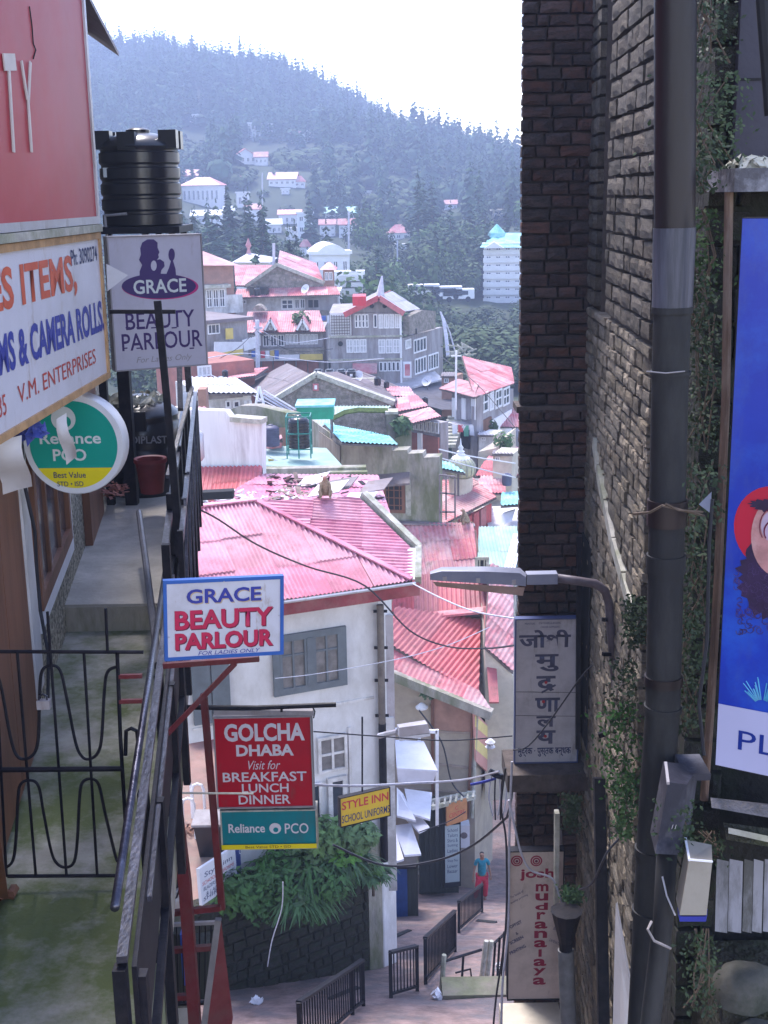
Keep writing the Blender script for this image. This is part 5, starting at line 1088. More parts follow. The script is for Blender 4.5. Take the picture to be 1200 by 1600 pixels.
def block_mesh(seed, rough=.07):
    r = random.Random(seed); mb = MB(); n = 3
    for j in range(n + 1):
        for i in range(n + 1):
            e = (i in (0, n)) or (j in (0, n)); x = i / n - .5; z = j / n - .5
            mb.v.append(V((x * (.93 if e else 1) + r.uniform(-.02, .02), (.40 if e else .5) + r.uniform(-rough, rough) * (.5 if e else 1), z * (.9 if e else 1) + r.uniform(-.04, .04))))
    for j in range(n):
        for i in range(n): a = j * (n + 1) + i; mb.f.append((a, a + 1, a + n + 2, a + n + 1))
    rim = [0, 1, 2, 3, 7, 11, 15, 14, 13, 12, 8, 4]; k0 = len(mb.v)
    for k in rim: v = mb.v[k]; mb.v.append(V((v.x * 1.02, -.5, v.z * 1.02)))
    for k in range(12): mb.f.append((rim[k], rim[(k + 1) % 12], k0 + (k + 1) % 12, k0 + k))
    me = mb.mesh('block'); return me
BLK = [block_mesh(s) for s in range(8)]
_bm = {}
def place_block(name, pl, u0, v0, u1, v1, o, dep, mat, parent, rg):
    k = (rg.randrange(8), mat.name)
    if k not in _bm: _bm[k] = BLK[k[0]].copy(); _bm[k].materials.append(mat); _bm[k].name = name
    ob = bpy.data.objects.new(name, _bm[k]); link(ob, parent)
    c = pl.pt((u0 + u1) / 2, (v0 + v1) / 2, o); R = Matrix((pl.ex, pl.n, pl.ey)).transposed().to_4x4()
    ob.matrix_local = Matrix.Translation(c - BASE[parent.name]) @ R @ Matrix.Rotation(rg.uniform(-.02, .02), 4, 'Y') @ Matrix.Diagonal((u1 - u0, dep, v1 - v0, 1)); return ob
def courses(name, t, pl, u0, u1, v0, v1, ch, wmin, wmax, mat, seed, gap=.012, dep=.12, skip=None, jit=.01, cap=300, vary=.12):
    rg = random.Random(seed); L = []; v = v0; r = 0
    while v < v1 - ch * .4:
        h = ch * rg.uniform(1 - vary, 1 + vary); u = u0
        while u < u1 - .03:
            w = rg.uniform(wmin, wmax) if rg.random() > .25 else rg.uniform(wmin, wmax) * .55
            if u + w > u1 - wmin * .35: w = u1 - u
            if not (skip and skip(u + w / 2, v + h / 2)): L.append((u + gap / 2, v + gap / 2, u + w - gap / 2, v + h - gap / 2, rg.uniform(-jit, jit)))
            u += w
        v += h; r += 1
    rg2 = random.Random(seed + 1)
    vis = []
    for b in L:
        a = pix(pl.pt(b[0], b[1])); c = pix(pl.pt(b[2], b[3])); inside = -20 < a[0] < 1220 and -20 < a[1] < 1640 and -30 < c[1]
        vis.append((0 if inside else 1, -abs((c[0] - a[0]) * (c[1] - a[1])), b))
    vis.sort(key=lambda q: (q[0], q[1]))
    for _, _, b in vis[:cap]: place_block(name, pl, b[0], b[1], b[2], b[3], b[4], dep, mat, t, rg2)
    if len(vis) > cap:
        mb = MB()
        for _, _, b in vis[cap:]:
            me = BLK[rg2.randrange(8)]; i0 = len(mb.v)
            for vv in me.vertices: mb.v.append(pl.pt((b[0] + b[2]) / 2 + vv.co.x * (b[2] - b[0]), (b[1] + b[3]) / 2 + vv.co.z * (b[3] - b[1]), b[4] + vv.co.y * dep))
            for f in me.polygons: mb.f.append(tuple(i0 + q for q in f.vertices))
        part(name, mb, mat, t, kind='stuff')
courses('stone', rw, pl, .4, ue - .36, -.6, vt + .1, .22, .22, .5, m_rw, 3, dep=.14, gap=.03, jit=.03)
# plants on the planted wall
def straps(c, n, L, seed, w=.05):
    rg = random.Random(seed); mb = MB(); c = V(c)
    for k in range(n):
        a = rg.uniform(0, 2 * PI); d = V((math.cos(a), math.sin(a) - .25, 0)).normalized(); s = V((-d.y, d.x, 0)); l = L * rg.uniform(.6, 1.1); up = rg.uniform(.2, .9); b = c + V((rg.uniform(-.2, .2), rg.uniform(-.2, .2), 0))
        pr = None
        for j in range(5):
            t_ = j / 4; p = b + d * l * t_ + V((0, 0, up * l * t_ * (1.2 - 1.6 * t_))); ww = w * (1 - t_ * .85)
            i = len(mb.v); mb.v += [p - s * ww, p + s * ww]
            if pr is not None: mb.f.append((pr, pr + 1, i + 1, i))
            pr = i
    return mb
labs = ['leafy shrub at the left end of the planted wall', 'bushy shrub hanging low beside the tilted notice boards', 'arching strap leaved plant under the teal signboard', 'broad clump of strap leaves in the middle of the planted wall', 'drooping dark clump below the middle of the planted wall', 'arching plant on the right part of the planted wall', 'small shrub under the yellow sign', 'fern like clump at the right end by the concrete pier', 'tall pale leaved shrub behind the planted wall']
spec = [(362, 1398, .45, 0), (398, 1390, .5, 0), (440, 1355, .55, 1), (488, 1345, .65, 1), (470, 1400, .5, 1), (535, 1340, .5, 1), (560, 1305, .4, 0), (583, 1365, .24, 1), (505, 1305, .5, 0)]
for i, (px, py, r, k) in enumerate(spec):
    c = P(px, py, 22.6 if py > 1380 else 23.2); t = thing('strap_leaved_plant' if k else 'shrub', labs[i], 'plant', c - V((0, 0, .3)))
    if k:
        part('leaf_spray', straps(c, 170, r * 1.6, i, .045), m_leaf, t, kind='stuff'); part('foliage', leafclump(c, r, 420, .09, i + 20, .8), m_leafl if i % 2 else m_leaf, t, kind='stuff')
    else: part('foliage', leafclump(c, r, 620, .105, i + 40, .8), m_leafl if i != 1 else m_leaf, t, kind='stuff')
    part('stem', MB().tube([c - V((0, 0, .5)), c], .03, 5), m_bark, t)
hang = MB()
for k in range(7):
    q = leafclump(P(360 + k * 26, 1385 + (k % 3) * 16, 22.5), .42, 260, .07, 70 + k, .9); i0 = len(hang.v); hang.v += q.v; hang.f += [tuple(i0 + x for x in f) for f in q.f]
solo('hanging_greenery', hang, m_leaf, 'mass of small leaves draping over the planted wall', 'greenery', kind='stuff')
# bin, hoop railings, boards on the terrace
gq = lambda x, y: G(x, y, zt)
b = gq(333, 1330); t = thing('dark_bin', 'dark square rubbish bin with a pale lid on the terrace', 'bin', b)
part('bin_body', MB().hexa([b + V(q) for q in ((-.25, -.25, 0), (.25, -.25, 0), (.25, .25, 0), (-.25, .25, 0))], [b + V(q) for q in ((-.34, -.32, .75), (.34, -.32, .75), (.34, .32, .75), (-.34, .32, .75))]), m_plast, t)
part('lid', MB().box(b + V((-.38, -.36, .75)), b + V((.38, .36, .8))), m_greyblue, t)
for i, (px, py) in enumerate(((292, 1270), (312, 1278), (297, 1302))):
    b = gq(px, py + 8); t = solo('hoop_rail', MB().tube([b + V((-.13, 0, 0)), b + V((-.13, 0, .8)), b + V((-.09, 0, .92)), b + V((0, 0, .96)), b + V((.09, 0, .92)), b + V((.13, 0, .8)), b + V((.13, 0, 0))], .035, 6), m_wframe, ['white hoop rail farthest left beside the maroon post', 'white hoop rail next to the dark bin', 'white hoop rail nearest the flower bed in front of the bin'][i], 'hoop rail', group='white hoop rails on the terrace')
solo('potted_plant', leafclump(gq(295, 1300), .3, 200, .06, 5), m_brown, 'dry brown pot plant behind the maroon post', 'plant')
solo('red_low_shed', MB().box(gq(262, 1240) + V((0, 3, 0)), gq(335, 1240) + V((0, 4, 1.3))), m_red, 'low red shed at the back of the terrace', 'shed')
solo('poster_board', MB().box(gq(300, 1215) + V((0, 2.6, .2)), gq(325, 1215) + V((0, 2.65, 1.3))), m_signw, 'white poster on the low red shed', 'poster')
pl = Pl(P(306, 1418, 21.3), P(366, 1385, 22.3) - P(306, 1418, 21.3))
pl = Pl(P(306, 1418, 21.3), V((P(366, 1385, 23.0) - P(306, 1418, 21.3)).xy.to_3d()))
def sboard(name, label, pl, quad, base, frame=m_greyblue, th=.06, cat='sign', fr=0.):
    """board filling a photo quad on the plane; returns thing"""
    uv = [pl.uv(*q) for q in quad]; t = thing(name, label, cat, pl.pt(uv[0][0], min(a[1] for a in uv)))
    part('board', pl.prism(MB(), uv, -th, 0), base, t); return t, uv
def up_board(name, label, pl, x0, y0, x1, y1, base, fmat, fw, th=.08, cat='sign'):
    u = pl.rect(x0, y0, x1, y1); t = thing(name, label, cat, pl.pt((u[0] + u[2]) / 2, u[1]))
    part('board', pl.box(MB(), u[0] + fw, u[1] + fw, u[2] - fw, u[3] - fw, -th, 0), base, t); mb = MB()
    for a in ((u[0], u[1], u[0] + fw, u[3]), (u[2] - fw, u[1], u[2], u[3]), (u[0] + fw, u[1], u[2] - fw, u[1] + fw), (u[0] + fw, u[3] - fw, u[2] - fw, u[3])): pl.box(mb, *a, -th - .01, .012)
    part('frame', mb, fmat, t); return t, u
t, uv = sboard('tilted_notice_board', 'tilted white notice board with an arrow at the left end of the planted wall', pl, ((311, 1358), (367, 1322), (371, 1378), (316, 1415)), m_signw)
sl = lambda x, y, w, h: pl  # text on a sloping board: own axes
e1 = (pl.at(367, 1322) - pl.at(311, 1358)).normalized(); ps2 = Pl(pl.at(316, 1415), e1, (0, 0, 1))
for s, (x0, y0, x1, y1), m_ in (('Style inn', (319, 1374, 362, 1344), m_ink), ('SCHOOL UNIFORMS', (316, 1385, 365, 1357), m_redink), ('BLAZERS & PULLOVERS', (318, 1393, 366, 1364), m_ink), ('& LADIES SUITS', (322, 1400, 366, 1373), m_ink), ('SHIRTS', (318, 1409, 350, 1388), m_ink)):
    a = ps2.uv(x0, y0); b = ps2.uv(x1, y1); h = .13 if s[0:5] == 'Style' else .075; text(s, ps2, (a[0], a[1], b[0], a[1] + h), m_, t, px=False)
t, uv = sboard('tilted_blue_board', 'tilted blue board with white writing beside the white notice board', pl, ((368, 1322), (418, 1300), (415, 1352), (372, 1372)), M('navy_board', (.02, .04, .2), .5, .1, 3, 0))
for s, x0, y0, x1, y1, h in (('GLASS & PLY', 373, 1336, 412, 1316, .13), ('12 x 16', 376, 1344, 400, 1330, .1)):
    a = ps2.uv(x0, y0); b = ps2.uv(x1, y1); text(s, ps2, (a[0], a[1], b[0], a[1] + h), m_signw, t, px=False)
# yellow style inn sign
pl = FP(532, 1285, 20, 610, 1283, 20.4)
t, u = up_board('yellow_shop_sign', 'small yellow sign with red and black lettering on the drain pipe', pl, 531, 1238, 610, 1284, M('sign_yellow', (.62, .42, .03), .5, .08, 3, 0), m_steel, .015)
text('STYLE INN', pl, (534, 1245, 607, 1258), m_redink, t, bold=.02); text('SCHOOL UNIFORMS', pl, (534, 1266, 609, 1278), m_ink, t, bold=.01)
part('hanger', MB().bar(pl.at(566, 1237), pl.at(566, 1120), .03), m_steel, t)
# ---------------------------------------- lane railings
def rail_panel(label, pts, n):
    (xa, ya, yta), (xb, yb, ytb) = pts; a, b = ground(xa, ya), ground(xb, yb); ha = P(xa, yta, a.y).z - a.z; hb = P(xb, ytb, b.y).z - b.z
    t = thing('lane_railing', label, 'railing', (a + b) / 2, 'black iron railings down the middle of the lane'); A, B = a + V((0, 0, ha)), b + V((0, 0, hb))
    part('top_rail', MB().bar(A, B, .09, .05), m_steel, t); part('bottom_rail', MB().bar(a + V((0, 0, .1)), b + V((0, 0, .1)), .05), m_steel, t)
    part('post', MB().bar(a - V((0, 0, .1)), A, .07), m_steel, t); part('post', MB().bar(b - V((0, 0, .1)), B, .07), m_steel, t)
    for i in range(1, n): k = i / n; part('baluster', MB().bar(a.lerp(b, k) + V((0, 0, .1)), A.lerp(B, k), .025, .045), m_steel, t)
rail_panel('black lane railing nearest the viewer at the bottom edge', ((470, 1660, 1566), (551, 1585, 1512)), 22)
rail_panel('short black railing end turned beside the nearest lane railing', ((551, 1584, 1512), (568, 1572, 1500)), 4)
rail_panel('short slanting black railing standing alone in the lane', ((611, 1560, 1488), (652, 1548, 1478)), 8)
rail_panel('long black railing in the middle of the lane', ((665, 1538, 1466), (711, 1487, 1423)), 22)
rail_panel('far black railing in front of the walking woman', ((717, 1457, 1409), (753, 1425, 1382)), 18)
# steps and pipe rails at right
t = thing('stone_steps', 'mossy stone steps going down beside the brick tower', 'steps', ground(745, 1545))
m_moss = M('mossy_step', (.17, .17, .10), .9, .3, 3, .4, dirt=(.26, .2, .18), damt=.6)
for i in range(1):
    a = ground(700, 1560 + i * 0) + V((0, -.55 * i, 0)); z = lane_z(a.y) + .06; part('step', MB().box((a.x - .1 - i * .12, a.y, z - .4), (a.x + 2.2, a.y + .6, z)), m_moss if i == 0 else m_lane, t)
def pr(pts, r=.03): return MB().tube([P(*q) for q in pts], r, 6)
t = thing('pipe_handrail', 'thin pipe handrail with pale posts at the top of the stone steps', 'handrail', ground(740, 1530)); yb = ground(735, 1545).y
part('post', pr([(690, 1545, yb), (694, 1492, yb)], .05), m_coping, t)
part('post', pr([(752, 1532, yb + .6), (760, 1470, yb + .6)], .05), m_coping, t); part('post', pr([(760, 1534, yb + .6), (768, 1470, yb + .6)], .05), m_coping, t)
part('rail', pr([(697, 1501, yb), (752, 1484, yb + .6)]), m_steel, t); part('rail', pr([(712, 1520, yb + .2), (735, 1514, yb + .4), (737, 1530, yb + .4)], .02), m_steel, t); part('rail', pr([(724, 1494, yb + .3), (722, 1526, yb + .3)], .025), m_steel, t)
for i in range(4): part('rail', pr([(770 + i * 7, 1530 - i * 2, yb + .7), (774 + i * 7, 1472 - i * 8, yb + .7)], .025), m_steel, t)
part('rail', pr([(770, 1476, yb + .7), (798, 1450, yb + 1.2)], .03), m_steel, t)
for px, py, l, c in ((683, 1560, 'crumpled pale litter in the middle of the lane', m_signw), (402, 1568, 'crumpled white bag on the brown paving', m_signw), (782, 1515, 'pale plastic bag at the foot of the handrail', m_tin), (460, 1525, 'small blue scrap under the planted wall', m_tin)):
    b = ground(px, py); solo('litter', leafclump(b + V((0, 0, .06)), .1, 30, .08, int(px)), c, l, 'litter')
# ---------------------------------------- the woman walking up the lane
gp = ground(753, 1407); wm = thing('person', 'woman in a teal top and red trousers walking up the lane', 'person', gp)
hgt = P(752, 1329, gp.y).z - gp.z; k = hgt / 1.62; o = gp
q = lambda x, y, z: o + V((x, y, z)) * k
m_skin = M('brown_skin', (.26, .14, .09), .6, .08, 10, 0); m_tealc = M('teal_cotton', (.01, .19, .27), .85, .2, 12, .2); m_redc = M('red_cotton', (.48, .015, .05), .85, .2, 12, .2); m_hair = M('black_hair', (.012, .01, .012), .5, .3, 30, .2)
J = [(q(0, 0, .84), .12 * k), (q(0, 0, 1.0), .10 * k), (q(0, 0, 1.18), .12 * k), (q(0, 0, 1.30), .085 * k), (q(0, -.01, 1.38), .042 * k), (q(0, -.03, 1.47), .075 * k), (q(0, -.03, 1.55), .07 * k),
     (q(-.16, 0, 1.29), .048 * k), (q(-.22, -.02, 1.06), .036 * k), (q(-.26, -.12, .86), .026 * k), (q(-.27, -.15, .78), .026 * k), (q(.16, 0, 1.29), .048 * k), (q(.21, .04, 1.06), .036 * k), (q(.25, .0, .86), .026 * k), (q(.25, -.03, .78), .026 * k),
     (q(-.09, 0, .78), .085 * k), (q(-.14, -.12, .46), .058 * k), (q(-.2, -.05, .10), .036 * k), (q(-.21, -.17, .03), .03 * k), (q(.09, 0, .78), .085 * k), (q(.11, .02, .44), .058 * k), (q(.1, .06, .07), .036 * k), (q(.1, -.07, .03), .03 * k)]
E = [(0, 1), (1, 2), (2, 3), (3, 4), (4, 5), (5, 6), (3, 7), (7, 8), (8, 9), (9, 10), (3, 11), (11, 12), (12, 13), (13, 14), (0, 15), (15, 16), (16, 17), (17, 18), (0, 19), (19, 20), (20, 21), (21, 22)]
skinned('body', J, E, m_skin, wm, 2)
JT = [(q(0, 0, .80), .145 * k), (q(0, 0, 1.0), .125 * k), (q(0, 0, 1.18), .14 * k), (q(0, 0, 1.31), .09 * k), (q(-.16, 0, 1.29), .065 * k), (q(-.2, -.01, 1.14), .056 * k), (q(.16, 0, 1.29), .065 * k), (q(.2, .02, 1.14), .056 * k)]
skinned('top', JT, [(0, 1), (1, 2), (2, 3), (3, 4), (4, 5), (3, 6), (6, 7)], m_tealc, wm, 2)
JL = [(q(0, 0, .84), .13 * k), (q(-.09, 0, .76), .105 * k), (q(-.14, -.12, .46), .085 * k), (q(-.2, -.06, .12), .07 * k), (q(.09, 0, .76), .105 * k), (q(.11, .02, .44), .085 * k), (q(.1, .05, .1), .07 * k)]
skinned('trousers', JL, [(0, 1), (1, 2), (2, 3), (0, 4), (4, 5), (5, 6)], m_redc, wm, 2)
skinned('hair', [(q(0, .015, 1.56), .08 * k), (q(0, .04, 1.46), .075 * k), (q(0, .07, 1.36), .03 * k)], [(0, 1), (1, 2)], m_hair, wm, 2)
for s in (-.026, .026): part('eye', MB().lathe(q(s, -.1, 1.50), [(.009 * k, 0), (.006 * k, .006)], 6, ax=(0, -1, 0)), m_dark, wm)
part('nose', MB().lathe(q(0, -.1, 1.475), [(.014 * k, 0), (.005 * k, .025 * k)], 6, ax=(0, -1, 0)), m_skin, wm); part('mouth', MB().box(q(-.02, -.103, 1.443), q(.02, -.098, 1.449)), m_redc, wm)
for s in (-1, 1):
    hb_ = q(-.27, -.15, .78) if s < 0 else q(.25, -.03, .78)
    for f in range(4): skinned('finger', [(hb_ + V(((f - 1.5) * .017, -.005, 0)) * k, .009 * k), (hb_ + V(((f - 1.5) * .018, -.012, -.05)) * k, .009 * k), (hb_ + V(((f - 1.5) * .016, -.03, -.08 - .008 * (1.5 - abs(f - 1.5)))) * k, .007 * k)], [(0, 1), (1, 2)], m_skin, wm, 1)
    skinned('thumb', [(hb_ + V((-s * .02, 0, .01)) * k, .01 * k), (hb_ + V((-s * .04, -.02, -.035)) * k, .008 * k)], [(0, 1)], m_skin, wm, 1)
    part('sandal', MB().box((q(-.25, -.25, -.0) if s < 0 else q(.055, -.14, -.0)), (q(-.17, -.0, .025) if s < 0 else q(.145, .1, .025))), m_wood, wm)
# ================================================================== left: walkway, building front, railing, signs
Z1, Z2 = -3.8, -3.55
r0, r1 = G(180, 1425, -2.8), G(243, 1000, -2.8); rd = (r1 - r0); rd.z = 0; rdn = rd.normalized(); rn = V((rdn.y, -rdn.x, 0))    # rn points right, off the walkway
rail = lambda y, z, off=0.: V(((r0 + rd * ((y - r0.y) / rd.y)).x, y, z)) + rn * off
w0, w1 = G(0, 1310, Z1), G(105, 985, Z1); wd = (w1 - w0); wd.z = 0; wdn = wd.normalized(); wall_at = lambda y, z: V(((w0 + wd * ((y - w0.y) / wd.y)).x, y, z))
step_y = G(170, 985, Z1).y
m_walk = M('mossy_cement_walk', (.31, .30, .26), .85, .25, 3.5, .6, dirt=(.085, .115, .025), dscale=1.1, damt=.9, bscale=14, dlo=.42, dhi=.58)
m_walk2 = M('dry_cement_walk', (.47, .44, .40), .9, .15, 1.6, .4, dirt=(.26, .25, .22), dscale=1.0, damt=.6, bscale=14)
wk = MB()
wk.hexa([wall_at(2.5, Z1 - .25) - V((1, 0, 0)), rail(2.5, Z1 - .25, .0), rail(step_y, Z1 - .25, .0), wall_at(step_y, Z1 - .25) - V((1, 0, 0))], [wall_at(2.5, Z1) - V((1, 0, 0)), rail(2.5, Z1, .0), rail(step_y, Z1, .0), wall_at(step_y, Z1) - V((1, 0, 0))])
struct('walkway', wk, m_walk)
ye = G(190, 762, Z2).y + 1.6
wk = MB().hexa([wall_at(step_y, Z1 - .25) - V((1, 0, 0)), rail(step_y, Z1 - .25, .0), rail(ye, Z1 - .25, .0), wall_at(ye, Z1 - .25) - V((1, 0, 0))], [wall_at(step_y, Z2) - V((1, 0, 0)), rail(step_y, Z2, .0), rail(ye, Z2, .0), wall_at(ye, Z2) - V((1, 0, 0))])
struct('upper_walkway', wk, m_walk2)
struct('walkway_edge', MB().bar(rail(2.5, Z1 - .27, .035), rail(ye, Z1 - .27, .035), .06, .5), m_conc)
sr = MB()
for i in range(3):
    y = step_y - .012 - i * .001
sr.hexa([wall_at(step_y - .02, Z1 - .01), rail(step_y - .02, Z1 - .01), rail(step_y - .004, Z1 - .01), wall_at(step_y - .004, Z1 - .01)], [wall_at(step_y - .02, Z2 - .02), rail(step_y - .02, Z2 - .02), rail(step_y - .004, Z2 - .02), wall_at(step_y - .004, Z2 - .02)])
struct('step_riser', sr, m_conc)
# building front
ye2 = 17.0
lb = thing('shopfront_building', 'tall old building with pebble dash wall, brick corner and brown doors along the walkway', 'building', wall_at(9, Z1))
m_peb = bpy.data.materials.new('pebble_dash'); m_peb.use_nodes = True
n_, l_ = m_peb.node_tree.nodes, m_peb.node_tree.links; b_ = n_['Principled BSDF']; b_.inputs['Roughness'].default_value = .9
tc = n_.new('ShaderNodeTexCoord'); vo = n_.new('ShaderNodeTexVoronoi'); vo.inputs['Scale'].default_value = 38; cr = n_.new('ShaderNodeValToRGB'); l_.new(tc.outputs['Object'], vo.inputs[0]); 
sp = n_.new('ShaderNodeSeparateColor'); l_.new(vo.outputs['Color'], sp.inputs[0]); l_.new(sp.outputs[0], cr.inputs[0]); e = cr.color_ramp.elements; e[0].color = (.07, .065, .05, 1); e[1].color = (.52, .48, .38, 1)
l_.new(cr.outputs[0], b_.inputs['Base Color']); bp = n_.new('ShaderNodeBump'); bp.inputs['Strength'].default_value = .9; bp.inputs['Distance'].default_value = .02; bp.invert = True; l_.new(vo.outputs['Distance'], bp.inputs['Height']); l_.new(bp.outputs[0], b_.inputs['Normal'])
ltop = 3.4
A0, A1 = wall_at(2.5, Z1 - .5), wall_at(ye2, Z1 - .5); bk = V((-6, 0, 0))
part('wall', MB().hexa([A0, A1, A1 + bk, A0 + bk], [V((q.x, q.y, 1.0)) for q in (A0, A1, A1 + bk, A0 + bk)]), m_peb, lb)
wl = Pl(V((A0.x, A0.y, 0)), wd); 
if wl.n.x < 0: wl.n = -wl.n
U = lambda y: (y - A0.y) / wdn.y
# brown door, near
yd0, yd1 = 4.2, G(58, 1165, Z1).y
dr = MB(); zt_ = -1.0
part('door_surround', wl.box(MB(), U(yd0), Z1, U(yd1), zt_, .003, .05), m_wood, lb)
for i in range(5): part('door_plank', wl.box(MB(), U(yd0) + (U(yd1) - U(yd0)) * i / 5 + .01, Z1 + .06, U(yd0) + (U(yd1) - U(yd0)) * (i + 1) / 5 - .01, zt_ - .1, .05, .075), m_wood, lb)
part('white_jamb', wl.box(MB(), U(yd1) + .003, Z1 + .35, U(yd1) + .34, -.9, .003, .09), M('grubby_white_paint', (.6, .58, .6), .6, .1, 3, .1, dirt=(.4, .38, .36), damt=.5), lb)
cbp = [wall_at(yd1 + .1 + .12 * math.sin(i * .9), Z1 + .3 + i * .32) + V((.14 + .02 * math.sin(i * 2), 0, 0)) for i in range(10)]
part('door_cable', MB().tube(cbp, .014, 6), m_wire, lb)
# window of brown wood with white sill
yw0, yw1 = yd1 + .75, yd1 + 2.9
w = window(wl, (U(yw0), Z1 + .76, U(yw1), Z1 + 2.3), lb, m_wood, m_glass, 3, 1, .12, .07, o=.01, px=False)
part('white_sill', wl.box(MB(), U(yw0) - .12, Z1 + .62, U(yw1) + .12, Z1 + .74, .002, .06), m_wframe, lb); part('white_reveal', wl.box(MB(), U(yw1) + .01, Z1 + .745, U(yw1) + .13, Z1 + 2.4, .002, .06), m_wframe, lb)
part('far_door', wl.box(MB(), U(yw1) + 1.6, Z2, U(yw1) + 3.1, Z2 + 2.2, .003, .08), m_wood, lb)
# brick upper corner
m_bk = M('purple_brown_brick', (.19, .12, .11), .9, .3, 8, .4, rnd=.3)
part('upper_wall', MB().hexa([V((A0.x, A0.y, 1.0)), V((A1.x, A1.y, 1.0)), V((A1.x - 6, A1.y, 1.0)), V((A0.x - 6, A0.y, 1.0))], [V((A0.x, A0.y, ltop)), V((A1.x, A1.y, ltop)), V((A1.x - 6, A1.y, ltop)), V((A0.x - 6, A0.y, ltop))]), M('mortar', (.2, .18, .16), .9, .2, 8, .3), lb)
part('lower_corner', wl.box(MB(), U(ye2) - .9, -1.3, U(ye2) + .0, 1.0, .0, .02), M('mortar'  , (.2, .18, .16)), lb)
courses('brick', lb, wl, U(ye2) - 1.5, U(ye2) + .03, -1.4, 4.2, .085, .2, .26, m_bk, 31, gap=.01, dep=.07, jit=.004)
solo('eave_sheet', MB().hexa([wall_at(11, 2.2), wall_at(ye2 + .3, 2.05), wall_at(ye2 + .3, 2.05) + V((.42, 0, -.3)), wall_at(11, 2.2) + V((.42, 0, -.3))], [q + V((0, 0, .05)) for q in (wall_at(11, 2.2), wall_at(ye2 + .3, 2.05), wall_at(ye2 + .3, 2.05) + V((.42, 0, -.3)), wall_at(11, 2.2) + V((.42, 0, -.3)))]), m_greyroof, 'torn dark metal eave sheet at the top left corner', 'eave')
# big signs on the front: plane parallel to the lane
sdir = ray(650, 300); sdir.z = 0
S0 = P(170, 590, 9.3); spl = Pl(S0, sdir)
if spl.n.x < 0: spl.n = -spl.n
uu = lambda x, y: spl.uv(x, y)[0]; vv = lambda x, y: spl.uv(x, y)[1]
ul = uu(0, 680) - 1.6; ur = 0; vb = 0; vtop = vv(160, 362)
m_sw = M('sign_white_enamel', (.62, .60, .68), .35, .05, 2, .02, dirt=(.5, .48, .52), dscale=1.2, damt=.4, rust=((.36, .26, .2), 5, .56, .7, .6))
def board_uv(name, label, pl, u0, v0, u1, v1, base, fmat, fw, th=.1, cat='sign'):
    t = thing(name, label, cat, pl.pt((u0 + u1) / 2, v0)); part('board', pl.box(MB(), u0 + fw, v0 + fw, u1 - fw, v1 - fw, -th, 0), base, t); mb = MB()
    for a in ((u0, v0, u0 + fw, v1), (u1 - fw, v0, u1, v1), (u0 + fw, v0, u1 - fw, v0 + fw), (u0 + fw, v1 - fw, u1 - fw, v1)): pl.box(mb, *a, -th - .01, .015)
    part('frame', mb, fmat, t); return t
m_fwood = M('ochre_wood_frame', (.42, .25, .12), .7, .3, 6, .3, stretch=(1, 1, 1))
vm = board_uv('shop_signboard', 'long white signboard with red and blue lettering and a wooden frame on the left building', spl, ul, vb, ur, vtop, m_sw, m_fwood, .045)
def T(s, xl, xr, xy, yb, yt, mat, t, **k):       # text between photo columns xl..xr, with height read at column xy
    u0_, u1_ = uu(xl, (yb + yt) / 2 + (xy - xl) * .45), uu(xr, (yb + yt) / 2); text(s, spl, (u0_, vv(xy, yb), u1_, vv(xy, yt)), mat, t, px=False, **k)
m_ored = M('orange_red_paint', (.55, .09, .04), .5, .15, 6, 0); m_blu = M('deep_blue_paint', (.03, .04, .30), .5, .1, 6, 0); m_dred = M('dull_red_paint', (.45, .05, .04), .5, .1, 6, 0)
T('ES ITEMS,', -14, 119, 105, 467, 399, m_ored, vm, bold=.03)
T('MS & CAMERA ROLLS.', -3, 162, 151, 521, 471, m_blu, vm, bold=.035)
T('V.M. ENTERPRISES', 27, 149, 144, 570, 546, m_dred, vm)
T('Ph: 3090274', 111, 151, 148, 408, 384, m_ink, vm, bold=.01)
T('35', -3, 9, 5, 650, 616, m_dred, vm)
rsg = board_uv('red_signboard', 'huge faded red signboard with thin tall white letters at the top left', spl, ul, vtop + .06, uu(155, 362), vtop + 2.4, M('faded_red_board', (.40, .028, .04), .45, .1, 1.2, .03, dirt=(.40, .09, .13), dscale=.5, damt=.45), m_tin, .05, th=.12)
lower = spl.box(MB(), ul, vtop + .005, ur, vtop + .055, -.12, .03); part('bottom_batten', lower, m_coping, rsg)
m_ltr = M('dirty_white_letters', (.58, .5, .46), .5, .1, 6, 0)
mb = MB()
def strip(x0, y0, x1, y1, w):
    a, b = spl.uv(x0, y0), spl.uv(x1, y1); mb.bar(spl.pt(*a, .006), spl.pt(*b, .006), w, .008, up=spl.n)
tT = MB()
def strok(lst, name):
    q = MB()
    for x0, y0, x1, y1, w in lst:
        a, b = V(spl.pt(*spl.uv(x0, y0), .006)), V(spl.pt(*spl.uv(x1, y1), .006)); d = (b - a).normalized(); s = d.cross(spl.n).normalized() * w / 2
        q.hexa([a - s, a + s, b + s, b - s], [p + spl.n * .008 for p in (a - s, a + s, b + s, b - s)])
    part(name, q, m_ltr, rsg)
strok([(3, 97, 21, 97, .09), (11, 104, 19, 238, .03)], 'letter'); strok([(31, 95, 40, 155, .026), (45, 97, 42, 160, .026), (41, 150, 47, 238, .028)], 'letter')
part('torn_crack', MB().tube([spl.at(45, 10, .004), spl.at(49, 40, .004), spl.at(51, 68, .004), spl.at(55, 78, .004), spl.at(51, 92, .004)], .004, 4), m_dark, rsg)
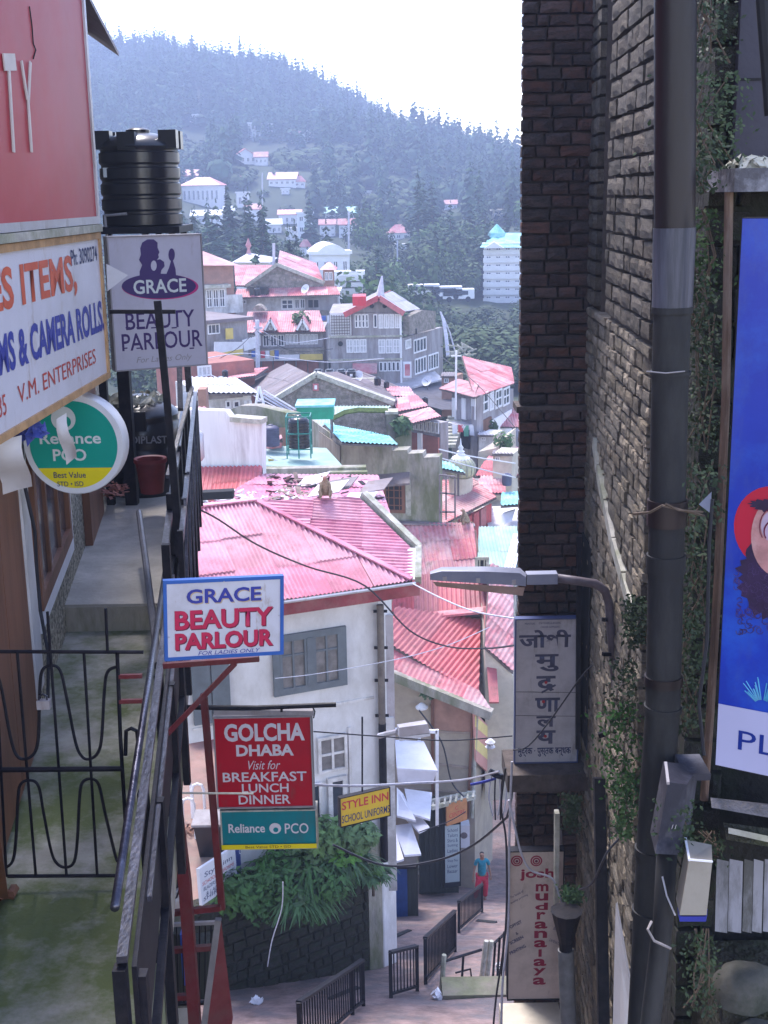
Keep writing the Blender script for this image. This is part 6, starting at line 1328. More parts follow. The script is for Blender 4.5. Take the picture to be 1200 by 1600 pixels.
# outriggers holding the signs to the wall
og = thing('sign_bracket', 'dark steel bracket frame tying the long signs back to the wall', 'bracket', spl.pt(-1, vtop / 2))
for u_ in (-.1, -1.4, -2.6):
    for v_ in (.1, vtop - .1):
        a = spl.pt(u_, v_, -.13); part('arm', MB().bar(a, V((wall_at(a.y, 0).x, a.y, a.z)), .04), m_steel, og)
# papers hanging below the big sign
for i, (quad, Y, lab) in enumerate(((((-10, 690), (34, 680), (48, 762), (2, 775)), 7.4, 'curled white paper sheets hanging under the left end of the shop signboard'), (((88, 655), (104, 645), (118, 715), (102, 728)), 8.2, 'narrow pale leaflet dangling in front of the round sign'))):
    q = [P(x, y, Y + .08 * k) for k, (x, y) in enumerate(quad)]
    mb = MB()
    for k in range(6):
        a, b = q[0].lerp(q[3], k / 5), q[1].lerp(q[2], k / 5); c = V((0, -.05 * math.sin(k * 1.1), 0)); mb.v += [a + c, a.lerp(b, .5) + c * 1.8, b + c]
        if k: j = 3 * k; mb.f += [(j - 3, j - 2, j + 1, j), (j - 2, j - 1, j + 2, j + 1)]
    solo('paper_notice', mb, m_signw, lab, 'paper', smooth=True)
solo('blue_plastic_twist', leafclump(P(45, 672, 7.6), .09, 40, .07, 4, .5), M('blue_plastic', (.05, .07, .3), .4, .2, 5, 0), 'blue plastic twist tied above the hanging papers', 'plastic')
# round lightbox
Yr = 8.9; rc = P(115, 695, Yr); R_ = 82 / FPX * Yr * .99; rt = thing('round_sign', 'round green and yellow telephone booth lightbox with a thick white rim', 'sign', rc - V((0, 0, R_)))
rpl = Pl(rc, (1, -.04, 0)); nrm = rpl.n
part('case', MB().lathe(rc - nrm * .17, [(R_ * .96, 0), (R_, .02), (R_, .15), (R_ * .98, .17)], 48, ax=nrm), M('lightbox_white', (.68, .68, .72), .4, .05, 3, 0), rt, smooth=40)
def disc(pl, cx, cy, r, o, a0=0, a1=360, n=48, cut=None):
    pts = [(cx + r * math.cos(math.radians(a0 + (a1 - a0) * i / n)), cy + r * math.sin(math.radians(a0 + (a1 - a0) * i / n))) for i in range(n + (0 if a1 - a0 == 360 else 1))]
    return pl.prism(MB(), pts, o, o + .002)
ri = R_ * .865; ycut = -R_ * .46; ang = math.degrees(math.asin(ycut / ri)); sg = 1 if rpl.ex.x > 0 else -1
part('green_face', disc(rpl, 0, 0, ri, .001, ang, 180 - ang), M('telecom_green', (.0, .30, .23), .4, .05, 3, 0), rt); part('yellow_face', disc(rpl, 0, 0, ri, .0012, 180 - ang, 360 + ang), M('telecom_yellow', (.75, .62, .01), .4, .05, 3, 0), rt)
m_pale = M('pale_print', (.62, .66, .66), .5, .05, 3, 0)
tx = lambda s, x0, y0, x1, y1, m, **k: text(s, rpl, tuple(R_ * q for q in (x0, y0, x1, y1)), m, rt, px=False, o=.005, **k)
tx('Reliance', -.66, .02, .55, .25, m_pale, bold=.02); tx('PCO', -.42, -.32, .24, -.08, m_pale, bold=.02); tx('Best Value', -.44, -.66, .2, -.54, m_ink, bold=.01); tx('STD • ISD', -.38, -.83, .14, -.73, m_ink, bold=.01)
part('emblem', disc(rpl, -.16 * R_, .52 * R_, .24 * R_, .004), m_pale, rt); part('emblem_swirl', disc(rpl, -.12 * R_, .46 * R_, .11 * R_, .0065, n=24), MATS['telecom_green'], rt)
# rooftop tank upper + stand
tk, b, r, h = ribbed_tank('rooftop_tank', 'big black ribbed water tank on a stand above the silhouette sign', 224, 206, 352, 15.3, 120, m_plast, 5, 48)
for a in (25, 155, 205, 335):
    c = b + V((math.cos(math.radians(a)) * r * .9, math.sin(math.radians(a)) * r * .9, h * .93)); part('lug', MB().box(c - V((.1, .1, .12)), c + V((.1, .1, .08))), m_plast, tk)
part('front_lug', MB().box(b + V((-.16, -r * .98, h * .8)), b + V((.04, -r * .5, h * .985))), m_plast, tk); part('pipe', MB().tube([b + V((-r * .8, -r * .7, -.2)), b + V((-r * .8, -r * .75, .12)), b + V((-.1, -r * 1.0, .14))], .018, 6), m_tin, tk); part('label_patch', MB().box(b + V((-r * .78, -r * .72, h * .52)), b + V((-r * .62, -r * .7, h * .62))), m_pale, tk)
sdk = thing('tank_stand', 'black steel platform under the big black tank', 'stand', b - V((0, 0, .5)))
part('platform', MB().box(b + V((-.62, -.55, -.08)), b + V((.5, .55, -.005))), m_steel, sdk); 
for x in (-.5, .1, .4):
    for y in (-.45, .45): part('leg', MB().bar(b + V((x, y, -.08)), b + V((x, y, -1.2 if x < .3 else -.9)), .07), m_steel, sdk)
part('sill_plate', MB().box(b + V((-.3, -.6, -.22)), b + V((.5, -.5, -.1))), m_signw, sdk)
part('brace', MB().bar(b + V((-.5, -.45, -1.2)), b + V((-.5, -.45, Z2 - b.z)), .09).bar(b + V((-.25, -.45, -1.2)), b + V((-.25, -.45, Z2 - b.z)), .14), m_steel, sdk)
# lower tank
tk, b, r, h = ribbed_tank('walkway_tank', 'wide black plastic tank standing at the far end of the walkway', 228, 622, 768, 15.6, 120, m_plast, 3, 40)
pf = Pl(b + V((0, -r * 1.02, 0)), (1, 0, 0)); text('DIPLAST', pf, (205, 681, 262, 693), M('grey_print', (.3, .3, .32), .6, .1, 4, 0), tk, o=.01, bold=.02)
part('hatch', MB().box(b + V((-.06, -r * 1.02, h * .72)), b + V((.14, -r * .9, h * .92))), m_plast, tk); part('dirt_heap', leafclump(b + V((-.05, 0, h * 1.0)), .35, 200, .07, 9, .25), m_coping, tk)
pt = P(238, 769, 14.3); t = thing('red_bucket', 'dark red plastic bucket in front of the walkway tank', 'bucket', pt)
part('bucket_body', MB().lathe(pt, [(.13, 0), (.17, .33), (.19, .36), (.185, .4), (.15, .39), (.12, .05)], 28, cap=True), M('dark_red_plastic', (.22, .03, .03), .5, .2, 4, .05), t, smooth=40)
debris('small heap of broken brick in front of the walkway tank', 160, 768, 200, 785, 14.2, 14.6, 60, m_brick, .02, .06)
solo('iron_rod', MB().tube([P(217, 800, 12.4), P(228, 880, 10.9), P(241, 985, 9.35), P(246, 1040, 8.6)], .03, 8), M('grey_pipe', (.12, .12, .14), .4, .2, 6, .1), 'grey iron pipe leaning along the edge of the walkway', 'pipe')
# ---------------------------------------- railing along the walkway
rl = thing('walkway_railing', 'heavy black iron railing with pale worn top along the walkway edge', 'railing', rail(8, Z1))
m_top = M('worn_iron', (.018, .018, .03), .35, .3, 12, .3, dirt=(.13, .125, .16), dscale=9, damt=.6, spec=.6, dlo=.5, dhi=.66, stretch=(1, .4, 1))
y0_, y1_ = r0.y, G(250, 930, -2.8).y
part('top_rail', MB().tube([rail(y0_, -2.78), rail(y1_ + .6, -2.78)], .020, 10), M('polished_handrail', (.09, .09, .12), .3, .35, 14, .2, metal=.8, dirt=(.03, .03, .05), dscale=6, damt=.7), rl, smooth=True); part('flat_rail', MB().bar(rail(y0_ - .28, -2.84, .045), rail(y1_ + .6, -2.84, .045), .042, .03), m_top, rl)
part('sheet', MB().bar(rail(y0_ - .2, -3.2, .08), rail(y1_ + 3.5, -3.2, .08), .02, .55), m_steel, rl)
ed = y0_ - .28
for k, y in enumerate((ed, ed + 1.5, ed + 3.1, ed + 4.4)):
    part('post', MB().bar(rail(y, -4.3, .035), rail(y, -2.87, .035), .05, .06), m_steel, rl); part('post', MB().bar(rail(y + .12, -4.3, .10), rail(y + .12, -2.98, .10), .05, .06), m_steel, rl)
part('outer_rail', MB().bar(rail(ed + .7, -3.0, .10), rail(y1_ + 3.5, -3.0, .10), .025), m_top, rl); part('lower_rail', MB().bar(rail(ed, -3.6, .1), rail(y1_ + 3.5, -3.6, .1), .04), m_steel, rl)
# far section, taller, with diagonals
yA, yB = G(243, 790, -2.35).y, G(300, 608, -2.25).y

part('far_top_rail', MB().bar(rail(y1_ + .3, -2.55, .02), rail(yB, -2.3, .02), .05), m_top, rl); part('far_mid_rail', MB().bar(rail(y1_ + .3, -2.9, .02), rail(yB, -2.85, .02), .05), m_steel, rl)
part('far_outer_rail', MB().bar(rail(y1_ + .3, -2.5, .14), rail(yB, -2.3, .14), .04), m_top, rl)
part('far_sheet', MB().bar(rail(y1_ + 1, -3.15, .1), rail(yB, -3.0, .1), .03, .6), m_steel, rl)
n = 6
for i in range(n + 1):
    y = y1_ + .3 + (yB - y1_ - .3) * i / n; part('far_post', MB().bar(rail(y, -3.7, .03), rail(y, -2.35 if i else -2.5, .03), .06), m_steel, rl); part('far_post', MB().bar(rail(y, -3.7, .14), rail(y, -2.4, .14), .04), m_steel, rl)
    if i < n: yn = y + (yB - y1_ - .3) / n; part('diagonal', MB().bar(rail(y, -3.5, .15), rail(yn, -2.4, .15), .025), m_top, rl)
# tall post with a cross arm in front of the silhouette sign
Yp = 9.9
solo('iron_post', MB().bar(P(246, 470, Yp), P(268, 700, Yp), .055, .03).bar(P(268, 700, Yp), P(281, 870, Yp), .06, .03).bar(P(172, 487, Yp + .02), P(274, 487, Yp + .02), .035, .03), m_steel, 'thin black post with a crossbar in front of the silhouette sign', 'post')
solo('iron_stay', MB().bar(P(300, 606, 13), P(262, 745, 11), .035).bar(P(296, 612, 13.1), P(292, 560, 13.1), .06).bar(P(282, 640, 12), P(280, 560, 12.4), .05), m_top, 'pale worn stays rising from the far end of the railing', 'stay')
# gate
gY = G(100, 1368, Z1 + .08).y; gp_ = Pl(P(10, 1368, gY), (1, 0, 0)); gt_ = thing('iron_gate', 'black wrought iron gate with wavy bars across the walkway', 'gate', gp_.at(90, 1368))
def gbar(name, pts, r=.009, mat=m_steel): part(name, MB().tube([gp_.at(x, y, .0) for x, y in pts], r, 6), mat, gt_)
def cm(pts, k=5):
    o = []
    for i in range(len(pts) - 1):
        p0, p1, p2, p3 = pts[max(i - 1, 0)], pts[i], pts[i + 1], pts[min(i + 2, len(pts) - 1)]
        for j in range(k):
            t = j / k; o.append(tuple(.5 * (2 * p1[c] + (p2[c] - p0[c]) * t + (2 * p0[c] - 5 * p1[c] + 4 * p2[c] - p3[c]) * t * t + (3 * p1[c] - p0[c] - 3 * p2[c] + p3[c]) * t ** 3) for c in (0, 1)))
    return o + [pts[-1]]
gbar('rail', [(-30, 1018), (224, 1019)], .011); gbar('rail', [(-30, 1203), (192, 1201)], .016); gbar('rail', [(12, 1369), (186, 1368)], .011)
gbar('stile', [(183, 1018), (188, 1150), (196, 1284)], .012)
for a in (((27, 1020), (56, 1369)), ((74, 956), (104, 1369)), ((131, 1020), (152, 1369)), ((165, 950), (168, 1018)), ((-8, 1020), (10, 1369))): gbar('bar', a)
gbar('scroll', cm([(-12, 1046), (0, 1066), (16, 1150), (26, 1180), (40, 1186), (54, 1176), (60, 1150), (62, 1080), (66, 1048), (80, 1040), (94, 1048), (104, 1090), (118, 1160), (128, 1182), (140, 1186), (153, 1176), (159, 1150), (163, 1080), (168, 1050), (182, 1042)]))
gbar('scroll', cm([(8, 1356), (20, 1345), (25, 1310), (28, 1250), (32, 1226), (46, 1219), (60, 1228), (68, 1270), (80, 1330), (90, 1350), (104, 1355), (116, 1346), (121, 1310), (124, 1250), (128, 1224), (141, 1217), (154, 1226), (164, 1270), (180, 1336), (184, 1346)]))
for y in (1057, 1096): part('latch', MB().bar(gp_.at(186, y), gp_.at(222, y - 1), .022), m_maroon, gt_)
gbar('hook', [(196, 1180), (197, 1142), (205, 1138), (214, 1142), (217, 1170)], .012)
pk = thing('padlock', 'silver padlock hanging from the iron gate', 'padlock', gp_.at(70, 1105)); q = gp_.at(70, 1098, .02)
part('lock_body', MB().box(q + V((-.035, -.02, -.025)), q + V((.035, .02, .025))), m_tin, pk); part('shackle', MB().tube([q + V((-.025, 0, .02)), q + V((-.025, 0, .045)), q + V((0, 0, .058)), q + V((.02, 0, .045)), q + V((.02, 0, .02))], .006, 6), m_top, pk)
solo('chain', MB().tube(cm([]) if False else [G(x, y, Z1 + .03) for x, y in ((-4, 1402), (8, 1395), (18, 1398), (22, 1388))], .03, 6), m_wood, 'short rusty chain lying by the foot of the gate', 'chain')
solo('wood_post', MB().bar(G(4, 1400, Z1), G(-12, 1290, Z1 + .9), .06), m_wood, 'brown wooden post holding the left side of the gate', 'post')
# ---------------------------------------- silhouette sign
pl = FP(180, 582, 11.3, 323, 570, 11.65)
m_lil = M('lilac_white_board', (.52, .50, .60), .5, .07, 3, .02, dirt=(.4, .38, .44), dscale=3, damt=.5, rust=((.3, .25, .25), 6, .56, .7, .5)); m_purp = M('dark_purple_print', (.045, .02, .13), .5, .05, 3, 0); m_mag = M('magenta_print', (.5, .03, .2), .5, .05, 3, 0)
t, u = up_board('silhouette_sign', 'tall lilac beauty parlour sign with a purple silhouette of a woman holding a mirror', pl, 173, 367, 320, 576, m_lil, m_greyblue, .012, .12)
def ell(cx, cy, rx, ry, o, m, name='print', n=36):
    part(name, pl.prism(MB(), [pl.uv(cx + rx * math.cos(2 * PI * i / n), cy + ry * math.sin(2 * PI * i / n)) for i in range(n)], o, o + .0015), m, t)
def pol(pts, o, m, name='print'): part(name, pl.prism(MB(), [pl.uv(*q) for q in pts], o, o + .0015), m, t)
ell(250, 448, 60, 20, .001, m_mag); ell(248, 447, 58, 19.5, .003, m_purp, 'oval')
sil = [(218, 434), (218, 424), (222, 414), (217, 406), (220, 398), (219, 388), (222, 379), (230, 374), (240, 374), (246, 379), (246, 387), (249, 394), (247, 398), (248, 402), (245, 406), (250, 405), (256, 409), (257, 416), (252, 422), (250, 432)]
pol(sil, .0035, m_purp, 'silhouette')
ell(268, 398, 5, 10, .004, m_purp, 'mirror'); pol([(267, 407), (270, 407), (274, 420), (275, 432), (258, 432), (264, 418)], .0042, m_purp, 'hand'); ell(240, 415, 4.5, 8, .0055, m_lil, 'collar')
text('GRACE', pl, (208, 436, 291, 458), m_pale, t, o=.0065, bold=.02); text('BEAUTY', pl, (196, 486, 304, 513), m_purp, t, bold=.01); text('PARLOUR', pl, (190, 518, 316, 545), m_purp, t, bold=.01); text('For Ladies Only', pl, (213, 555, 300, 567), m_greyblue, t, slant=.3)
# serifs on the slab lettering
sf = MB()
for x0, x1, y in ((196, 203, 512), (196, 203, 488), (213, 221, 512), (236, 244, 512), (268, 276, 512), (192, 199, 544), (213, 220, 544), (250, 257, 544), (296, 303, 544)): pbox(sf, pl, x0, y - 1, x1, y + 1, .003, .0045)
part('serif', sf, m_purp, t, kind='stuff')
solo('paper_flag', MB().hexa([P(166, 412, 10.8), P(200, 430, 10.9), P(168, 455, 10.8)], [P(166, 412, 10.82), P(200, 430, 10.92), P(168, 455, 10.82)]), m_signw, 'triangular pale paper sticking out between the two big signs', 'paper')
# ---------------------------------------- blue framed beauty parlour sign
pl = FP(257, 1033, 6.75, 443, 1023, 6.9)
e1 = pl.at(443, 1022) - pl.at(257, 1033); e2 = pl.at(243, 908) - pl.at(257, 1033); pg = Pl(pl.at(257, 1033), e1, e2); W_ = e1.length; H_ = e2.dot(pg.ey)
t = thing('blue_framed_sign', 'white beauty parlour sign with a blue border and red and blue lettering beside the railing', 'sign', pg.pt(W_ / 2, 0)); fb = .02
part('board', pg.box(MB(), fb, fb, W_ - fb, H_ - fb, -.03, 0), M('sign_cool_white', (.60, .60, .68), .4, .06, 3, .03, dirt=(.45, .43, .46), dscale=4, damt=.5, rust=((.3, .2, .14), 9, .6, .72, .7)), t); mb = MB()
for a in ((0, 0, fb, H_), (W_ - fb, 0, W_, H_), (fb, 0, W_ - fb, fb), (fb, H_ - fb, W_ - fb, H_)): pg.box(mb, *a, -.035, .006)
part('frame', mb, M('border_blue', (.02, .11, .42), .4, .1, 4, 0), t)
m_crim = M('crimson_paint', (.5, .01, .07), .45, .1, 5, 0); m_shad = M('maroon_letter_shadow', (.12, .0, .03), .5, .1, 5, 0); m_gold = M('cream_letter_edge', (.5, .38, .25), .5, .1, 5, 0)
def gt2(s, x0, y0, x1, y1, m, sh, **k):
    if sh: text(s, pg, ((x0 + .008) * W_, (y0 - .014) * H_, (x1 + .008) * W_, (y1 - .014) * H_), sh, t, px=False, o=.002, **k)
    text(s, pg, (x0 * W_, y0 * H_, x1 * W_, y1 * H_), m, t, px=False, o=.0035, **k)
gt2('GRACE', .19, .70, .81, .88, m_blu, m_gold, bold=.025); gt2('BEAUTY', .09, .38, .91, .62, m_crim, m_shad, bold=.03); gt2('PARLOUR', .09, .125, .91, .34, m_crim, m_shad, bold=.04); gt2('FOR LADIES ONLY', .28, .05, .8, .10, m_blu, None, slant=.25)
for x_, y_ in ((.5, .96), (.96, .5), (.04, .3)): part('screw', MB().lathe(pg.pt(x_ * W_, y_ * H_, .006), [(.004, 0), (.003, .003)], 8, ax=pg.n), m_tin, t)
# maroon brackets beneath
b1_ = thing('maroon_bracket', 'maroon steel bracket holding the blue framed sign over the lane', 'bracket', P(300, 1090, 7.2))
part('arm', MB().bar(P(255, 1040, 6.9), P(405, 1029, 6.9), .03), m_maroon, b1_); part('strut', MB().bar(P(368, 1036, 6.9), P(262, 1146, 6.9), .028), m_maroon, b1_)
# ---------------------------------------- dhaba sign and lower lightbox
Yd = 9.9; pl = FP(340, 1262, Yd, 488, 1260, Yd)
t, u = up_board('red_dhaba_sign', 'square red dhaba lightbox with white lettering hanging from a blue black bar', pl, 336, 1119, 489, 1262, M('sign_crimson', (.42, .003, .02), .35, .1, 3, 0, rust=((.2, .05, .05), 7, .56, .7, .6)), m_greyblue, .012, .14)
m_pr = M('bright_white_print', (.62, .6, .66), .5, .04, 4, 0)
for s, r_, bd, slt in (('GOLCHA', (350, 1130, 476, 1158), .035, 0), ('DHABA', (369, 1163, 459, 1181), .035, 0), ('Visit for', (388, 1188, 438, 1202), 0, .35), ('BREAKFAST', (348, 1206, 479, 1221), .015, 0), ('LUNCH', (378, 1224, 451, 1238), .015, 0), ('DINNER', (373, 1242, 454, 1256), .015, 0)): text(s, pl, r_, m_pr, t, bold=bd, slant=slt)
hb2 = thing('hanging_bar', 'blue black steel bar carrying the red dhaba lightbox', 'bar', P(400, 1105, Yd))
part('bar', MB().tube([P(262, 1105, Yd - .02), P(400, 1106, Yd - .02), P(525, 1101, Yd - .02)], .022, 8), m_steel, hb2); part('light_fitting', MB().bar(P(335, 1112, Yd), P(490, 1113, Yd), .05, .04), m_greyblue, hb2)
part('hook', MB().bar(P(440, 1103, Yd - .02), P(440, 1112, Yd - .02), .02).tube([P(488, 1104, Yd), P(492, 1112, Yd), P(490, 1122, Yd)], .006, 5), m_steel, hb2)
t, u = up_board('teal_phone_sign', 'wide teal telephone lightbox with a yellow strip below the red dhaba lightbox', pl, 345, 1265, 496, 1326, M('sign_teal', (.0, .19, .23), .35, .12, 3, 0, rust=((.05, .13, .14), 6, .5, .7, .6)), m_coping, .012, .14)
part('yellow_strip', pbox(MB(), pl, 346.5, 1318, 495, 1325, .013, .017), MATS['telecom_yellow'], t); text('Reliance', pl, (357, 1287, 414, 1301), m_pr, t, bold=.02); text('PCO', pl, (445, 1286, 482, 1302), m_pr, t, bold=.01)
part('emblem', disc(pl, *pl.uv(430, 1294), .05, .003, n=24), m_pr, t); part('emblem_swirl', disc(pl, pl.uv(431, 1296)[0], pl.uv(431, 1296)[1], .022, .0055, n=16), MATS['sign_teal'], t)
text('Best Value STD • ISD', pl, (384, 1319.5, 455, 1323.5), m_maroon, t, o=.018)
solo('thin_rod', MB().tube([P(268, 1239, 8.7), P(396, 1240, 8.75)], .008, 6), m_coping, 'thin pale rod crossing in front of the red dhaba lightbox', 'rod')
# ---------------------------------------- maroon frame at the bottom left
mf = thing('maroon_steel_frame', 'tall maroon steel frame with crossbars and a solid sheet at the bottom left', 'frame', P(290, 1600, 9.6) - V((0, 0, .6)))
def fb_(name, pts, w, Y, mat=m_maroon, lab=None):
    mb = MB(); q = [P(x, y, Y) for x, y in pts]
    for a, b in zip(q, q[1:]): mb.bar(a, b, w)
    return part(name, mb, mat, mf, label=lab)
fb_('post', [(318, 1085), (347, 1420)], .055, 9.7); fb_('post', [(270, 1228), (289, 1380), (309, 1660)], .095, 9.4); fb_('post', [(233, 1405), (255, 1660)], .06, 9.1)
fb_('crossbar', [(240, 1430), (345, 1418)], .045, 9.5); fb_('crossbar', [(226, 1488), (330, 1480)], .045, 9.45); fb_('crossbar', [(216, 1562), (305, 1556)], .045, 9.4); fb_('crossbar', [(216, 1575), (250, 1620)], .05, 9.3)
part('sheet', MB().hexa([P(345, 1435, 9.7), P(364, 1590, 9.7), P(350, 1680, 9.6), P(312, 1680, 9.5), P(326, 1560, 9.55)], [q + V((-.01, .05, 0)) for q in (P(345, 1435, 9.7), P(364, 1590, 9.7), P(350, 1680, 9.6), P(312, 1680, 9.5), P(326, 1560, 9.55))]), m_maroon, mf)
fb_('angle_bar', [(341, 1436), (314, 1640)], .05, 9.45, M('bare_grey_steel', (.2, .19, .2), .5, .2, 6, .2))
gl = thing('window_grille', 'thin wire grille with pale boxes behind it inside the maroon frame', 'grille', P(280, 1560, 10.2))
for i in range(14): part('wire', MB().bar(P(222 + i * 9, 1446, 10.2), P(230 + i * 8.2, 1568, 10.2), .012), m_steel, gl)
part('rail', MB().bar(P(248, 1446, 10.2), P(338, 1441, 10.2), .03), m_greyblue, gl); part('rail', MB().bar(P(222, 1570, 10.2), P(338, 1566, 10.2), .03), m_steel, gl)
solo('pale_slab', MB().slab([P(215, 1578, 10.4), P(310, 1574, 10.4), P(318, 1700, 9.6), P(215, 1700, 9.6)], .1), m_cream, 'pale slab at the bottom edge inside the maroon frame', 'slab')
for i, (x0, y0, x1, y1, Y, m_, lab) in enumerate(((222, 1470, 240, 1560, 10.6, m_signw, 'tall white box farthest left behind the wire grille'), (286, 1460, 293, 1540, 10.6, M('blue_stick', (.03, .1, .5), .5, .1, 4, 0), 'bright blue upright strip behind the wire grille'), (250, 1460, 284, 1565, 11.0, m_drape, 'dark bundle leaning behind the wire grille'), (300, 1475, 326, 1562, 11.0, m_drape, 'dark green crate behind the wire grille'))):
    a, b = P(x0, y1, Y), P(x1, y0, Y); solo('stored_box', MB().box((a.x, Y, a.z), (b.x, Y + .2, b.z)), m_, lab, 'box')
solo('white_meter_box', MB().box(P(245, 1405, 10.3), P(257, 1345, 10.5)), m_signw, 'narrow white box beside the bent black pipe', 'box')
t = thing('black_pipe', 'thick black pipe with a white elbow hanging behind the maroon frame', 'pipe', P(267, 1400, 10.8)); part('pipe', MB().tube([P(262, 1180, 10.8), P(268, 1395, 10.8)], .09, 10), m_steel, t, smooth=True)
part('elbow', MB().tube([P(268, 1388, 10.75), P(270, 1402, 10.75), P(278, 1405, 10.7)], .1, 10), m_signw, t, smooth=True); part('loop_cable', MB().tube([P(x, y, 10.6) for x, y in ((262, 1290), (276, 1340), (282, 1385), (276, 1402), (268, 1408))], .01, 5), m_wire, t)
# slope of dark earth under the walkway edge
solo('walkway_pier', MB().hexa([rail(4.0, -12, -.5), rail(ye, -12, -.5), rail(ye, -12, -1.2), rail(4.0, -12, -1.2)], [rail(4.0, -4.06, -.5), rail(ye, -4.06, -.5), rail(ye, -4.06, -1.2), rail(4.0, -4.06, -1.2)]), m_rw, 'dark mossy masonry pier carrying the walkway', 'pier')
# ================================================================== right: brick tower, side wall, near pier
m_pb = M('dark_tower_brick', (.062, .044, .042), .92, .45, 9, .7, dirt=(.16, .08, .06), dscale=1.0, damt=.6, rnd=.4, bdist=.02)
m_mor = M('dark_mortar', (.10, .08, .072), .95, .3, 8, .4)
PYY = 14.1
tw = thing('brick_tower', 'dark brick tower face rising the full height beside the lane', 'tower', P(850, 1600, PYY))
pl = Pl(P(812, 0, PYY), (1, 0, 0)); ex0 = pl.uv(812, 300)[0]; ex1 = pl.uv(925, 300)[0]
vtop_, vled, vbot = pl.uv(850, -60)[1], pl.uv(860, 632)[1], pl.uv(850, 1720)[1]
lx0 = pl.uv(808, 700)[0]; lx1 = pl.uv(919, 700)[0]
def skew(mb, u0, v0, u1, v1, of, ob, k): return mb.hexa([pl.pt(u0, v0, of), pl.pt(u1, v0, of), pl.pt(u1, v0, ob), pl.pt(u0 + k, v0, ob)], [pl.pt(u0, v1, of), pl.pt(u1, v1, of), pl.pt(u1, v1, ob), pl.pt(u0 + k, v1, ob)])
part('core', skew(skew(MB(), ex0 + .03, vled, ex1 + .5, vtop_, -.075, -1.2, .3), lx0 + .03, vbot, lx1 + .02, vled - .06, 0, -1.2, .3), m_mor, tw)
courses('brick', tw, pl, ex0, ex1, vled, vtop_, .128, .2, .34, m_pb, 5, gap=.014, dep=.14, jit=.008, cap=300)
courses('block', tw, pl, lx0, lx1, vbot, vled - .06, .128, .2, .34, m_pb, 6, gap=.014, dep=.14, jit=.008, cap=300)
for b in [o for o in tw.children if o.name.startswith('block')]: b.location = b.location + pl.n * .075
part('ledge', pl.box(MB(), lx0 - .02, vled - .07, lx1 + .0, vled, -.3, .12), m_mor, tw)
# the side of the tower and the long side wall: plane parallel to the lane
wx = P(925, 400, PYY); sw_d = sdir.normalized(); swp = Pl(V((wx.x, wx.y, 0)), sw_d)
if swp.n.x > 0: swp.n = -swp.n
yn = lambda px, py: swp.uv(px, py)

m_sb = M('sunlit_wall_brick', (.15, .125, .10), .92, .3, 7, .8, dirt=(.08, .07, .06), dscale=2, damt=.7, rnd=.3, bdist=.03)  # paler than the tower brick: the brighter light on this face put into colour
m_rub = M('rubble_stone', (.22, .185, .145), .95, .35, 7, .8, dirt=(.11, .095, .07), dscale=3, damt=.7, rnd=.3, bdist=.03)
sw = thing('stone_side_wall', 'long receding stone wall between the brick tower and the big downpipe', 'wall', swp.pt(-2, -9))
uN, uF = -6.2, 0.
vs_, vr_ = yn(955, 505)[1], yn(1000, 520)[1]; vT = yn(940, -200)[1] + 1.2; vB = -12.5
s0, s1 = sorted((yn(957, 300)[0], yn(941, 300)[0])); s2, s3 = sorted((yn(931, 900)[0], yn(914.5, 900)[0])); q0, q1 = yn(922, 1165)[1], yn(922, 838)[1]

s3 = min(s3, -.12); s2 = min(s2, s3 - .3)
sk = lambda u, v: (s0 < u < s1 and v > vs_) or (s2 < u < s3 and q0 < v < q1)
core = MB()
for a in ((uN, vB, s0, vT), (s1, vs_, uF, vT), (s0, vB, s1, vs_)): swp.box(core, *a, -.55, -.015)
swp.box(core, s0, vs_, s1, vT, -.75, -.56); part('core', core, m_mor, sw)
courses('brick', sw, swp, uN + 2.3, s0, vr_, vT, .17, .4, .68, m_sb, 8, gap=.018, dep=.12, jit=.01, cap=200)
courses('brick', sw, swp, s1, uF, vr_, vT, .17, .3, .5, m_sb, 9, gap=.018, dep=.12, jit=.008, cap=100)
courses('stone', sw, swp, uN + 2.3, uF, vB, vr_, .13, .22, .46, m_rub, 10, gap=.012, dep=.1, jit=.014, cap=300, skip=lambda u, v: False, vary=.3)
# flat dark sheet on the wall face, the slot's inner shade as colour
part('slot_shade', swp.box(MB(), s2, q0, s3, q1, .05, .06), m_dark, sw)
# sloping coping band across the rubble
cp_ = thing('sloping_coping', 'pale broken stone band slanting down the rubble wall', 'coping', swp.at(1000, 950))
pts = [(938, 690), (944, 735), (955, 790), (968, 850), (984, 905), (998, 955)]
for a, b in zip(pts, pts[1:]): part('stone', MB().bar(swp.at(*a, .05), swp.at(b[0] - .6, b[1] - 3, .05), .13, .06, up=swp.n), m_coping, cp_)
# conduit and peg on the wall, dark bars for shade in its recesses
solo('wall_conduit', MB().tube([swp.at(905, 1225, .25), swp.at(909, 1330, .25), swp.at(918, 1450, .25), swp.at(930, 1600, .25)], .025, 8), m_greyblue, 'thin pale conduit running down the lower side wall', 'pipe')
solo('slot_shade_strip', MB().bar(swp.at(926, 838, .15), swp.at(924, 1170, .15), .05), m_steel, 'narrow dark upright strip standing in for the shaded wall slot behind the street lamp arm', 'bar')  # dark bar laid over the slot to stand for the shade inside
solo('recess_shade_strip', MB().bar(swp.at(955, 1215, .12), swp.at(962, 1600, .12), .11), m_steel, 'long dark strip standing in for a shaded recess down the lower side wall', 'pipe')  # no pipe: dark bar added for the shade of a recess band
solo('peg', MB().bar(P(935, 1149, 12), P(962, 1141, 12), .05), m_steel, 'short dark peg sticking out of the side wall', 'peg')
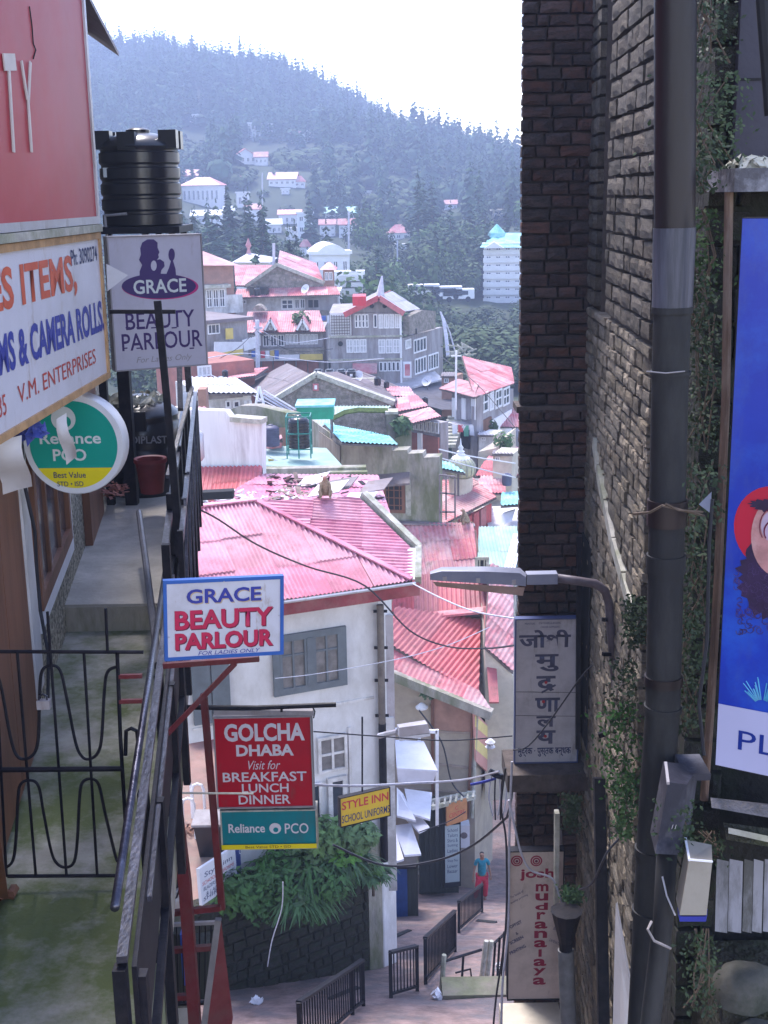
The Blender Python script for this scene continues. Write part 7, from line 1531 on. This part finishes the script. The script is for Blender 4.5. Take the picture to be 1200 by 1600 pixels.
# street lamp
Yl = 11.4; sl_ = thing('street_lamp', 'long grey street lamp head reaching left across the lane on a bent pipe', 'street lamp', swp.at(960, 1080, .3))
def lampsec(x, yt, yb, Y0, d): return [P(x, yb, Y0), P(x, yb, Y0 + d), P(x, (yt * .7 + yb * .3), Y0 + d), P(x, yt, Y0 + d * .7), P(x, yt, Y0 + d * .3), P(x, (yt * .7 + yb * .3), Y0)]
secs = [(672, 893, 906), (690, 886, 908), (760, 885, 912), (812, 887, 915), (822, 896, 916)]
m_lh = M('lamp_housing', (.26, .28, .38), .35, .08, 4, .03, dirt=(.45, .45, .52), damt=.4)
hm = MB(); rr = [lampsec(x, a, b, Yl, .24 if i else .14) for i, (x, a, b) in enumerate(secs)]
for i, r_ in enumerate(rr):
    j = len(hm.v); hm.v += r_
    if i:
        for k in range(6): hm.f.append((j - 6 + k, j - 6 + (k + 1) % 6, j + (k + 1) % 6, j + k))
hm.f.append(tuple(range(6))); j = len(hm.v); hm.f.append(tuple(range(j - 6, j)))
part('lamp_housing', hm, m_lh, sl_, smooth=35)
part('lens', MB().hexa([P(676, 909, Yl + .02), P(820, 918, Yl + .02), P(820, 918, Yl + .22), P(676, 909, Yl + .22)], [P(682, 916, Yl + .04), P(817, 931, Yl + .04), P(817, 931, Yl + .2), P(682, 916, Yl + .2)]), M('smoked_lens', (.42, .3, .26), .2, .2, 5, 0, spec=.6), sl_)
for x in (695, 747, 803): part('clip', MB().box(P(x - 3, 908 + (x - 690) * .05, Yl - .015), P(x + 3, 900 + (x - 690) * .05, Yl - .001)), m_tin, sl_)
part('ballast_box', MB().bar(P(822, 903, Yl + .1), P(870, 902, Yl + .1), .12, .1), m_lh, sl_)
part('arm', MB().tube([P(868, 903, Yl + .1), P(905, 908, Yl + .12), P(930, 912, Yl + .15), P(945, 922, Yl + .2), P(952, 945, Yl + .22), P(955, 990, Yl + .25), P(963, 1085, Yl + .3)], .042, 10), M('rust_pipe', (.13, .11, .13), .5, .3, 6, .2), sl_, smooth=True)
for y in (968, 1022): part('clamp', MB().bar(P(942, y, Yl + .2), P(968, y, Yl + .3), .035), m_steel, sl_)
# hindi sign
m_sgt = M('grey_enamel_sign', (.54, .51, .54), .6, .06, 2, .05, rust=((.2, .16, .13), 5, .54, .7, .6), dirt=(.24, .22, .24), dscale=1.4, damt=.5)
pl = FP(803, 1185, 13.6, 905, 1194, 13.6)
t, u = up_board('printing_press_sign', 'tall weathered grey sign with vertical devanagari lettering on the tower', pl, 804, 966, 905, 1192, m_sgt, M('dull_blue_edge', (.08, .1, .22), .5, .1, 4, 0), .014, .08)
m_gp = M('faded_grey_blue_paint', (.085, .085, .14), .6, .1, 5, 0)
for s, r_ in (('जोशी', (811, 984, 892, 1012)), ('मु', (836, 1022, 873, 1049)), ('द', (838, 1056, 868, 1080)), ('णा', (836, 1090, 875, 1112)), ('ल', (838, 1119, 868, 1136)), ('य', (838, 1141, 868, 1162))): text(s, pl, r_, m_gp, t, bold=.03)
text('मुद्रक · पुस्तक बन्धक', pl, (809, 1168, 892, 1182), m_ink, t, bold=.02); text('PRINTERS', pl, (820, 973, 836, 976), m_ink, t); text('STATIONERS & BINDERS', pl, (842, 972, 876, 975), m_ink, t); text('ORDER SUPPLIERS', pl, (845, 978, 874, 981), m_ink, t)
part('letter_stroke', MB().bar(pl.at(846, 1082, .005), pl.at(868, 1070, .005), .022, .003, up=pl.n), m_gp, t); part('seam', MB().bar(pl.at(806, 1081, .002), pl.at(903, 1082, .002), .004), m_dark, t); part('seam', MB().bar(pl.at(806, 1118, .002), pl.at(903, 1119, .002), .004), m_dark, t)
for x, y in ((853, 1066), (849, 1096), (852, 1150)): part('red_dot', disc(pl, *pl.uv(x, y), .018, .006, n=12), m_redink, t)
wire('thin black wire slanting across the grey devanagari sign', [(925, 1040, 12.4), (905, 1062, 12.6), (860, 1125, 12.8), (826, 1165, 12.9), (802, 1172, 13)], .009)
solo('ledge_block', MB().box(P(793, 1212, 13.3), P(908, 1194, 14.0)), m_mor, 'projecting dark ledge under the devanagari sign', 'ledge')
# lower printing sign
pl = FP(793, 1560, 12.9, 880, 1562, 12.9)
t, u = up_board('tan_printing_sign', 'tall tan printing sign with dark red circles and vertical letters at the tower foot', pl, 793, 1329, 880, 1562, M('tan_enamel', (.60, .49, .42), .6, .06, 2, .05, rust=((.2, .13, .09), 5, .56, .7, .6), dirt=(.24, .19, .16), dscale=1.3, damt=.5), m_steel, .012, .1)
m_mr = M('dark_red_print', (.27, .01, .04), .5, .1, 5, 0)
for cx in (807.5, 838):
    for rr_, mm, oo in ((.066, m_mr, .001), (.05, MATS['tan_enamel'], .003), (.042, m_mr, .005), (.026, MATS['tan_enamel'], .007), (.016, m_shad, .009)): part('ring', disc(pl, *pl.uv(cx, 1345), rr_, oo, n=28), mm, t)
text('josh', pl, (812, 1357, 866, 1376), m_mr, t, bold=.03)
for i, c in enumerate('mudranalaya'):
    yt = 1381 + i * 14.6; wdt = (10 if c not in 'lr' else (2.5 if c == 'l' else 7)); x_ = 847 - i * .45; hh = 11.5
    text(c, pl, (x_ - wdt, yt, x_ + wdt, yt + hh), m_mr, t, bold=.03 if c != 'l' else 0)
er = (pl.at(828, 1392) - pl.at(797, 1408)).normalized(); pr_ = Pl(pl.at(797, 1408), er, (0, 0, 1))
for s, x, y, w_, h_ in (('The house of', 798, 1404, .17, .03), ('quality printing', 799, 1413, .22, .032), ('OFFSET', 798, 1451, .15, .04), ('&', 807, 1461, .03, .035), ('SCREEN', 798, 1476, .17, .04), ('PRINTING', 798, 1492, .2, .042), ('LAMINATION', 858, 1470, .16, .036), ('BINDING', 864, 1452, .12, .036)):
    a = pr_.uv(x, y); sgn = 1 if s not in ('LAMINATION', 'BINDING') else 1
    if s in ('LAMINATION', 'BINDING'): pr2 = Pl(pl.at(x, y), (pl.at(x + 20, y + 9) - pl.at(x, y)).normalized(), (0, 0, 1)); text(s, pr2, (0, 0, w_, h_), m_ink, t, px=False)
    else: text(s, pr_, (a[0], a[1], a[0] + w_, a[1] + h_), m_ink, t, px=False, slant=.2 if 'house' in s or 'quality' in s else 0, bold=.02 if h_ > .035 else 0)
solo('tower_foot_box', MB().box(P(793, 1720, 12.7), P(872, 1566, 13.8)), m_cream, 'pale plastered block under the tan printing sign', 'block')
t = thing('foot_pipes', 'fat grey pipe leaning between the tan printing sign and the side wall', 'pipe', P(890, 1600, 11.8)); part('pipe', MB().tube([P(884, 1484, 11.9), P(892, 1700, 11.8)], .085, 12), M('grey_cement_pipe', (.2, .2, .2), .8, .25, 6, .3), t, smooth=40); part('funnel', MB().lathe(P(884, 1484, 11.9), [(.07, 0), (.075, .1), (.16, .45), (.17, .46)], 10), m_steel, t)
solo('wood_jamb', MB().bar(P(870, 1268, 12.6), P(869, 1415, 12.6), .05, .1), m_coping, 'thin pale upright board right of the tan printing sign', 'board')
# cables bundled at the tower corner
wire('white cable curling down over the tan printing sign', [(795, 1250, 12), (806, 1300, 12), (815, 1335, 12), (830, 1360, 12.1), (862, 1372, 12.2), (874, 1400, 12.2), (880, 1418, 12.2)], .012, m_wirel)
wire('pale cable falling down the left edge of the tower', [(800, 1190, 12.6), (796, 1300, 12.6), (794, 1450, 12.6), (785, 1540, 12.6), (783, 1640, 12.6)], .014, m_wirel)
wire('second pale cable beside the tower edge', [(790, 1200, 12.5), (783, 1260, 12.6), (791, 1320, 12.6), (790, 1450, 12.6), (775, 1560, 12.6), (768, 1640, 12.6)], .012)
wire('black bunch of cable knotted beyond the tower edge', [(765, 1205, 16), (778, 1212, 16), (792, 1216, 16), (806, 1222, 15)], .045, m_steel)
for i in range(6): wire(['thin dropping wire nearest the lane below the cable knot', 'thin dropping wire second from the lane below the cable knot', 'thin dropping wire third from the lane below the cable knot', 'thin dropping wire third from the tower below the cable knot', 'thin dropping wire second from the tower below the cable knot', 'thin dropping wire nearest the tower below the cable knot'][i], [(768 + i * 6, 1210, 16), (764 + i * 6 + (i % 3) * 3, 1245, 16), (770 + i * 4, 1275 + 6 * (i % 2), 16)], .012, m_wire if i % 2 else m_wirel)
wire('blue cable sleeve left of the cable knot', [(735, 1226, 16), (755, 1222, 16), (775, 1216, 16)], .02, m_blu)
solo('cable_insulators', MB().lathe(P(766, 1170, 16.2), [(.04, 0), (.07, .03), (.04, .06), (.07, .1), (.03, .14)], 12), m_signw, 'small pale insulator beside the striped hoarding', 'insulator')
wire('dark wire curling across the side wall foot', [(968, 1310, 11), (950, 1330, 11), (940, 1350, 11), (925, 1380, 11.2), (905, 1390, 11.5)], .012)
solo('standing_sheet', MB().hexa([P(962, 1412, 9.2), P(985, 1545, 8.8), P(980, 1700, 8.6), P(955, 1700, 9.2)], [q + V((.02, .03, 0)) for q in (P(962, 1412, 9.2), P(985, 1545, 8.8), P(980, 1700, 8.6), P(955, 1700, 9.2))]), m_signw, 'tall thin white panel standing edge on beside the big downpipe', 'panel')
# ---------------------------------------- big downpipe
Yq = 5.35; dp = thing('big_downpipe', 'thick dark iron downpipe running the full height of the picture', 'drainpipe', P(1010, 1600, Yq))
cx = lambda y: interp([(-100, 1056), (360, 1054), (600, 1047), (900, 1040), (1100, 1036), (1300, 1022), (1500, 1012), (1700, 1000)], y)
m_dp1 = M('brown_black_pipe', (.012, .008, .01), .45, .3, 3, .15, dirt=(.04, .02, .02), damt=.6, stretch=(1, 1, .3)); m_dp2 = M('dark_grey_pipe', (.013, .013, .016), .7, .3, 3, .3, dirt=(.05, .05, .05), dscale=2, damt=.6, stretch=(1, 1, .3)); m_zinc = M('zinc_sleeve', (.045, .048, .065), .45, .2, 3, .15, dirt=(.12, .12, .16), dscale=3, damt=.7, stretch=(3, 3, .2))
rp = .083
part('upper_pipe', MB().tube([P(cx(y), y, Yq) for y in (-150, 358)], rp, 28, False), m_dp1, dp, smooth=True)
part('zinc_sleeve', MB().tube([P(cx(y), y, Yq) for y in (356, 484)], [rp * 1.05, rp * 1.0], 28), m_zinc, dp, smooth=40)
part('lower_pipe', MB().tube([P(cx(y), y, Yq) for y in (480, 600, 900, 1100, 1300, 1500, 1700)], rp * .93, 28), m_dp2, dp, smooth=40)
for y, hgt_ in ((484, 5), (582, 3), (800, 20), (880, 14), (1062, 7), (1106, 4), (1330, 6), (1425, 5)): part('collar', MB().tube([P(cx(y - hgt_), y - hgt_, Yq), P(cx(y + hgt_), y + hgt_, Yq)], rp * 1.03, 28), m_dp1 if y in (800, 1062) else m_dp2, dp, smooth=40)
for y in (580,): part('tie_wire', MB().tube([P(1010, y, Yq - .1), P(1040, y + 3, Yq - .12), P(1070, y, Yq - .1)], .003, 5), m_greyblue, dp)
# ---------------------------------------- near pier behind the vines
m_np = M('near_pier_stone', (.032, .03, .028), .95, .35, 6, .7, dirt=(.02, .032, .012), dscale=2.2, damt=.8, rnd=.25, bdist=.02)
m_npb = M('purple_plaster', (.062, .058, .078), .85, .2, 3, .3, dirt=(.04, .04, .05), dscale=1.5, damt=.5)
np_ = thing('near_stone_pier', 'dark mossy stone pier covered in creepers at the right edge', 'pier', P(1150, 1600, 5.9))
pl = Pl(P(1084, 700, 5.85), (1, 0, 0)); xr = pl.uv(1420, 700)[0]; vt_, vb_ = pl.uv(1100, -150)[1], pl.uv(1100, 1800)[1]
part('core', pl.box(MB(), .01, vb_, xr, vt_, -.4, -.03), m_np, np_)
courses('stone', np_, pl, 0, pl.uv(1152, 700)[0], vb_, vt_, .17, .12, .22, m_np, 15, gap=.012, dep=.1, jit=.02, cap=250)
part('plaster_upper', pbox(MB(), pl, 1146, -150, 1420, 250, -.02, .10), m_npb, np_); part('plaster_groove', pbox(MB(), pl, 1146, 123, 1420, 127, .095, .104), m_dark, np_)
part('grey_pipe', MB().tube([P(1188, -60, 5.3), P(1206, 180, 5.3)], .03, 10), m_dp2, np_)
lg = thing('stone_ledge', 'crumbling stone ledge above the blue poster board', 'ledge', P(1180, 300, 5.4))
a = MB(); 
part('ledge', MB().box(P(1147, 300, 5.35), P(1330, 262, 5.8)), M('ledge_stone', (.10, .095, .11), .9, .3, 6, .5, dirt=(.3, .3, .34), dscale=9, damt=.6), lg); part('rubble_top', leafclump(P(1180, 258, 5.6), .11, 120, .03, 3, .4), m_coping, lg)
solo('shadow_recess', MB().box(P(1146, 345, 5.7), P(1330, 302, 5.8)), m_dark, 'dark gap between the stone ledge and the poster board', 'recess') if False else None
solo('weathered_post', MB().tube([P(1139, 300, 5.5), P(1134, 620, 5.45), P(1122, 900, 5.4), P(1110, 1110, 5.35), P(1100, 1250, 5.3)], .019, 8), M('rusty_wood', (.13, .08, .06), .9, .4, 6, .5, dirt=(.3, .24, .2), dscale=5, damt=.5, stretch=(2, 2, .3)), 'rust brown weathered post at the left side of the blue poster board', 'post')
solo('black_cable_drop', MB().tube([P(x, y, 5.3) for x, y in ((1113, 780), (1108, 850), (1105, 1000), (1092, 1100), (1100, 1180))], .008, 6), m_wire, 'black cable hanging beside the rusty post', 'cable')
# blue poster board
_a = P(1116, 1196, 5.1); _b = G(1200, 1214, _a.z); bl_ = Pl(_a, _b - _a); bh = bl_.uv(1148, 340)[1]; bw = .8
t = thing('blue_poster_board', 'tall blue poster board with a curly haired figure in a red hat', 'billboard', bl_.pt(.3, 0))
part('board', bl_.box(MB(), 0, 0, bw, bh, -.08, 0), m_steel, t)
vw = bl_.uv(1119, 1098)[1]
m_pbl = M('poster_blue', (.008, .035, .38), .3, .18, 1.5, 0, dirt=(.02, .11, .55), dscale=1.3, damt=.8, rust=((.05, .08, .3), 9, .5, .7, .5))
part('blue_print', bl_.box(MB(), .006, vw, bw, bh - .004, .001, .003), m_pbl, t); part('white_print', bl_.box(MB(), .006, .006, bw, vw - .001, .001, .003), M('poster_pale', (.42, .42, .62), .3, .04, 2, 0), t)
text('PL', bl_, (bl_.uv(1153, 1173)[0], bl_.uv(1153, 1170)[1], bl_.uv(1153, 1173)[0] + .16, bl_.uv(1153, 1140)[1]), M('poster_navy', (.0, .02, .22), .4, .05, 2, 0), t, px=False, o=.005)
def bel(cx, cy, rx, ry, o, m, nm='print', n=32, f=None):
    c = bl_.uv(cx, cy); k = 5.1 / FPX
    part(nm, bl_.prism(MB(), [(c[0] + rx * k * math.cos(2 * PI * i / n) * (1 + (f(i) if f else 0)), c[1] + ry * k * math.sin(2 * PI * i / n) * (1 + (f(i) if f else 0))) for i in range(n)], o, o + .0012), m, t)
bel(1206, 825, 60, 68, .0035, M('poster_red', (.45, .01, .04), .3, .1, 2, 0), 'hat'); bel(1222, 905, 68, 75, .0055, M('poster_hair', (.025, .01, .05), .4, .4, 8, 0), 'hair', 64, lambda i: .08 * math.sin(i * 2.9) + .05 * math.sin(i * 5.1))
bel(1218, 838, 44, 66, .0075, M('poster_skin', (.42, .20, .20), .4, .25, 14, 0, dirt=(.55, .34, .34), dscale=9, damt=.6), 'face'); bel(1212, 822, 22, 27, .0095, M('poster_lid', (.45, .34, .46), .4, .1, 9, 0), 'eyelid')
for (ax_, ay_), w_ in (((24, 30), .0022), ((17, 18), .0035)): part('lash_line', MB().tube([bl_.at(1212 - ax_ * math.cos(k * .3), 822 - ay_ * math.sin(k * .3) + (8 if w_ > .003 else 0), .0115) for k in range(-2, 6)], w_, 4), m_shad, t)
bel(1206, 790, 34, 10, .0093, MATS['poster_hair'], 'fringe', 40, lambda i: .15 * math.sin(i * 2.3))
rgc = random.Random(8); cu = MB()
for i in range(90):
    c = bl_.uv(1150 + rgc.random() * 60, 880 + rgc.random() * 110); r_ = rgc.uniform(.008, .016); a0 = rgc.uniform(0, 6)
    cu.tube([bl_.pt(c[0] + r_ * math.cos(a0 + k * .9), c[1] + r_ * math.sin(a0 + k * .9), .0055) for k in range(6)], .0016, 4)
part('curl', cu, M('poster_curl', (.06, .03, .14), .4, .3, 8, 0), t, kind='stuff')
fl = MB()
for i in range(26):
    a = rgc.uniform(0, PI); c = bl_.uv(1192, 1100); l = rgc.uniform(.05, .13); fl.tube([bl_.pt(c[0] + .03 * math.cos(a), c[1] + .02 * math.sin(a), .005), bl_.pt(c[0] + l * math.cos(a), c[1] + l * abs(math.sin(a)) + .01, .005)], .0028, 4)
part('snowy_bush', fl, M('poster_aqua', (.06, .3, .5), .4, .2, 8, 0), t, kind='stuff')

# masonry under the board
t = thing('ledge_masonry', 'broken wet masonry ledge below the blue poster board', 'ledge', P(1160, 1330, 5.3))
a, b = P(1112, 1290, 5.2), P(1330, 1262, 5.6); part('ledge', MB().hexa([P(1112, 1262, 5.2), P(1330, 1300, 5.1), P(1330, 1300, 5.7), P(1112, 1262, 5.7)], [P(1110, 1246, 5.25), P(1330, 1275, 5.15), P(1330, 1270, 5.7), P(1110, 1246, 5.7)]), M('wet_stone', (.12, .11, .12), .5, .4, 9, .7, dirt=(.03, .03, .03), dscale=6, damt=.7), t)
part('second_course', MB().hexa([P(1135, 1312, 5.15), P(1330, 1345, 5.05), P(1330, 1345, 5.7), P(1135, 1312, 5.7)], [P(1130, 1285, 5.2), P(1330, 1312, 5.1), P(1330, 1312, 5.7), P(1130, 1285, 5.7)]), m_rw, t); part('pale_slat', MB().hexa([P(1138, 1302, 5.12), P(1330, 1345, 5.02), P(1330, 1345, 5.1), P(1138, 1302, 5.2)], [P(1138, 1293, 5.12), P(1330, 1334, 5.02), P(1330, 1334, 5.1), P(1138, 1293, 5.2)]), m_coping, t)
t = thing('plank_panel', 'grimy white vertical planks under the poster ledge', 'panel', P(1160, 1450, 5.3)); m_pl = M('grimy_white_plank', (.24, .24, .28), .7, .15, 4, .2, dirt=(.05, .05, .04), dscale=2.6, damt=.85, stretch=(2, 2, .5), rnd=.15)
for i, (x0, x1) in enumerate(((1117, 1136), (1137, 1158), (1160, 1174), (1175, 1190), (1192, 1212), (1213, 1236))): part('plank', MB().hexa([P(x0, 1455, 5.3), P(x1, 1458, 5.3), P(x1, 1458, 5.36), P(x0, 1455, 5.36)], [P(x0 + 3, 1342, 5.3), P(x1 + 3, 1346, 5.3), P(x1 + 3, 1346, 5.36), P(x0 + 3, 1342, 5.36)]), m_pl, t)
def mound(px, py, Y, rx, rz, lab, mat, sd):
    c = P(px, py, Y); rg_ = random.Random(sd); mb = MB(); n, m = 20, 10
    for j in range(m + 1):
        for i in range(n):
            a = 2 * PI * i / n; b2 = PI * .5 * j / m; f = 1 + .08 * math.sin(3 * a + sd) + .05 * math.sin(7 * a + j); mb.v.append(c + V((rx * f * math.cos(a) * math.cos(b2) ** .6, rx * .8 * f * math.sin(a) * math.cos(b2) ** .6, rz * math.sin(b2))))
    for j in range(m):
        for i in range(n): a = j * n + i; b2 = j * n + (i + 1) % n; mb.f.append((a, b2, b2 + n, a + n))
    solo('cement_mound', mb, mat, lab, 'cement', smooth=True)
m_cm = M('grey_cement_lump', (.08, .076, .066), .9, .25, 4, .5, dirt=(.03, .035, .025), dscale=3, damt=.9)
mound(1165, 1560, 5.3, .16, .17, 'upper rounded grey cement lump at the bottom right corner', m_cm, 1); mound(1185, 1660, 5.1, .15, .2, 'lower rounded grey cement lump at the bottom right corner', m_cm, 2)
solo('foot_masonry', MB().box(P(1118, 1800, 5.25), P(1400, 1465, 5.8)), m_rw, 'dark wet masonry behind the cement lumps', 'masonry')
# electric boxes
def ebox(name, lab, f, Y, d, mat, cat='electric box', lid=True):
    t = thing(name, lab, cat, P(f[2][0], f[2][1], Y)); q = [P(x, y, Y) for x, y in f]; k = V((.02, d, .0)); part('box_body', MB().hexa(q, [v + k for v in q]), mat, t)
    return t, q
m_ge = M('grey_box_paint', (.028, .028, .042), .55, .15, 5, .15, dirt=(.2, .2, .24), dscale=4, damt=.4); m_be = M('beige_box_paint', (.30, .27, .23), .5, .1, 5, .1, dirt=(.2, .18, .15), dscale=5, damt=.5)
t = thing('grey_electric_box', 'tilted grey metal electric box on the big downpipe', 'electric box', P(1045, 1330, 5))
f0 = [P(1044, 1222, 4.9), P(1073, 1226, 4.95), P(1064, 1336, 4.95), P(1024, 1334, 4.9)]; f1 = [P(1036, 1190, 5.1), P(1092, 1196, 5.25), P(1078, 1300, 5.25), P(1016, 1300, 5.15)]
part('box_body', MB().hexa(f0, f1), m_ge, t); part('lid', MB().bar(P(1040, 1192, 5.1), P(1044, 1224, 4.9), .012), m_tin, t); part('side_box', MB().box(P(1070, 1220, 5.1), P(1093, 1178, 5.3)), m_ge, t); text('11', Pl(f0[3], f0[2] - f0[3], f0[0] - f0[3]), (.04, .12, .06, .14), m_tin, t, px=False)
t = thing('beige_electric_box', 'beige metal electric box with a dark underside right of the downpipe', 'electric box', P(1085, 1430, 5))
f0 = [P(1077, 1343, 4.75), P(1113, 1346, 4.78), P(1104, 1430, 4.78), P(1062, 1430, 4.75)]; f1 = [P(1073, 1312, 4.95), P(1112, 1320, 5.0), P(1104, 1404, 5.0), P(1056, 1404, 4.95)]
part('box_body', MB().hexa(f0, f1), m_be, t); part('lid_edge', MB().bar(P(1071, 1310, 4.94), P(1077, 1344, 4.745), .009).bar(P(1077, 1343, 4.745), P(1113, 1346, 4.775), .007), m_wframe, t); part('underside', MB().hexa([P(1061, 1432, 4.75), P(1104, 1432, 4.78), P(1106, 1420, 5), P(1058, 1418, 4.95)], [P(1062, 1440, 4.76), P(1103, 1440, 4.79), P(1105, 1430, 5), P(1059, 1428, 4.95)]), m_blu, t)
t = thing('conduit_pipes', 'dark conduit pipes with a pale strap below the grey electric box', 'pipe', P(1035, 1500, 5.1)); part('conduit', MB().tube([P(1042, 1330, 5.1), P(1036, 1440, 5.1), P(1016, 1600, 5.1), P(1008, 1700, 5.1)], .045, 12), m_dp2, t, smooth=True)
part('strap', MB().tube([P(1018, 1440, 5.02), P(1012, 1452, 4.98), P(1022, 1470, 4.97), P(1048, 1482, 5.0)], .006, 6), m_greyblue, t); part('thin_wire', MB().tube([P(1035, 1370, 5.0), P(1042, 1400, 4.98), P(1055, 1430, 4.98)], .004, 5), m_wirel, t)
solo('junction_bracket', MB().hexa([P(1092, 788, 5.3), P(1112, 768, 5.3), P(1110, 802, 5.3)], [P(1092, 788, 5.36), P(1112, 768, 5.36), P(1110, 802, 5.36)]), m_lh, 'small blue grey metal bracket among the creepers', 'bracket')
solo('dead_branch', MB().tube([P(990, 803, 5.3), P(1015, 801, 5.2), P(1035, 790, 5.15), P(1060, 796, 5.15), P(1100, 806, 5.3)], .006, 5).tube([P(1040, 787, 5.15), P(1060, 797, 5.14), P(1098, 800, 5.2)], .005, 5), m_bark, 'bare dead twig crossing in front of the big downpipe', 'branch')
# creepers
CR = [(1105, 190, .22, .20, 5.6, 'creeper hanging at the upper right beside the downpipe'), (1105, 20, .16, .2, 5.7, 'creeper tuft at the very top right'), (1095, 255, .1, .12, 5.5, 'small leafy twig curling over the downpipe near the ledge'), (1092, 400, .13, .2, 5.6, 'mossy creeper beside the zinc sleeve'), (1085, 470, .1, .12, 5.5, 'sparse creeper just below the zinc sleeve'), (1095, 600, .13, .3, 5.6, 'dark creeper in the middle of the near pier'), (1090, 775, .16, .14, 5.4, 'leafy creeper around the dead twig'), (1085, 900, .13, .25, 5.6, 'dense creeper below the dead twig'), (1078, 1050, .15, .3, 5.6, 'dense creeper left of the poster board foot'), (1110, 1325, .1, .06, 5.4, 'small weeds above the beige electric box'), (1095, 1520, .1, .2, 5.3, 'weeds growing below the beige electric box')]
m_vine = M('creeper_leaves', (.026, .048, .018), .6, .5, 9, 0, dirt=(.02, .03, .015), dscale=3, damt=.6)
def vine(cx_, cy_, rx, rz, Y, lab, n, lf, mat, seed):
    c = P(cx_, cy_, Y); rg = random.Random(seed); lv = MB(); st = MB()
    for k in range(5):
        a = c + V((rg.uniform(-.5, .5) * rx, .05, rz)); st.tube([a, c + V((rg.uniform(-.6, .6) * rx, -.02, 0)), c + V((rg.uniform(-.7, .7) * rx, .02, -rz))], .004, 4)
    for k in range(n):
        p = c + V((rg.gauss(0, .42) * rx, rg.gauss(0, .05), rg.uniform(-1, 1) * rz)); a = V((rg.uniform(-1, .6), -1, rg.uniform(-.2, 1.2))).normalized(); u = a.orthogonal().normalized(); u = Matrix.Rotation(rg.uniform(0, 6.3), 3, a) @ u * lf * rg.uniform(.5, 1.4); w = a.cross(u) * .5
        lv.quadv(p - u, p - u * .2 + w, p + u, p - u * .2 - w)
    t = thing('creeper', lab, 'plant', c - V((0, 0, rz))); part('stem', st, m_bark, t, kind='stuff'); part('foliage', lv, mat, t, kind='stuff'); return t
for i, (a, b, rx, rz, Y, lab) in enumerate(CR): vine(a, b, rx, rz, Y, lab, int(2600 * rx * rz / .04 * .2) + 80, .012, m_vine if i % 3 else m_leafd, 50 + i)
CL = [(985, 1090, .25, .35, 10.3, 'pale flowering weed on the side wall left of the downpipe'), (975, 1170, .3, .45, 10.2, 'bushy green weed on the lower side wall'), (995, 970, .12, .2, 9.8, 'thin weed at the end of the sloping stone band'), (978, 1260, .15, .3, 10.2, 'straggling weed low on the side wall'), (892, 1270, .14, .22, 12.6, 'small weed beside the ledge under the devanagari sign'), (893, 1398, .13, .09, 12.1, 'leafy weed in the cable joint beside the tan sign'), (1055, 1290, .1, .12, 5.0, 'leaves sprouting behind the grey electric box')]
for i, (a, b, rx, rz, Y, lab) in enumerate(CL): vine(a, b, rx, rz, Y, lab, 420, .022 if Y > 9 else .012, m_leaf if i % 2 else m_vine, 90 + i)
